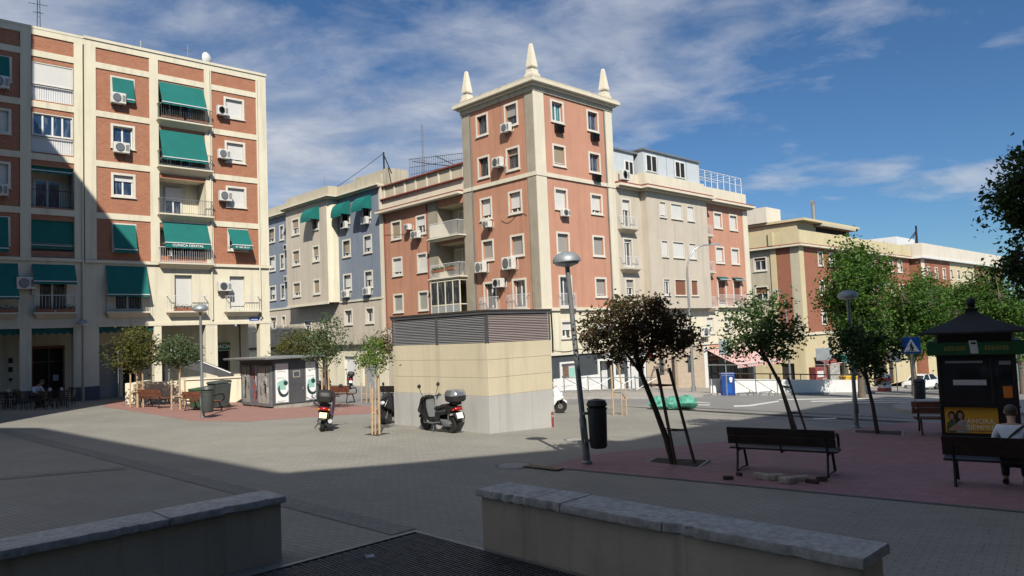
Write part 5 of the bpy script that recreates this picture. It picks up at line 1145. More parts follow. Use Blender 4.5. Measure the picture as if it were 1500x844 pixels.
# ---------------------------------------------------------------- black kiosk on the right
def black_kiosk():
    rz = R_(-31.5); o = gp(11.32, 20.07, -.03); t = thing('black_kiosk', 'black street kiosk with green fascia, pyramid roof and a ball finial', 'kiosk', o, rz); W = 1.78
    F = Face(t, 0); FS = Face(t, 0, (W, 0), (0, 1), (1, 0)); FW = Face(t, 0, (0, 0), (0, 1), (-1, 0))
    m = MB(); m.box(.03, W-.03, .03, W-.03, 0, .9, 'kioskblack')
    for x, y in ((0, 0), (W-.09, 0), (0, W-.09), (W-.09, W-.09)): m.box(x, x+.09, y, y+.09, 0, 2.22, 'kioskblack')
    m.box(.03, W-.03, .03, W-.03, 2.15, 2.21, 'kioskblack'); m.box(.1, W-.1, W-.1, W-.04, .9, 2.14, 'kioskblack'); m.box(1.2, 1.28, .02, .08, .901, 2.14, 'kioskblack'); m.box(.0, .04, .1, W-.1, .901, 2.14, 'kioskblack'); m.build('body', t, bevel=.01)
    m = MB(); m.box(.09, 1.2, .035, .05, .9, 2.14, 'carglass'); m.box(1.28, W-.09, .035, .05, .9, 2.14, 'carglass'); m.box(W-.05, W-.035, .1, W-.1, .9, 2.14, 'carglass'); m.build('window', t)
    m = MB(); m.box(.35, 1.1, .025, .034, 1.42, 1.56, 'paper'); m.box(1.45, 1.65, .025, .034, 1.1, 1.4, 'orange'); m.box(1.4, 1.66, .024, .033, 1.95, 2.05, 'signback'); m.box(.2, 1.05, .024, .033, 2.0, 2.06, 'signback'); m.box(W-.034, W-.025, .35, .75, 1.0, 2.12, 'paper'); m.pieces('notice', t)
    m = MB(); m.box(-.2, W+.2, -.2, W+.2, 2.22, 2.56, 'kioskgreen'); m.build('fascia', t, bevel=.008)
    text('lettering', 'LOTERÍAS', .15, (.42, -.136, 2.40), 0, 'olivetext', t) if False else None
    m = MB(); rr = random.Random(2)
    for x0 in (.2, 1.12):
        x = x0
        while x < x0+.5: w = rr.uniform(.03, .055); m.box(x, x+w, -.206, -.201, 2.34, 2.34+rr.choice((.1, .12, .12)), 'olivetext'); x += w+.018
    m.build('faded_lettering', t)
    m = MB(); m.hexa([(.80, -.21, 2.26), (.98, -.21, 2.26), (.98, -.204, 2.26), (.80, -.204, 2.26), (.77, -.21, 2.60), (.95, -.21, 2.60), (.95, -.204, 2.60), (.77, -.204, 2.60)], 'paper'); m.box(.82, .93, -.214, -.211, 2.50, 2.55, 'dark'); m.pieces('notice', t)
    m = MB(); m.box(.03, W-.03, .03, W-.03, 2.561, 2.78, 'kioskblack'); m.box(.0, .06, .0, .05, 2.561, 2.78, 'signback'); m.box(W-.06, W, .0, .05, 2.561, 2.78, 'signback'); m.build('roof_band', t)
    m = MB(); c = W/2
    def sq(h, z): return [(c-h, c-h, z), (c+h, c-h, z), (c+h, c+h, z), (c-h, c+h, z)]
    m.loft([sq(c+.38, 2.781), sq(c+.39, 2.83), sq(.55, 3.11), sq(.17, 3.32), sq(.14, 3.40), sq(.20, 3.42), sq(.20, 3.45)], 'kioskroof'); m.build('roof', t)
    m = MB(); m.lathe([(.08, 3.451), (.08, 3.5), (.12, 3.53)], 'kioskroof', (c, c, 0), 14); m.sph((c, c, 3.62), .12, 'kioskroof', 9); m.build('finial', t, smooth=True)
    m = MB(); m.box(.10, 1.30, -.012, .028, .17, .84, 'posteryellow'); p = m.build('poster', t)
    m = MB()                                                   # two women, flat printed figures
    def disc(x, z, rx, rz_, mt, y): m.poly([(x+rx*math.cos(a), y, z+rz_*math.sin(a)) for a in [2*PI*k/18 for k in range(18)]], mt)
    disc(.26, .62, .085, .12, 'hairdark', -.0135); disc(.45, .62, .10, .15, 'hairdark', -.014); disc(.40, .50, .08, .2, 'hairdark', -.0142)
    m.poly([(.12, -.0145, .18), (.40, -.0145, .18), (.36, -.0145, .48), (.24, -.0145, .52), (.14, -.0145, .42)], 'bingreen'); m.poly([(.34, -.015, .18), (.66, -.015, .18), (.62, -.015, .46), (.47, -.015, .53), (.36, -.015, .42)], 'pgrey')
    disc(.255, .60, .052, .08, 'skin', -.0155); disc(.455, .62, .055, .085, 'skin', -.016); m.poly([(.16, -.0165, .22), (.55, -.0165, .24), (.56, -.0165, .30), (.3, -.0165, .36), (.18, -.0165, .28)], 'skin'); disc(.33, .34, .06, .05, 'skin', -.017); m.build('printed_figures', p, recalc=False)
    text('lettering', 'AHORA,', .175, (.92, -.0145, .48), 0, 'lettercream', p, sx=1.0); text('lettering', 'SIEMPRE', .175, (.90, -.0145, .32), 0, 'lettercream', p, sx=.98)
    m = MB(); m.box(.62, 1.25, -.0145, -.0125, .215, .235, 'pbrown'); m.build('poster_line', p)
    m = MB(); m.box(-.02, W+.02, -.12, -.002, .86, .90, 'kioskblack'); m.build('counter', t)
    return t
black_kiosk()
# ---------------------------------------------------------------- fences, parapet wall, signs
def cross_fence(label, p, q, n, h=.95):
    d = q-p; L = Vector((d.x, d.y, 0)).length; t = thing('cross_braced_fence', label, 'railing', p, math.atan2(d.y, d.x), 'cross braced street railings'); s = L/n; dz = d.z/L
    for k in range(n+1):
        m = MB(); x = k*s; m.tube([(x, 0, x*dz), (x, 0, x*dz+h)], .03, 'greymetal', 8); m.sph((x, 0, x*dz+h+.02), .04, 'greymetal', 5); m.build('post', t)
    for k in range(n):
        m = MB(); a, b = k*s+.03, (k+1)*s-.03; c = (a+b)/2
        for z in (.12, h-.06): m.tube([(a, 0, a*dz+z), (b, 0, b*dz+z)], .026, 'greymetal', 6)
        m.tube([(a, .0, a*dz+.12), (b, 0, b*dz+h-.06)], .018, 'greymetal', 5); m.tube([(a, .012, a*dz+h-.06), (b, .012, b*dz+.12)], .018, 'greymetal', 5); m.build('panel', t)
cross_fence('long thin cross braced railing along the kerb before the slate shopfront', gp(2.9, 45.0, .12), gp(8.8, 46.2, .12), 4)
cross_fence('short cross braced railing before the white wall next to the blue box', gp(12.75, 43.7, .0), gp(15.35, 43.95, .0), 2)
def parapet():
    pts = [Vector((11.6, 44.6, 0)), Vector((15.3, 44.75, 0)), Vector((24.2, 51.1, 0))]; t = thing('ramp_parapet_wall', 'long white parapet wall with handrail in front of the restaurant terrace', 'low wall', gp(11.6, 44.6)); o = t.location
    m = MB(); r = MB()
    for p, q in zip(pts, pts[1:]):
        d = (q-p).normalized(); n = Vector((-d.y, d.x, 0))*.22; k = max(1, int((q-p).length/1.5)); 
        zt = lambda v: gz(v.x, v.y)+.93
        m.hexa([base(p, gz(p.x, p.y)-.3)-o, base(q, gz(q.x, q.y)-.3)-o, base(q+n, gz(q.x, q.y)-.3)-o, base(p+n, gz(p.x, p.y)-.3)-o, base(p, zt(p))-o, base(q, zt(q))-o, base(q+n, zt(q))-o, base(p+n, zt(p))-o], 'white')
        for j in range(k+1):
            v = p+(q-p)*(j/k)+n*.5; r.tube([base(v, zt(v)-.01)-o, base(v, zt(v)+.32)-o], .025, 'barkdark', 6)
        r.tube([base(p+n*.5, zt(p)+.33)-o, base(q+n*.5, zt(q)+.33)-o], .035, 'barkdark', 8)
    m.build('body', t); r.build('handrail', t)
parapet()
def sign_post(name, label, loc, rz, h, panels, r=.035):
    t = thing(name, label, 'road sign', loc, rz); m = MB(); m.tube([(0, 0, 0), (0, 0, h)], r, 'steel', 10); m.build('post', t)
    for (x0, x1, z0, z1, mt) in panels:
        m = MB(); m.box(x0, x1, -.065, -.04, z0, z1, mt); m.build('panel', t, bevel=.02)
    return t
sign_post('traffic_sign', 'pair of grey sign backs on a post beside the striped awning', gp(12.0, 42.6), R_(0), 3.4, [(-.34, -.05, 2.35, 3.2, 'signback'), (.02, .42, 2.35, 3.2, 'signback')])
sign_post('traffic_sign', 'single pale grey sign back on a post before the ochre block', gp(20.7, 50), R_(-15), 3.1, [(-.5, .5, 2.2, 3.05, 'signback')])
sign_post('traffic_sign', 'small white square sign on a post under the plane trees by the car', gp(29.8, 58.5), R_(-20), 3.3, [(-.42, .42, 2.35, 3.2, 'white')])
def crossing_sign():
    t = thing('pedestrian_crossing_sign', 'blue square pedestrian crossing sign with a white triangle and walking figure', 'road sign', gp(18.15, 34.15), R_(-18)); m = MB(); m.tube([(0, 0, 0), (0, 0, 3.1)], .04, 'steel', 10); m.build('post', t)
    m = MB(); m.box(-.38, .38, -.07, -.045, 2.32, 3.06, 'signblue'); p = m.build('panel', t, bevel=.03)
    m = MB(); m.box(-.39, .39, -.044, -.03, 2.31, 3.07, 'signback'); m.build('panel_back', p)
    y = -.074; m = MB(); m.poly([(-.33, y, 2.40), (.33, y, 2.40), (0, y, 3.0)], 'letterwhite'); m.build('white_triangle', p, recalc=False)
    m = MB(); y = -.077
    def bar(x0, z0, x1, z1, w):
        d = Vector((x1-x0, 0, z1-z0)).normalized(); n = Vector((d.z, 0, -d.x))*w/2; a, b = Vector((x0, y, z0)), Vector((x1, y, z1)); m.poly([a-n, b-n, b+n, a+n], 'dark')
    m.poly([(.01+.035*math.cos(a), y, 2.80+.035*math.sin(a)) for a in [2*PI*k/14 for k in range(14)]], 'dark')
    bar(0, 2.76, -.01, 2.58, .07); bar(-.0, 2.60, -.09, 2.44, .04); bar(0, 2.60, .08, 2.44, .04); bar(0, 2.74, .09, 2.64, .03); bar(0, 2.74, -.09, 2.66, .03)
    for k in range(5): m.poly([(-.24+.1*k, y, 2.405), (-.20+.1*k, y, 2.405), (-.20+.1*k, y, 2.43), (-.24+.1*k, y, 2.43)], 'dark')
    m.build('walking_figure', p, recalc=False)
crossing_sign()
t = thing('parcel_box', 'blue steel street cabinet with a white emblem standing by the railing', 'street cabinet', gp(12.45, 44.0, .0), R_(-8)); m = MB(); m.box(-.38, .38, -.3, .3, 0, 1.22, 'bluebox'); m.build('body', t, bevel=.03)
m = MB(); m.box(-.41, .41, -.33, .33, 1.221, 1.32, 'bluebox'); m.build('lid', t, bevel=.03)
m = MB(); m.lathe([(0.001, -.305), (.10, -.305), (.10, -.301)], 'letterwhite', (.16, 0, .98), 16, axis=1); m.lathe([(0.001, -.306), (.07, -.306), (.07, -.302)], 'letterwhite', (.16, 0, .84), 16, axis=1); m.build('emblem', t)
m = MB(); m.box(-.2, .2, -.31, -.301, .15, .7, 'signblue'); m.build('door', t)
t = thing('red_bollard', 'short red bollard with a pale band at the corner of the ochre ventilation block', 'bollard', gp(1.12, 23.75)); m = MB(); m.lathe([(.045, 0), (.045, .44), (.04, .48), (0, .49)], 'dullred', n=14); m.build('body', t, smooth=True); m = MB(); m.lathe([(.047, .33), (.047, .39)], 'louvrepink', n=14); m.build('band', t)
# green sacks
for i, (x, y, s, l) in enumerate(((6.0, 31.55, .42, 'green mesh sack, leftmost of the heap on the roadside'), (6.55, 31.35, .44, 'green mesh sack in the middle of the roadside heap'), (7.15, 31.5, .46, 'green mesh sack, rightmost and fullest of the roadside heap'))):
    t = thing('mesh_sack', l, 'sack', gp(x, y), i*1.1, 'green sacks by the road'); rr = random.Random(i+20); m = MB(); rings = []
    for k in range(9):
        th = PI*k/8; rings.append([(s*1.05*math.sin(th)**.8*math.cos(a)*(1+rr.uniform(-.22, .2)), s*.9*math.sin(th)**.8*math.sin(a)*(1+rr.uniform(-.22, .2)), .62*s*(1-math.cos(th))*(1+rr.uniform(-.12, .1))) for a in [2*PI*j/16 for j in range(16)]])
    m.loft(rings, 'baggreen'); o = m.build('body', t, smooth=True, ang=45)
    m = MB(); m.lathe([(.05, 1.05*s), (.03, 1.12*s), (.10, 1.28*s), (.02, 1.27*s)], 'baggreen' if i != 1 else 'paper', n=10); m.build('tied_neck', t)
# rubble in front of the bench
rr = random.Random(9); RL = ('loose broken paver at the left end of the rubble by the bench', 'long flat broken paver in the rubble by the bench', 'thick broken paver nearest the wall in the rubble', 'broken paver leaning on its neighbour in the rubble', 'small broken paver at the right end of the rubble', 'dark stone chip right of the pale rubble', 'lone dark stone left of the rubble under the bench corner', 'tiny dark stone left of the rubble')
RP = [((1118, 703), .17, .10), ((1137, 704), .18, .09), ((1157, 709), .20, .11), ((1174, 705), .15, .09), ((1190, 709), .12, .08), ((1204, 706), .10, .07), ((1066, 703), .11, .07), ((1083, 698), .06, .04)]
for (p, a, b), l in zip(RP, RL):
    q = G(*p, .015); m = MB(); n = 9; ang = sorted(rr.uniform(0, 2*PI) for _ in range(n)); h = rr.uniform(.075, .11)*(1 if a > .12 else .7); tl = rr.uniform(-.12, .12)
    def pt(t, k, z): return (a*k*math.cos(t), b*k*math.sin(t), z+tl*a*math.cos(t))
    m.loft([[pt(t, 1, 0) for t in ang], [pt(t, 1.02, h*.7) for t in ang], [pt(t, .86, h) for t in ang]], 'rubble' if a > .12 else 'barkdark'); o = m.build('paver_fragment', bevel=.006); o.location = q; o.rotation_euler.z = rr.uniform(-.5, .5)-.4; tag(o, l, 'rubble piece', 'broken pavers by the bench')
# ================================================================ scooters, car
def prof_body(mb, pts, w, mat, k=.82, ins=.9):
    """side outline (x,z) swollen to half-width w with rolled edges"""
    cx = sum(p[0] for p in pts)/len(pts); cz = sum(p[1] for p in pts)/len(pts)
    def ring(y, s): return [(cx+(x-cx)*s, y, cz+(z-cz)*s) for x, z in pts]
    mb.loft([ring(-w, k), ring(-w*.9, ins+.05), ring(-w*.55, 1), ring(w*.55, 1), ring(w*.9, ins+.05), ring(w, k)], mat)
def scooter(label, loc, rz, paint='scootblack', box='silver', lean=0, plate='plate', mirror=True, big=True):
    t = thing('motor_scooter', label, 'scooter', loc, rz, 'parked scooters'); t.rotation_euler = (lean, 0, rz)
    for x, rw in ((.70, .265), (-.64, .26)):
        m = MB(); m.lathe([(rw-.09, -.045), (rw-.03, -.06), (rw, -.03), (rw, .03), (rw-.03, .06), (rw-.09, .045)], 'tyre', (x, 0, rw), 26, axis=1); w = m.build('wheel', t, smooth=True)
        m = MB(); m.lathe([(rw-.085, -.035), (rw-.085, .035), (rw-.105, .035), (rw-.105, -.035)], 'rim', (x, 0, rw), 24, axis=1); m.lathe([(.0, -.055), (.05, -.055), (.05, .055), (0, .055)], 'rim', (x, 0, rw), 12, axis=1)
        for k in range(5):
            a = 2*PI*k/5; m.tube([(x+.03*math.cos(a), 0, rw+.03*math.sin(a)), (x+(rw-.09)*math.cos(a), 0, rw+(rw-.09)*math.sin(a))], .016, 'rim', 5)
        m.lathe([(.03, -.05), (.095, -.05), (.095, -.046), (.03, -.046)], 'chrome', (x, 0, rw), 18, axis=1); m.build('rim', w)
    m = MB()
    prof_body(m, [(.30, .30), (.44, .27), (.60, .50), (.80, .56), (.86, .63), (.74, .80), (.64, 1.02), (.52, 1.08), (.44, .98), (.46, .72), (.38, .46)], .225, paint)
    m.build('front_fairing', t, smooth=True)
    m = MB(); prof_body(m, [(.30, .44), (.34, .42), (.45, .74), (.43, .97), (.40, .97), (.40, .74)], .15, 'greymetal'); m.build('leg_shield', t, smooth=True)
    m = MB(); [m.tube([(.40, s_*.205, .30), (.05, s_*.21, .29), (-.30, s_*.205, .33)], .022, 'greymetal', 6) for s_ in (-1, 1)]; [m.tube([(-.1, s_*.175, .62), (-.55, s_*.18, .68), (-.95, s_*.12, .78)], .014, 'silver', 6) for s_ in (-1, 1)]; m.pieces('trim_strip', t)
    m = MB(); prof_body(m, [(.45, .55), (.58, .53), (.80, .57), (.97, .46), (.98, .38), (.90, .47), (.76, .545), (.52, .50)], .085, paint); m.build('front_mudguard', t, smooth=True)
    m = MB(); prof_body(m, [(-.38, .24), (.36, .24), (.44, .32), (.40, .40), (.22, .42), (-.08, .46), (-.25, .40)], .20, paint); m.build('footboard', t, smooth=True)
    m = MB(); prof_body(m, [(.02, .42), (-.02, .60), (-.08, .70), (-.4, .74), (-.80, .84), (-1.0, .82), (-.98, .74), (-.80, .60), (-.52, .56), (-.30, .52), (-.22, .34), (-.05, .34)], .185, paint); m.build('rear_body', t, smooth=True)
    m = MB(); prof_body(m, [(.04, .68), (.02, .74), (-.10, .80), (-.30, .80), (-.38, .86), (-.78, .90), (-.82, .84), (-.4, .75), (.0, .67)], .165, 'seat'); m.build('seat', t, smooth=True)
    m = MB(); prof_body(m, [(-.5, .20), (-.10, .22), (-.06, .36), (-.25, .42), (-.60, .40), (-.72, .30), (-.66, .2)], .14, 'greymetal'); m.lathe([(.10, -.19), (.12, -.17), (.12, .0), (.0, .0)], 'acdark', (-.32, 0, .36), 16, axis=1); m.build('engine', t, smooth=True)
    m = MB(); m.tube([(-.2, -.17, .26), (-.5, -.21, .28), (-.92, -.22, .38)], [.03, .07, .065], 'rim', 12); m.tube([(-.3, -.19, .30), (-.78, -.295, .38)], .0, 'rim', 4) if False else None; m.build('exhaust', t, smooth=True)
    m = MB()
    for s in (-1, 1): m.tube([(.50, s*.075, .85), (.66, s*.075, .42), (.70, s*.075, .26)], .022, 'rim', 8); m.tube([(-.62, s*.11, .27), (-.70, s*.14, .66)], .025, 'amber' if False else 'rim', 8)
    m.pieces('suspension', t)
    m = MB(); m.tube([(.44, .0, .95), (.42, .0, 1.05)], .04, 'seat', 8); m.tube([(.34, -.35, 1.06), (.42, -.16, 1.04), (.44, 0, 1.05), (.42, .16, 1.04), (.34, .35, 1.06)], .017, 'blackmetal', 8)
    for s in (-1, 1): m.tube([(.345, s*.24, 1.058), (.335, s*.36, 1.062)], .024, 'seat', 8)
    m.build('handlebar', t, smooth=True)
    m = MB(); m.sph((.77, 0, .74), (.07, .13, .08), 'lens', 7); [m.sph((.71, s*.15, .72), (.05, .04, .05), 'amber', 5) for s in (-1, 1)]; m.build('headlight', t, smooth=True)
    m = MB(); m.loft([[(x, y*(1-.25*i/2), z) for y in (-.12, -.06, 0, .06, .12)] for i, (x, z) in enumerate(((.64, .98), (.585, 1.05), (.54, 1.09)))], 'carglass', closed=False, cap=False); m.build('windscreen', t, smooth=True, recalc=False)
    if mirror:
        for s in (-1, 1):
            m = MB(); m.tube([(.42, s*.22, 1.05), (.46, s*.30, 1.2), (.45, s*.34, 1.33)], .009, 'blackmetal', 6); m.sph((.45, s*.35, 1.39), (.02, .07, .065), 'seat', 6); m.build('mirror', t, smooth=True)
    m = MB(); m.sph((-.99, 0, .74), (.05, .13, .055), 'taillight', 7); [m.sph((-.96, s*.15, .72), (.04, .04, .04), 'amber' if paint != 'scootblack' else 'taillight', 5) for s in (-1, 1)]; m.build('tail_light', t, smooth=True)
    m = MB(); prof_body(m, [(-.86, .66), (-.98, .60), (-1.08, .42), (-1.05, .40), (-.9, .54)], .10, 'seat'); m.build('rear_mudguard', t, smooth=True)
    m = MB(); m.hexa([(-1.03, -.11, .63), (-1.03, .11, .63), (-1.10, .11, .47), (-1.10, -.11, .47), (-1.045, -.11, .635), (-1.045, .11, .635), (-1.115, .11, .475), (-1.115, -.11, .475)], plate); m.build('number_plate', t)
    if box:
        m = MB(); m.box(-1.05, -.72, -.1, .1, .86, .94, 'blackmetal')
        def bx(h, w, l, dx=0):
            h = .94+(h-.93)*1.25; w *= 1.12; l *= 1.22
            return [(-.90+dx+l*math.copysign(abs(math.cos(a))**.55, math.cos(a)), w*math.copysign(abs(math.sin(a))**.55, math.sin(a)), h) for a in [2*PI*k/28 for k in range(28)]]
        m.loft([bx(.935, .17, .19), bx(.97, .215, .235), bx(1.08, .225, .25)], 'seat'); o = m.build('top_box', t, smooth=True)
        m = MB(); m.loft([bx(1.081, .228, .253), bx(1.16, .215, .24, .005), bx(1.215, .17, .19, .01), bx(1.23, .06, .08, .015)], box); m.build('lid', o, smooth=True)
    m = MB(); m.tube([(.02, .16, .25), (-.02, .28, .015)], .014, 'blackmetal', 6); m.build('stand', t)
    return t
scooter('black scooter with a silver top box parked against the ochre block', gp(-2.36, 22.66), R_(131), 'scootblack', 'silver', -.03)
scooter('dark plum scooter seen from behind with black top box and yellow plate', gp(-6.15, 23.75), R_(100), 'scootpurple', 'seat', .14, 'plateyellow')
scooter('white scooter peeping out right of the ochre ventilation block', gp(1.03, 29.8), R_(-4), 'scootwhite', None, .1)
scooter('black scooter mostly hidden behind the left end of the ochre block', gp(-3.95, 25.85), ROTA+PI, 'scootblack', None, .08)
scooter('black scooter with a box far down the side street', gp(-12.75, 57.2), R_(105), 'scootblack', 'seat', .1)
scooter('dark scooter parked in the side street behind the slim tree', gp(-13.2, 50.3), R_(60), 'scootblack', 'seat', .05)
def car(label, loc, rz):
    t = thing('parked_car', label, 'car', loc, rz); m = MB()
    low = [(2.0, .35), (2.02, .62), (1.95, .78), (1.15, .95), (-1.7, 1.0), (-1.95, .85), (-1.98, .35), (-1.5, .28), (1.5, .28)]
    prof_body(m, low, .86, 'carwhite', .9, .95); m.build('body', t, smooth=True)
    m = MB(); a = [(1.05, .93), (.35, 1.42), (-.2, 1.50), (-1.2, 1.47), (-1.75, 1.02)]
    m.loft([[(x, s*(.80-.20*max(0, (z-.93)/.55)), z) for x, z in a] for s in (-1, -.5, 0, .5, 1)], 'carglass', closed=False, cap=False)
    for s in (-1, 1): m.poly([(x, s*(.80-.20*max(0, (z-.93)/.55)), z) for x, z in a], 'carglass')
    m.build('window', t, recalc=True)
    m = MB(); m.loft([[(x, y, z) for y in (-.62, -.3, .3, .62)] for x, z in ((.42, 1.415), (.3, 1.47), (-.2, 1.525), (-1.15, 1.495), (-1.3, 1.44))], 'carwhite', closed=False, cap=False)
    for s in (-1, 1):
        m.tube([(1.05, s*.80, .95), (.38, s*.63, 1.43)], .035, 'carwhite', 5); m.tube([(-.3, s*.80, .97), (-.35, s*.62, 1.49)], .035, 'carwhite', 5); m.tube([(-1.25, s*.62, 1.46), (-1.75, s*.78, 1.0)], .06, 'carwhite', 5)
    m.build('roof', t)
    for x in (1.25, -1.25):
        for s in (-1, 1):
            m = MB(); m.lathe([(.0, s*.70), (.31, s*.70), (.32, s*.78), (.31, s*.88), (.2, s*.885), (0, s*.87)], 'tyre', (x, 0, .32), 20, axis=1); w = m.build('wheel', t, smooth=True); m = MB(); m.lathe([(0, s*.892), (.19, s*.888), (.2, s*.87)], 'rim', (x, 0, .32), 16, axis=1); m.build('rim', w)
    for s in (-1, 1): m = MB(); m.sph((1.88, s*.62, .72), (.12, .17, .09), 'lens', 6); m.build('headlight', t, smooth=True); m = MB(); m.sph((.72, s*.93, 1.0), (.08, .1, .07), 'carwhite', 5); m.build('mirror', t)
    m = MB(); m.box(1.99, 2.03, -.5, .5, .42, .56, 'dark'); m.build('grille', t); m = MB(); m.box(2.031, 2.04, -.25, .25, .36, .46, 'plate'); m.build('number_plate', t)
car('white hatchback parked far down the street beside the sign', gp(40.2, 74.3, .0), R_(212))
# ================================================================ people
def skin_chain(name, parent, chains, mat, lvl=2, root=0):
    """chains: lists of (x,y,z,r) joints; the first point of a later chain may repeat an earlier joint"""
    vs, es, key = [], [], {}
    for ch in chains:
        prev = None
        for (x, y, z, r) in ch:
            k = (round(x, 4), round(y, 4), round(z, 4))
            if k not in key: key[k] = len(vs); vs.append((x, y, z, r))
            if prev is not None: es.append((prev, key[k]))
            prev = key[k]
    me = bpy.data.meshes.new(name); bm = bmesh.new(); lay = bm.verts.layers.skin.verify(); bv = [bm.verts.new(v[:3]) for v in vs]
    for v, b in zip(vs, bv): b[lay].radius = (v[3], v[3]) if not isinstance(v[3], tuple) else v[3]
    bv[root][lay].use_root = True
    for a, b in es: bm.edges.new((bv[a], bv[b]))
    bm.to_mesh(me); bm.free(); me.materials.append(M[mat]); o = bpy.data.objects.new(name, me); COL.objects.link(o); o.parent = parent
    sk = o.modifiers.new('skin', 'SKIN'); sk.use_smooth_shade = True; ss = o.modifiers.new('sub', 'SUBSURF'); ss.levels = ss.render_levels = lvl
    return o
def seated(label, loc, rz, lean=.25, head_down=.06, reach=.42):
    """seated figure facing -y; seat at z=0 of the root + .45"""
    t = thing('person', label, 'person', loc, rz); sh = (0, -.28*lean-.0, .98); hp = (0, .05, .52)
    ny = sh[1]-.05-head_down; hd = ny-.04-head_down
    legs = []
    for s in (-1, 1): legs.append([(0, .05, .52, .14), (s*.10, .02, .50, .095), (s*.14, -.40, .50, .07), (s*.14, -.43, .27, .055), (s*.14, -.40, .08, .04), (s*.15, -.52, .05, .035)])
    body = [[(0, .05, .52, .14), (0, .02-.1*lean, .72, .13), (0, sh[1], .93, .14), (0, sh[1]-.02, 1.04, .062), (0, ny, 1.10, .055), (0, hd, 1.19, .088), (0, hd-.012, 1.28, .084)]]
    arms = []; hands = []
    for s in (-1, 1):
        ha = (s*.12, sh[1]-reach, .68)
        arms.append([(0, sh[1], .93, .14), (s*.17, sh[1], .97, .075), (s*.25, sh[1]-.10, .74, .05), (s*.19, sh[1]-reach*.75, .69, .038), (*ha, .03)])
        for k, (dx, l) in enumerate(((-.032, .06), (-.012, .075), (.010, .07), (.030, .055))):
            hands.append([(*ha, .03), (ha[0]+dx, ha[1]-.05, ha[2]-.005, .011), (ha[0]+dx*1.15, ha[1]-.05-l*.6, ha[2]-.015, .0095), (ha[0]+dx*1.1, ha[1]-.05-l, ha[2]-.04, .008)])
        hands.append([(*ha, .03), (ha[0]-s*.04, ha[1]-.015, ha[2]+.005, .012), (ha[0]-s*.055, ha[1]-.05, ha[2]-.01, .009)])
    skin_chain('body', t, body+legs+arms+hands, 'skin', 2)
    f = MB(); f.sph((0, hd-.095, 1.215), (.016, .024, .02), 'skin', 5); f.sph((-.088, hd+.005, 1.22), (.014, .022, .034), 'skin', 5); f.sph((.088, hd+.005, 1.22), (.014, .022, .034), 'skin', 5)
    for s in (-1, 1): f.sph((s*.034, hd-.083, 1.245), (.013, .008, .008), 'letterwhite', 5); f.sph((s*.034, hd-.090, 1.245), (.006, .004, .006), 'hairdark', 4)
    f.sph((0, hd-.088, 1.172), (.026, .008, .007), 'pred', 5); f.build('face', t, smooth=True)
    h = MB(); h.sph((0, hd+.018, 1.265), (.094, .098, .092), 'hair', 8); h.sph((0, hd+.04, 1.21), (.082, .066, .085), 'hair', 7); h.build('hair', t, smooth=True)
    shirt = [[(0, .05, .56, (.155, .125)), (0, .02-.1*lean, .74, (.165, .135)), (0, sh[1]+.005, .92, (.17, .13)), (0, sh[1]-.01, 1.02, .085)]]
    for s in (-1, 1): shirt.append([(0, sh[1]+.005, .92, (.17, .13)), (s*.17, sh[1]+.003, .965, .092), (s*.235, sh[1]-.07, .80, .072), (s*.246, sh[1]-.1, .73, .066)])
    skin_chain('shirt', t, shirt, 'shirt', 2)
    tr = []
    for s in (-1, 1): tr.append([(0, .05, .525, .15), (s*.10, .02, .505, .112), (s*.14, -.40, .51, .086), (s*.14, -.43, .27, .07), (s*.14, -.41, .12, .062)])
    skin_chain('trousers', t, tr, 'trousers', 2)
    for s in (-1, 1):
        m = MB(); m.loft([[(s*.145+.05*math.cos(a), y+.03*math.cos(a)*0, max(0, .05+hh*math.sin(a))) for a in [2*PI*k/10 for k in range(10)]] for y, hh in ((-.36, .045), (-.42, .055), (-.52, .045), (-.60, .03))], 'shoe'); m.build('shoe', t, smooth=True)
    st = MB(); st.tube([(-.17, sh[1]+.06, 1.03), (-.08, sh[1]+.155, .97), (.03, sh[1]+.175, .86), (.15, .13, .68), (.17, .08, .6)], .016, 'strap', 6); st.build('strap', t)
    return t
BV = gp(8.1, 12.36); ex = Vector((math.cos(R_(146)), math.sin(R_(146)), 0))
seated('man in pale shirt with dark shoulder strap seated on a bench, seen from behind', BV-ex*.02+Vector((0, 0, -.0)), R_(146), .45, .04)
# ================================================================ cafe terrace in the shade
def chair(label, loc, rz):
    t = thing('cafe_chair', label, 'chair', loc, rz, 'dark cafe chairs on the shaded terrace'); m = MB(); m.box(-.2, .2, -.2, .2, .43, .46, 'cafe'); m.build('seat', t, bevel=.01)
    m = MB(); m.tube([(-.19, .2, .46), (-.19, .25, .84), (.19, .25, .84), (.19, .2, .46)], .016, 'cafe', 6)
    for k in range(4): m.box(-.18, .18, .215+.01*k, .235+.01*k, .52+.08*k, .57+.08*k, 'cafe')
    m.build('backrest', t)
    for x in (-.18, .18):
        for y in (-.18, .19): m = MB(); m.tube([(x, y, .43), (x*1.12, y*1.12, 0)], .014, 'cafe', 6); m.build('leg', t)
    return t
def table(label, loc):
    t = thing('cafe_table', label, 'table', loc, .4, 'dark cafe tables'); m = MB(); m.box(-.38, .38, -.38, .38, .71, .74, 'cafe'); m.build('table_top', t, bevel=.01)
    m = MB(); m.lathe([(.04, .03), (.03, .7)], 'cafe', n=10); m.build('pedestal', t); m = MB(); m.lathe([(.24, 0), (.22, .02), (.04, .04)], 'cafe', n=16); m.build('base', t)
TS = [((12, 597), 'dark cafe table at the picture left edge with a white napkin holder'), ((58, 594.5), 'dark cafe table next to the person in white'), ((73, 594), 'dark cafe table in the middle of the terrace row with small white holder'), ((90, 593.5), 'dark cafe table at the right end of the terrace row')]
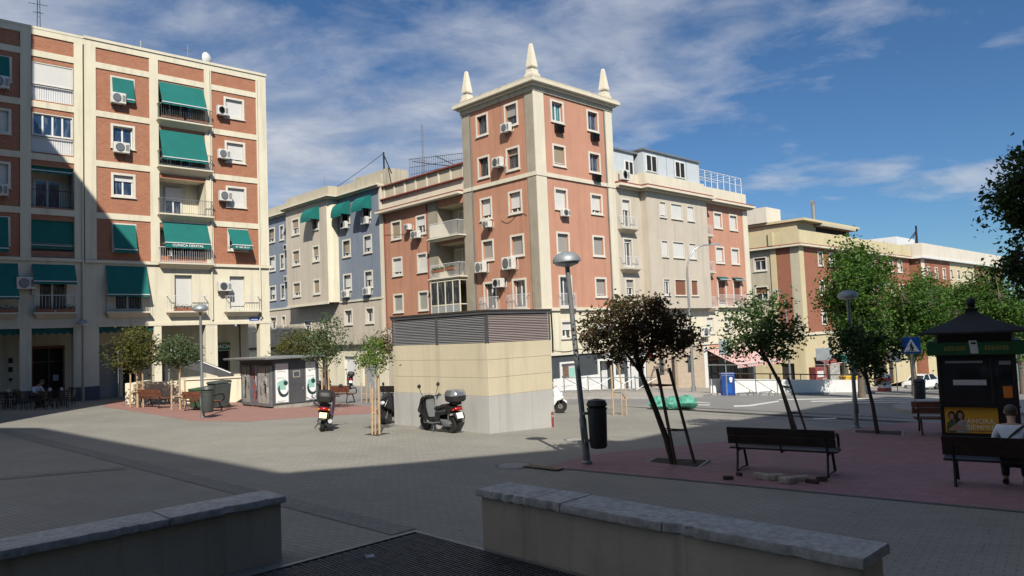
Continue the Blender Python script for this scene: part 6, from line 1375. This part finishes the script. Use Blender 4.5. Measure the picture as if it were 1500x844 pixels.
for p, l in TS:
    q = G(*p); table(l, q); t = thing('napkin_holder', l.replace('dark cafe table', 'white napkin holder on the table').replace(' with a white napkin holder', '').replace(' with small white holder', ''), 'napkin holder', q+Vector((0, 0, .741)), 0, 'napkin holders'); m = MB(); m.box(-.06, .06, -.05, .05, 0, .12, 'white'); m.build('body', t, bevel=.01); m = MB(); m.box(-.045, .045, -.035, .035, .121, .16, 'paper'); m.build('napkin', t)
c0 = None
for i, (p, a) in enumerate((((2, 600), 20), ((24, 599), 200), ((34, 597.5), 90), ((50, 598), 60), ((66, 597.5), 170), ((79, 597), 10), ((86, 596.5), 190), ((101, 595.5), 280), ((30, 594), 120), ((97, 591.5), 330), ((14, 600.5), 40), ((42, 600.5), 150), ((58, 600), 300), ((74, 599.5), 100), ((92, 598.5), 220), ((65, 593), 20), ((18, 594), 260), ((-6, 600), 80))):
    lab = 'black cafe chair among the tables of the shaded bar terrace'
    if c0 is None: c0 = chair(lab, G(*p), R_(a))
    else: dup(c0, G(*p), R_(a))
seated('person in a white shirt bending over a cafe table in the shade', G(50, 597)+Vector((0, 0, 0)), R_(70), .8, .12)
# ================================================================ roof gear, wires
def mast(name, label, cat, loc, h, arms=((.9, .5), (.7, .35)), r=.03, lattice=False):
    t = thing(name, label, cat, loc, .6); m = MB(); 
    if lattice:
        for a in range(3): x, y = .12*math.cos(a*2.1), .12*math.sin(a*2.1); m.tube([(x, y, 0), (x*.5, y*.5, h)], .018, 'greymetal', 5)
        for k in range(int(h/.3)): z = k*.3; m.tube([(.1, 0, z), (-.06, .1, z+.15), (-.06, -.1, z+.3)], .01, 'greymetal', 4)
    else: m.tube([(0, 0, 0), (0, 0, h)], r, 'greymetal', 6)
    m.build('mast', t); m = MB()
    for f, l in arms:
        m.tube([(-l, 0, h*f), (l, 0, h*f)], .015, 'greymetal', 5)
        for k in range(5): x = -l+2*l*k/4; m.tube([(x, -.18+.02*k, h*f), (x, .18-.02*k, h*f)], .008, 'greymetal', 4)
    m.build('aerial', t); return t
mast('lattice_mast', 'tall thin lattice aerial on the brick and cream building roof at the left', 'aerial', FLF.W(-2.6, -2.5, 20.5), 4.2, ((.62, .45), (.5, .25)), lattice=True)
mast('roof_aerial', 'small aerial near the satellite dish on the left roof', 'aerial', FLF.W(5.5, -1.2, 20.5), 1.6, ((.8, .35),), .02)
mast('roof_pipe', 'short thin vent pipe on the roof left of the satellite dish', 'vent pipe', FLF.W(2.6, -1.0, 20.5), 1.15, (), .06)
t = thing('satellite_dish', 'white satellite dish on the roof edge of the arcaded building', 'satellite dish', FLF.W(6.6, -.8, 20.5), FLF.rz()+.5); m = MB(); m.tube([(0, .1, 0), (0, .1, .55)], .03, 'greymetal', 6); m.build('post', t)
m = MB(); m.loft([[(.45*r*math.cos(a), -.12+.16*r*r, .85+.45*r*math.sin(a)) for a in [2*PI*k/20 for k in range(20)]] for r in (.02, .35, .7, 1)], 'white', cap=False); m.build('dish', t, smooth=True, recalc=False)
m = MB(); m.tube([(0, -.08, .5), (0, -.45, .78)], .015, 'greymetal', 5); m.build('feed_arm', t)
mast('lattice_mast', 'tall thin lattice aerial on the roof behind the salmon wing', 'aerial', FBL.W(-.5, -4, 14.9), 5.6, ((.45, .5),), lattice=True)
mast('roof_aerial', 'thin aerial rod on the cream bay roof', 'aerial', FBL.W(12.2, -2, 15), 3.2, (), .02)
t = thing('mesh_screen', 'dark wire mesh screen and frame standing on the roof behind the salmon wing', 'screen', FTL.W(16.8, -2.5, 15.1), FTL.rz()); m = MB()
for k in range(40): m.tube([(k*.23, 0, 0), (k*.23, 0, 2.3-k*.03)], .012, 'blackmetal', 4)
for z, dz in ((.3, -.2), (.9, -.5), (1.5, -.8), (2.2, -1.15)): m.tube([(0, 0, z), (9.1, 0, z+dz)], .02, 'blackmetal', 4)
m.tube([(.3, .2, 2.0), (3.5, .2, 1.1), (6.8, .2, .3)], .03, 'blackmetal', 5); m.tube([(3.2, .2, 1.9), (6.9, .2, 0)], .03, 'blackmetal', 5); m.build('mesh', t)
t = thing('cable_post', 'dark post with long overhead cables above the blue block', 'cable post', FBL.W(1.2, -1.2, 16.0), FBL.rz()); m = MB(); m.tube([(0, 0, 0), (0, 0, 2.1)], .07, 'blackmetal', 6); m.tube([(0, 0, 1.9), (1.9, -.6, -.1)], .05, 'blackmetal', 5); m.build('post', t)
m = MB(); pts = [Vector((0, 0, 2.0))+Vector((-24, .5, -2.2))*s+Vector((0, 0, -1.8*math.sin(PI*s)*.5)) for s in [k/14 for k in range(15)]]; m.tube(pts, .022, 'wire', 5); m.build('cable', t)
for i, (n_, lab, F, u0, u1, z) in enumerate((('wall_cable', 'black cable strung along the wall above the slate shopfront', FTR, .7, 8.0, 1.38), ('wall_cable', 'black cable sagging along the beige wall over the stone ground floor', FCR, .1, 10.8, 1.45))):
    t = thing(n_, lab, 'cable', F.W(u0, .14, z), F.rz(), 'cables on the facades'); m = MB(); L = u1-u0; m.tube([(L*s, 0, -.12*math.sin(PI*((s*3) % 1))) for s in [k/24 for k in range(25)]], .025, 'wire', 5); m.build('cable', t)
# small street clutter before the ochre block
t = thing('red_drinks_cabinet', 'red and white drinks cabinet on the pavement before the ochre block', 'drinks cabinet', gp(25.3, 62.5, .12), R_(20)); m = MB(); m.box(-.6, .6, -.4, .4, 0, 1.8, 'dullred'); m.build('body', t, bevel=.03); m = MB(); m.box(-.45, .2, -.41, -.401, 1.0, 1.5, 'paper'); m.box(.1, .5, -.411, -.402, .4, .9, 'louvrepink'); m.build('panel', t)
t = thing('advert_stand', 'pale patterned advert stand beside the red drinks cabinet', 'advert stand', gp(27.0, 63.2, .12), R_(10)); m = MB(); m.box(-.45, .45, -.05, .05, .2, 2.1, 'pgrey'); m.build('panel', t); m = MB(); m.box(-.5, .5, -.2, .2, 0, .2, 'foldmetal'); m.build('base', t)
t = thing('yellow_crate_bin', 'bright yellow plastic bin behind the parapet wall', 'yellow bin', gp(25.2, 56.5, .12), R_(10)); m = MB(); m.loft([[(-.5, -.35, 0), (.5, -.35, 0), (.5, .35, 0), (-.5, .35, 0)], [(-.6, -.42, 1.0), (.6, -.42, 1.0), (.6, .42, 1.0), (-.6, .42, 1.0)]], 'yellowbox'); m.build('body', t, bevel=.03); m = MB(); m.box(-.63, .63, -.45, .45, 1.001, 1.1, 'yellowbox'); m.build('lid', t, bevel=.02)
for i, (x, y, l) in enumerate(((30.5, 62.0, 'pink and white stack of wrapped goods at the end of the parapet wall'), (33.0, 67.0, 'pink and white stack of wrapped goods nearer the white car'))):
    t = thing('wrapped_stack', l, 'wrapped goods', gp(x, y), .3, 'stacks of wrapped goods'); m = MB(); [m.box(-.42+.04*(k % 2), .42, -.35, .35-.03*(k % 2), k*.28, k*.28+.27, ('pred', 'white', 'louvrepink')[k % 3]) for k in range(5)]; m.build('body', t, bevel=.03); m = MB(); m.box(-.45, .45, -.4, .4, -.1, -.002, 'stake'); m.build('pallet', t)
# ================================================================ trees
def tree(name, label, loc, trunk, limbs, blobs, n, leaf, lmat, bark='bark', group=None, cl=.16, per=34, seed=0, stakes=None, pit=None, stmat='stake', twigs=True, shell=.55, asp=.55):
    rr = random.Random(seed+101); t = thing(name, label, 'tree', loc, 0, group); m = MB()
    m.tube([p[:3] for p in trunk], [p[3] for p in trunk], bark, 9)
    for l in limbs: m.tube([p[:3] for p in l], [p[3] for p in l], bark, 6)
    wsum = sum(b[3]*b[4]*b[5] for b in blobs); clumps = []
    nc = max(6, n//per)
    for b in blobs:
        k = max(2, int(nc*b[3]*b[4]*b[5]/wsum+.5))
        for _ in range(k):
            while True:
                d = Vector((rr.uniform(-1, 1), rr.uniform(-1, 1), rr.uniform(-1, 1)))
                if .05 < d.length <= 1: break
            r = d.length**shell; d = d.normalized()*r
            clumps.append(Vector((b[0]+d.x*b[3], b[1]+d.y*b[4], b[2]+d.z*b[5])))
    if twigs:
        ends = [Vector(l[-1][:3]) for l in limbs] or [Vector(trunk[-1][:3])]; ends += [Vector(l[len(l)//2][:3]) for l in limbs]
        for c in clumps[::2]:
            e = min(ends, key=lambda q: (q-c).length); mid = (e+c)/2+Vector((rr.gauss(0, .05), rr.gauss(0, .05), rr.uniform(-.02, .08))); r0 = max(.006, trunk[-1][3]*.35); m.tube([e, mid, c], [r0, r0*.6, r0*.25], bark, 4, cap=False)
    m.build('trunk', t, smooth=True)
    f = MB(); k = max(1, n//len(clumps))
    for c in clumps:
        s = cl*rr.uniform(.6, 1.4); kk = int(k*rr.uniform(.5, 1.5))
        foliage_quads(f, [c+Vector((rr.gauss(0, s), rr.gauss(0, s), rr.gauss(0, s*.8))) for _ in range(kk)], leaf, lmat, rr, asp)
    f.build('crown', t, recalc=False)
    if stakes:
        for (a, b, r) in stakes: s = MB(); s.tube([a, b], r, stmat, 8); s.build('stake', t)
        if len(stakes) > 1:
            (a, b, r), (c, d, _) = stakes[0], stakes[1]
            for h in ((.35, .82) if stmat == 'stakedark' else (.45,)):
                p, q = Vector(a).lerp(Vector(b), h), Vector(c).lerp(Vector(d), h); tk = None
                for i in range(len(trunk)-1):
                    if trunk[i][2] <= p.z <= trunk[i+1][2]: f_ = (p.z-trunk[i][2])/(trunk[i+1][2]-trunk[i][2]); tk = Vector(trunk[i][:3]).lerp(Vector(trunk[i+1][:3]), f_)
                s = MB(); s.tube([q, p], r*.55, stmat, 6)
                if tk is not None: s.tube([p, tk], .014, 'strap', 5); s.tube([q, tk+Vector((0, 0, .04))], .014, 'strap', 5)
                s.build('tie', t)
    if pit:
        q = MB(); q.box(-pit, pit, -pit, pit, -.05, .012, 'soil'); o = q.build('tree_pit', t); o.rotation_euler.z = -.5
        q = MB(); w = .05
        for s in (-1, 1): q.box(-pit-w, pit+w, s*pit-(w if s < 0 else 0), s*pit+(w if s > 0 else 0), -.05, .016, 'kerb'); q.box(s*pit-(w if s < 0 else 0), s*pit+(w if s > 0 else 0), -pit+.001, pit-.001, -.05, .0158, 'kerb')
        q.build('pit_edging', o)
    return t
# leaning tree by the lamp (deep shade, dark plum leaves)
tree('young_tree', 'leaning dark leaved young tree tied to two weathered stakes by the lamp', gp(3.2, 15.55), [(0, 0, -.05, .075), (-.14, 0, .55, .062), (-.36, .02, 1.25, .055), (-.58, .05, 1.9, .05), (-.66, .05, 2.25, .045)],
     [[(-.58, .05, 1.9, .04), (-.95, -.1, 2.4, .025), (-1.25, -.2, 2.75, .014)], [(-.60, .05, 2.0, .04), (-.25, .15, 2.5, .025), (.1, .2, 2.8, .014)], [(-.66, .05, 2.25, .04), (-.6, .3, 2.8, .02), (-.5, .4, 3.1, .012)], [(-.62, .05, 2.1, .035), (-.75, -.4, 2.6, .02), (-.7, -.7, 2.85, .012)]],
     [(-1.12, .0, 2.85, .66, .8, .48), (-.55, .05, 2.95, .75, .85, .52), (.0, .1, 2.7, .62, .8, .46), (-1.0, -.1, 2.45, .5, .7, .26), (-.25, .0, 2.45, .65, .7, .28), (-.6, .1, 3.25, .6, .6, .24), (-1.55, 0, 2.75, .3, .4, .36), (.42, 0, 2.5, .3, .4, .34)], 8200, .085, 'leafdark', 'barkdark', cl=.115, per=38, seed=1,
     stakes=[((.02, -.06, 0), (-.26, -.06, 1.98), .035), ((.42, -.02, 0), (.0, -.02, 1.98), .033)], pit=.55, stmat='stakedark')
tree('young_tree', 'dark young tree with curved trunk and two stakes behind the empty bench', gp(7.95, 21.6), [(0, 0, -.05, .07), (-.12, 0, .6, .06), (-.32, 0, 1.4, .05), (-.62, 0, 2.05, .045), (-.85, 0, 2.5, .04)],
     [[(-.62, 0, 2.05, .04), (-1.2, .1, 2.7, .02), (-1.5, .1, 3.1, .01)], [(-.85, 0, 2.5, .035), (-.7, .2, 3.2, .02), (-.65, .2, 3.8, .01)], [(-.7, 0, 2.2, .03), (-.2, -.2, 2.7, .015), (.05, -.2, 2.9, .01)]],
     [(-1.25, 0, 3.0, .72, .8, .62), (-.7, 0, 3.35, .75, .8, .75), (-.15, 0, 2.75, .62, .75, .62), (-.6, 0, 2.55, .6, .6, .35), (-1.45, 0, 2.5, .35, .5, .35)], 3400, .12, 'leafgreen', 'barkdark', cl=.16, per=34, seed=2,
     stakes=[((.05, -.1, 0), (-.40, -.1, 1.62), .035), ((.33, -.05, 0), (-.10, -.05, 1.58), .033)], pit=.5, stmat='stakedark')
tree('young_tree', 'dark slender tree beside the mushroom lamp and tree pit', gp(10.1, 21.1), [(0, 0, -.05, .06), (-.08, 0, .8, .05), (-.2, 0, 1.5, .045), (-.25, 0, 2.0, .035)],
     [[(-.2, 0, 1.5, .035), (-.5, .1, 2.2, .018), (-.7, .1, 2.6, .01)], [(-.25, 0, 2.0, .03), (.1, -.1, 2.5, .015), (.3, -.1, 2.7, .01)], [(-.25, 0, 2.0, .03), (-.2, .2, 2.7, .012)]],
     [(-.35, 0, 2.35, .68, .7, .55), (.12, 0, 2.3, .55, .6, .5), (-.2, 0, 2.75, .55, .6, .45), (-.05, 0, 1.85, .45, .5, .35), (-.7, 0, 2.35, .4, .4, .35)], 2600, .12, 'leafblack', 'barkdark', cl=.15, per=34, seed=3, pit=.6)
tree('sapling', 'lime green sapling between two tall pale stakes in front of the ochre block', gp(-4.18, 21.99), [(0, 0, -.05, .03), (.02, 0, .8, .026), (.05, 0, 1.5, .02), (.08, 0, 2.1, .014)],
     [[(.05, 0, 1.5, .014), (-.15, .05, 2.0, .007), (-.2, .05, 2.4, .004)], [(.06, 0, 1.6, .014), (.3, 0, 2.1, .007), (.36, 0, 2.35, .004)], [(.08, 0, 2.1, .012), (.1, .05, 2.7, .005)]],
     [(.05, 0, 2.35, .42, .42, .48), (.25, 0, 2.2, .28, .3, .3), (-.18, 0, 2.15, .25, .3, .3), (.08, 0, 2.75, .22, .25, .22)], 900, .085, 'leaflime', 'stake', cl=.10, per=16, seed=4, stakes=[((-.09, 0, 0), (-.05, 0, 1.35), .032), ((.12, .02, 0), (.14, .02, 1.75), .034)], pit=.35)
tree('street_tree', 'olive crowned tree with several stakes at the terrace wall, left of a pair', gp(-18.1, 35.7), [(0, 0, -.05, .06), (.0, 0, .9, .05), (-.02, 0, 1.6, .05)],
     [[(0, 0, 1.5, .045), (-.6, .1, 2.2, .025), (-1.0, .2, 2.7, .012)], [(0, 0, 1.5, .045), (.5, 0, 2.2, .025), (.85, 0, 2.6, .012)], [(0, 0, 1.6, .04), (.0, .2, 2.6, .02), (.05, .2, 3.4, .01)]],
     [(-.65, 0, 2.5, .72, .85, .58), (.5, 0, 2.5, .75, .9, .62), (0, 0, 3.0, .8, .9, .68), (.1, 0, 3.6, .55, .6, .4), (-.2, 0, 2.2, .7, .7, .35)], 4200, .13, 'leafolive', 'stake', cl=.18, per=36, seed=5, stakes=[((-.3, -.1, 0), (-.28, -.1, 1.65), .035), ((.32, -.1, 0), (.3, -.1, 1.65), .035), ((.0, .35, 0), (.0, .3, 1.65), .035)])
tree('street_tree', 'round green crowned tree with two pale stakes, right of a pair by the terrace wall', gp(-15.3, 34.0), [(0, 0, -.05, .055), (-.02, 0, 1.0, .045), (0, 0, 1.75, .04)],
     [[(0, 0, 1.7, .035), (-.4, 0, 2.3, .018), (-.6, 0, 2.7, .01)], [(0, 0, 1.7, .035), (.4, .1, 2.3, .018), (.6, .1, 2.6, .01)], [(0, 0, 1.75, .03), (0, 0, 2.8, .012)]],
     [(0, 0, 2.65, .78, .8, .72), (-.4, 0, 2.45, .5, .6, .5), (.42, 0, 2.5, .5, .6, .5)], 3600, .11, 'leafgrey', 'stake', cl=.15, per=36, seed=6, stakes=[((-.35, -.1, 0), (-.33, -.1, 1.35), .04), ((.28, -.1, 0), (.26, -.1, 1.3), .04)])
tree('street_tree', 'loose airy tree right of the grey kiosk with dark and pale leaves', gp(-8.16, 32.05), [(0, 0, -.05, .05), (.02, 0, 1.0, .045), (-.02, 0, 1.7, .04), (.05, 0, 2.4, .03)],
     [[(0, 0, 1.6, .035), (-.45, 0, 2.3, .018), (-.65, .1, 3.0, .009)], [(0, 0, 1.7, .035), (.45, .1, 2.5, .018), (.65, .1, 3.2, .009)], [(.05, 0, 2.4, .025), (.1, 0, 3.6, .01)]],
     [(-.3, 0, 2.9, .55, .6, .7), (.35, 0, 3.1, .6, .6, .8), (.05, 0, 3.7, .5, .5, .45), (-.55, 0, 2.2, .4, .4, .35), (.35, 0, 2.3, .4, .4, .35)], 1900, .11, 'leafgrey', 'bark', cl=.17, per=20, seed=7, stakes=[((-.15, -.05, 0), (-.15, -.05, 1.75), .035), ((.15, -.05, 0), (.14, -.05, 1.75), .035)], pit=.4)
tree('sapling', 'thin grey green sapling behind the lime sapling near the ochre block', gp(-7.6, 37.9), [(0, 0, -.05, .035), (.05, 0, .9, .03), (-.02, 0, 1.6, .025), (.02, 0, 2.4, .016)], [[(0, 0, 1.6, .02), (-.4, 0, 2.2, .008)], [(0, 0, 1.7, .02), (.4, 0, 2.4, .008)]],
     [(0, 0, 2.6, .55, .6, .6), (-.35, 0, 2.1, .35, .4, .4), (.35, 0, 2.3, .35, .4, .45)], 900, .11, 'leafgrey', 'stake', cl=.16, per=18, seed=8, stakes=[((-.25, 0, 0), (-.25, 0, 1.0), .03), ((.2, 0, 0), (.2, 0, 1.0), .03)])
tree('street_tree', 'dense dark olive tree rising behind the closed grey kiosk', gp(-12.2, 43), [(0, 0, 0, .1), (0, 0, 2.0, .08)], [[(0, 0, 1.8, .06), (-.8, 0, 2.8, .03)], [(0, 0, 1.9, .06), (.8, 0, 2.8, .03)]], [(-.4, 0, 3.0, 1.1, 1.0, .8), (.7, 0, 2.9, 1.0, 1, .75), (-1.0, 0, 2.6, .7, .8, .5), (.2, 0, 3.5, .7, .7, .4), (1.3, 0, 2.6, .6, .8, .5)], 4200, .14, 'leafolive', cl=.2, per=36, seed=9)
tree('street_tree', 'red purple leaved tree half hidden behind the ochre ventilation block', gp(-5.9, 40.5), [(0, 0, 0, .08), (0, 0, 1.9, .06)], [[(0, 0, 1.8, .05), (-.7, 0, 2.9, .02)], [(0, 0, 1.8, .05), (.7, 0, 2.9, .02)]], [(-.7, 0, 3.3, .9, .9, .7), (.4, 0, 3.3, .9, .9, .7), (-1.1, 0, 2.5, .6, .6, .5), (.2, 0, 2.7, 1.0, .8, .5)], 2600, .13, 'leafred', cl=.18, per=30, seed=10)
tree('sapling', 'nearly bare sapling with stake in front of the slate shopfront', gp(4.0, 28.6), [(0, 0, -.05, .03), (.02, 0, 1.2, .026), (-.05, 0, 2.2, .02), (0, 0, 3.2, .01)], [[(0, 0, 1.5, .015), (-.35, 0, 2.4, .008), (-.45, 0, 3.0, .004)], [(0, 0, 1.7, .015), (.4, 0, 2.6, .008), (.45, 0, 3.1, .004)], [(-.05, 0, 2.2, .014), (-.2, .1, 3.3, .005)], [(-.05, 0, 2.0, .014), (.15, .1, 3.0, .005)]],
     [(0, 0, 3.0, .4, .4, .45), (-.3, 0, 2.6, .3, .3, .4), (.3, 0, 2.7, .3, .3, .4)], 420, .075, 'leaflime', 'stake', cl=.13, per=9, seed=11, stakes=[((-.32, 0, 0), (-.33, 0, 1.9), .035), ((.18, 0, 0), (.18, 0, 1.2), .03)])
# plane trees along the street
def plane(label, x, y, h, w, seed, n=6500, low=.28, mat='leafplane', leaf=.2):
    rr = random.Random(seed); bl = []; lim = []
    for k in range(13):
        a = rr.uniform(0, 2*PI); q = rr.uniform(.2, .8); zz = h*(low+.12+(.92-low-.12)*((k+.5)/13)); s = math.sin(PI*min(1, max(.14, (zz/h-low)/(1-low)*.92+.08)))**.6
        bl.append((w*q*s*math.cos(a)*.75, w*q*s*math.sin(a)*.75, zz, w*rr.uniform(.34, .52)*max(.55, s), w*rr.uniform(.34, .52)*max(.55, s), h*rr.uniform(.075, .12)))
    for k in range(6):
        a = k*1.05+rr.uniform(-.3, .3); e = (w*.6*math.cos(a), w*.6*math.sin(a), h*rr.uniform(.55, .85)); lim.append([(0, 0, h*.24+.1*k, .11), (e[0]*.5, e[1]*.5, h*.45, .07), (*e, .03)])
    tree('plane_tree', label, gp(x, y), [(0, 0, -.1, .2), (.03, 0, h*.15, .16), (0, .05, h*.32, .13), (.05, 0, h*.7, .07)], lim, bl, n, leaf, mat, 'bark', 'plane trees along the street', cl=.36, per=46, seed=seed)
plane('plane tree in the sun nearest the square, rising above the parapet wall', 18.9, 41.0, 9.0, 2.5, 31, 17000, .18)
plane('plane tree behind the crossing sign, second along the street', 25.0, 47.0, 7.9, 2.7, 32, 11000, .28)
plane('plane tree with broad crown above the black kiosk roof', 31.3, 55.0, 8.8, 3.2, 33, 14000, .34)
plane('plane tree right of the kiosk finial, leaning toward the picture edge', 31.2, 47.5, 8.3, 3.4, 34, 14000, .32)
plane('plane tree farthest to the right beside the shaded overhanging branches', 38.5, 57.0, 8.2, 3.6, 35, 7000, .3)
plane('small plane tree far down the street beyond the white sign', 33.5, 68.0, 7.6, 2.2, 36, 3000, .3)
plane('plane tree in the far gap behind the white car', 44.5, 73, 9.4, 4.2, 37, 6000, .25)
# dark branches of the big tree at the picture's right edge
tree('shade_tree', 'tall dark tree in shade at the right picture edge with overhanging branches', gp(14.15, 18.3), [(0, 0, 0, .26), (.05, 0, 2.5, .21), (0, 0, 4.5, .15), (-.1, 0, 6.2, .08)],
     [[(0, 0, 3.4, .1), (-.9, -.1, 4.1, .06), (-1.9, -.2, 4.5, .025)], [(0, 0, 4.4, .1), (-.8, 0, 5.6, .05), (-1.6, 0, 6.3, .02)], [(0, 0, 4.2, .1), (.9, 0, 5.6, .05), (1.5, 0, 6.5, .02)], [(0, 0, 4.5, .1), (-.2, .9, 5.6, .05)], [(0, 0, 4.5, .1), (-.2, -.8, 5.6, .05)]],
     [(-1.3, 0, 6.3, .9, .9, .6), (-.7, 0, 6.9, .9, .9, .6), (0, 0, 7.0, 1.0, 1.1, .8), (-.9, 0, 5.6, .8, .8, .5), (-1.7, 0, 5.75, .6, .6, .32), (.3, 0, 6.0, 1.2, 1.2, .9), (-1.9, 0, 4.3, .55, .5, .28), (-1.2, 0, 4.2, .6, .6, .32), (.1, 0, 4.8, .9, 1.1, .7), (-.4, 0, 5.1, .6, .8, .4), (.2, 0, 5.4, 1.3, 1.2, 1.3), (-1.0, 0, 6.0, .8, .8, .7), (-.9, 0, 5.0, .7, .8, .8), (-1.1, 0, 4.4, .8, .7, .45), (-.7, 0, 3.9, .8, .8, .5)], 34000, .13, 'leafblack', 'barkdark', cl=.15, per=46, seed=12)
# ================================================================ sky and light
w = bpy.data.worlds.new('World'); S.world = w; w.use_nodes = True; nt = w.node_tree; bg = nt.nodes['Background']
sky = nt.nodes.new('ShaderNodeTexSky'); sky.sky_type = 'NISHITA'; sky.sun_disc = False; sky.sun_elevation = SUN_EL; sky.altitude = 650; sky.air_density = 1.05; sky.dust_density = .55; sky.ozone_density = 2.2
saz = math.atan2(SUN_AZ.x, SUN_AZ.y); sky.sun_rotation = saz
tc = nd(nt, 'ShaderNodeTexCoord'); sx = nd(nt, 'ShaderNodeSeparateXYZ'); nt.links.new(tc.outputs['Generated'], sx.inputs[0])
za = nd(nt, 'ShaderNodeMath', operation='MAXIMUM'); nt.links.new(sx.outputs[2], za.inputs[0]); za.inputs[1].default_value = 0.0
zb_ = nd(nt, 'ShaderNodeMath', operation='ADD'); nt.links.new(za.outputs[0], zb_.inputs[0]); zb_.inputs[1].default_value = .16
dv = [nd(nt, 'ShaderNodeMath', operation='DIVIDE') for _ in (0, 1)]
for i in (0, 1): nt.links.new(sx.outputs[i], dv[i].inputs[0]); nt.links.new(zb_.outputs[0], dv[i].inputs[1])
cb = nd(nt, 'ShaderNodeCombineXYZ'); nt.links.new(dv[0].outputs[0], cb.inputs[0]); nt.links.new(dv[1].outputs[0], cb.inputs[1])
def cl_noise(scale, off, stretch, det, rough, dist=.0, rot=0):
    mp = nd(nt, 'ShaderNodeMapping'); mp.inputs['Location'].default_value = off; mp.inputs['Scale'].default_value = stretch; mp.inputs['Rotation'].default_value = (0, 0, rot); nt.links.new(cb.outputs[0], mp.inputs[0])
    n = nd(nt, 'ShaderNodeTexNoise'); n.inputs['Scale'].default_value = scale; n.inputs['Detail'].default_value = det; n.inputs['Roughness'].default_value = rough; n.inputs['Distortion'].default_value = dist; nt.links.new(mp.outputs[0], n.inputs['Vector']); return n.outputs['Fac']
def mth(op, a, b):
    m = nd(nt, 'ShaderNodeMath', operation=op)
    for i, v in enumerate((a, b)):
        if isinstance(v, (int, float)): m.inputs[i].default_value = v
        else: nt.links.new(v, m.inputs[i])
    return m.outputs[0]
CL_OFF = (3.1, 1.7, 0)
big = cl_noise(1.15, CL_OFF, (1, 1.1, 1), 9, .55, .15, .25); fine = cl_noise(3.4, (9, 4, 2), (1, 1.3, 1), 9, .6, .3, .4)
left = ramp(nt, sx.outputs[0], [(0, (1, 1, 1)), (1, (0, 0, 0))])
side = nd(nt, 'ShaderNodeMapRange'); nt.links.new(sx.outputs[0], side.inputs['Value']); side.inputs['From Min'].default_value = -.5; side.inputs['From Max'].default_value = .25; side.inputs['To Min'].default_value = .12; side.inputs['To Max'].default_value = -.098
d = mth('ADD', mth('ADD', mth('MULTIPLY', big, .74), mth('MULTIPLY', fine, .26)), side.outputs[0])
cov = ramp(nt, d, [(.42, (0, 0, 0)), (.52, (.5,)*3), (.64, (.9,)*3)])
low = nd(nt, 'ShaderNodeMapRange'); nt.links.new(sx.outputs[2], low.inputs['Value']); low.inputs['From Min'].default_value = .02; low.inputs['From Max'].default_value = .16; low.inputs['To Min'].default_value = .75; low.inputs['To Max'].default_value = 1
cov = mth('MULTIPLY', cov, low.outputs[0])
shade = ramp(nt, fine, [(.35, (5.2, 5.8, 7.0)), (.65, (8.3, 8.7, 9.6))])
skyc = mixc(nt, 1.0, sky.outputs[0], (.60, .91, 1.20), 'MULTIPLY')
nt.links.new(mixc(nt, cov, skyc, shade), bg.inputs['Color']); bg.inputs['Strength'].default_value = .064
sl = bpy.data.lights.new('sun', 'SUN'); sl.energy = 5.0; sl.angle = R_(.53); sl.color = (1, .945, .85); so = bpy.data.objects.new('sun', sl); COL.objects.link(so)
to = Vector((SUN_AZ.x*math.cos(SUN_EL), SUN_AZ.y*math.cos(SUN_EL), math.sin(SUN_EL))); so.rotation_euler = to.to_track_quat('Z', 'Y').to_euler(); so.location = to*60
S.view_settings.view_transform = 'Standard'; S.view_settings.look = 'None'; S.view_settings.exposure = .18; S.view_settings.gamma = 1
S.render.engine = 'CYCLES'; S.cycles.use_denoising = True; S.cycles.max_bounces = 6; S.cycles.diffuse_bounces = 1; S.cycles.glossy_bounces = 3; S.cycles.transmission_bounces = 4; S.cycles.caustics_reflective = False; S.cycles.caustics_refractive = False
S.render.film_transparent = False
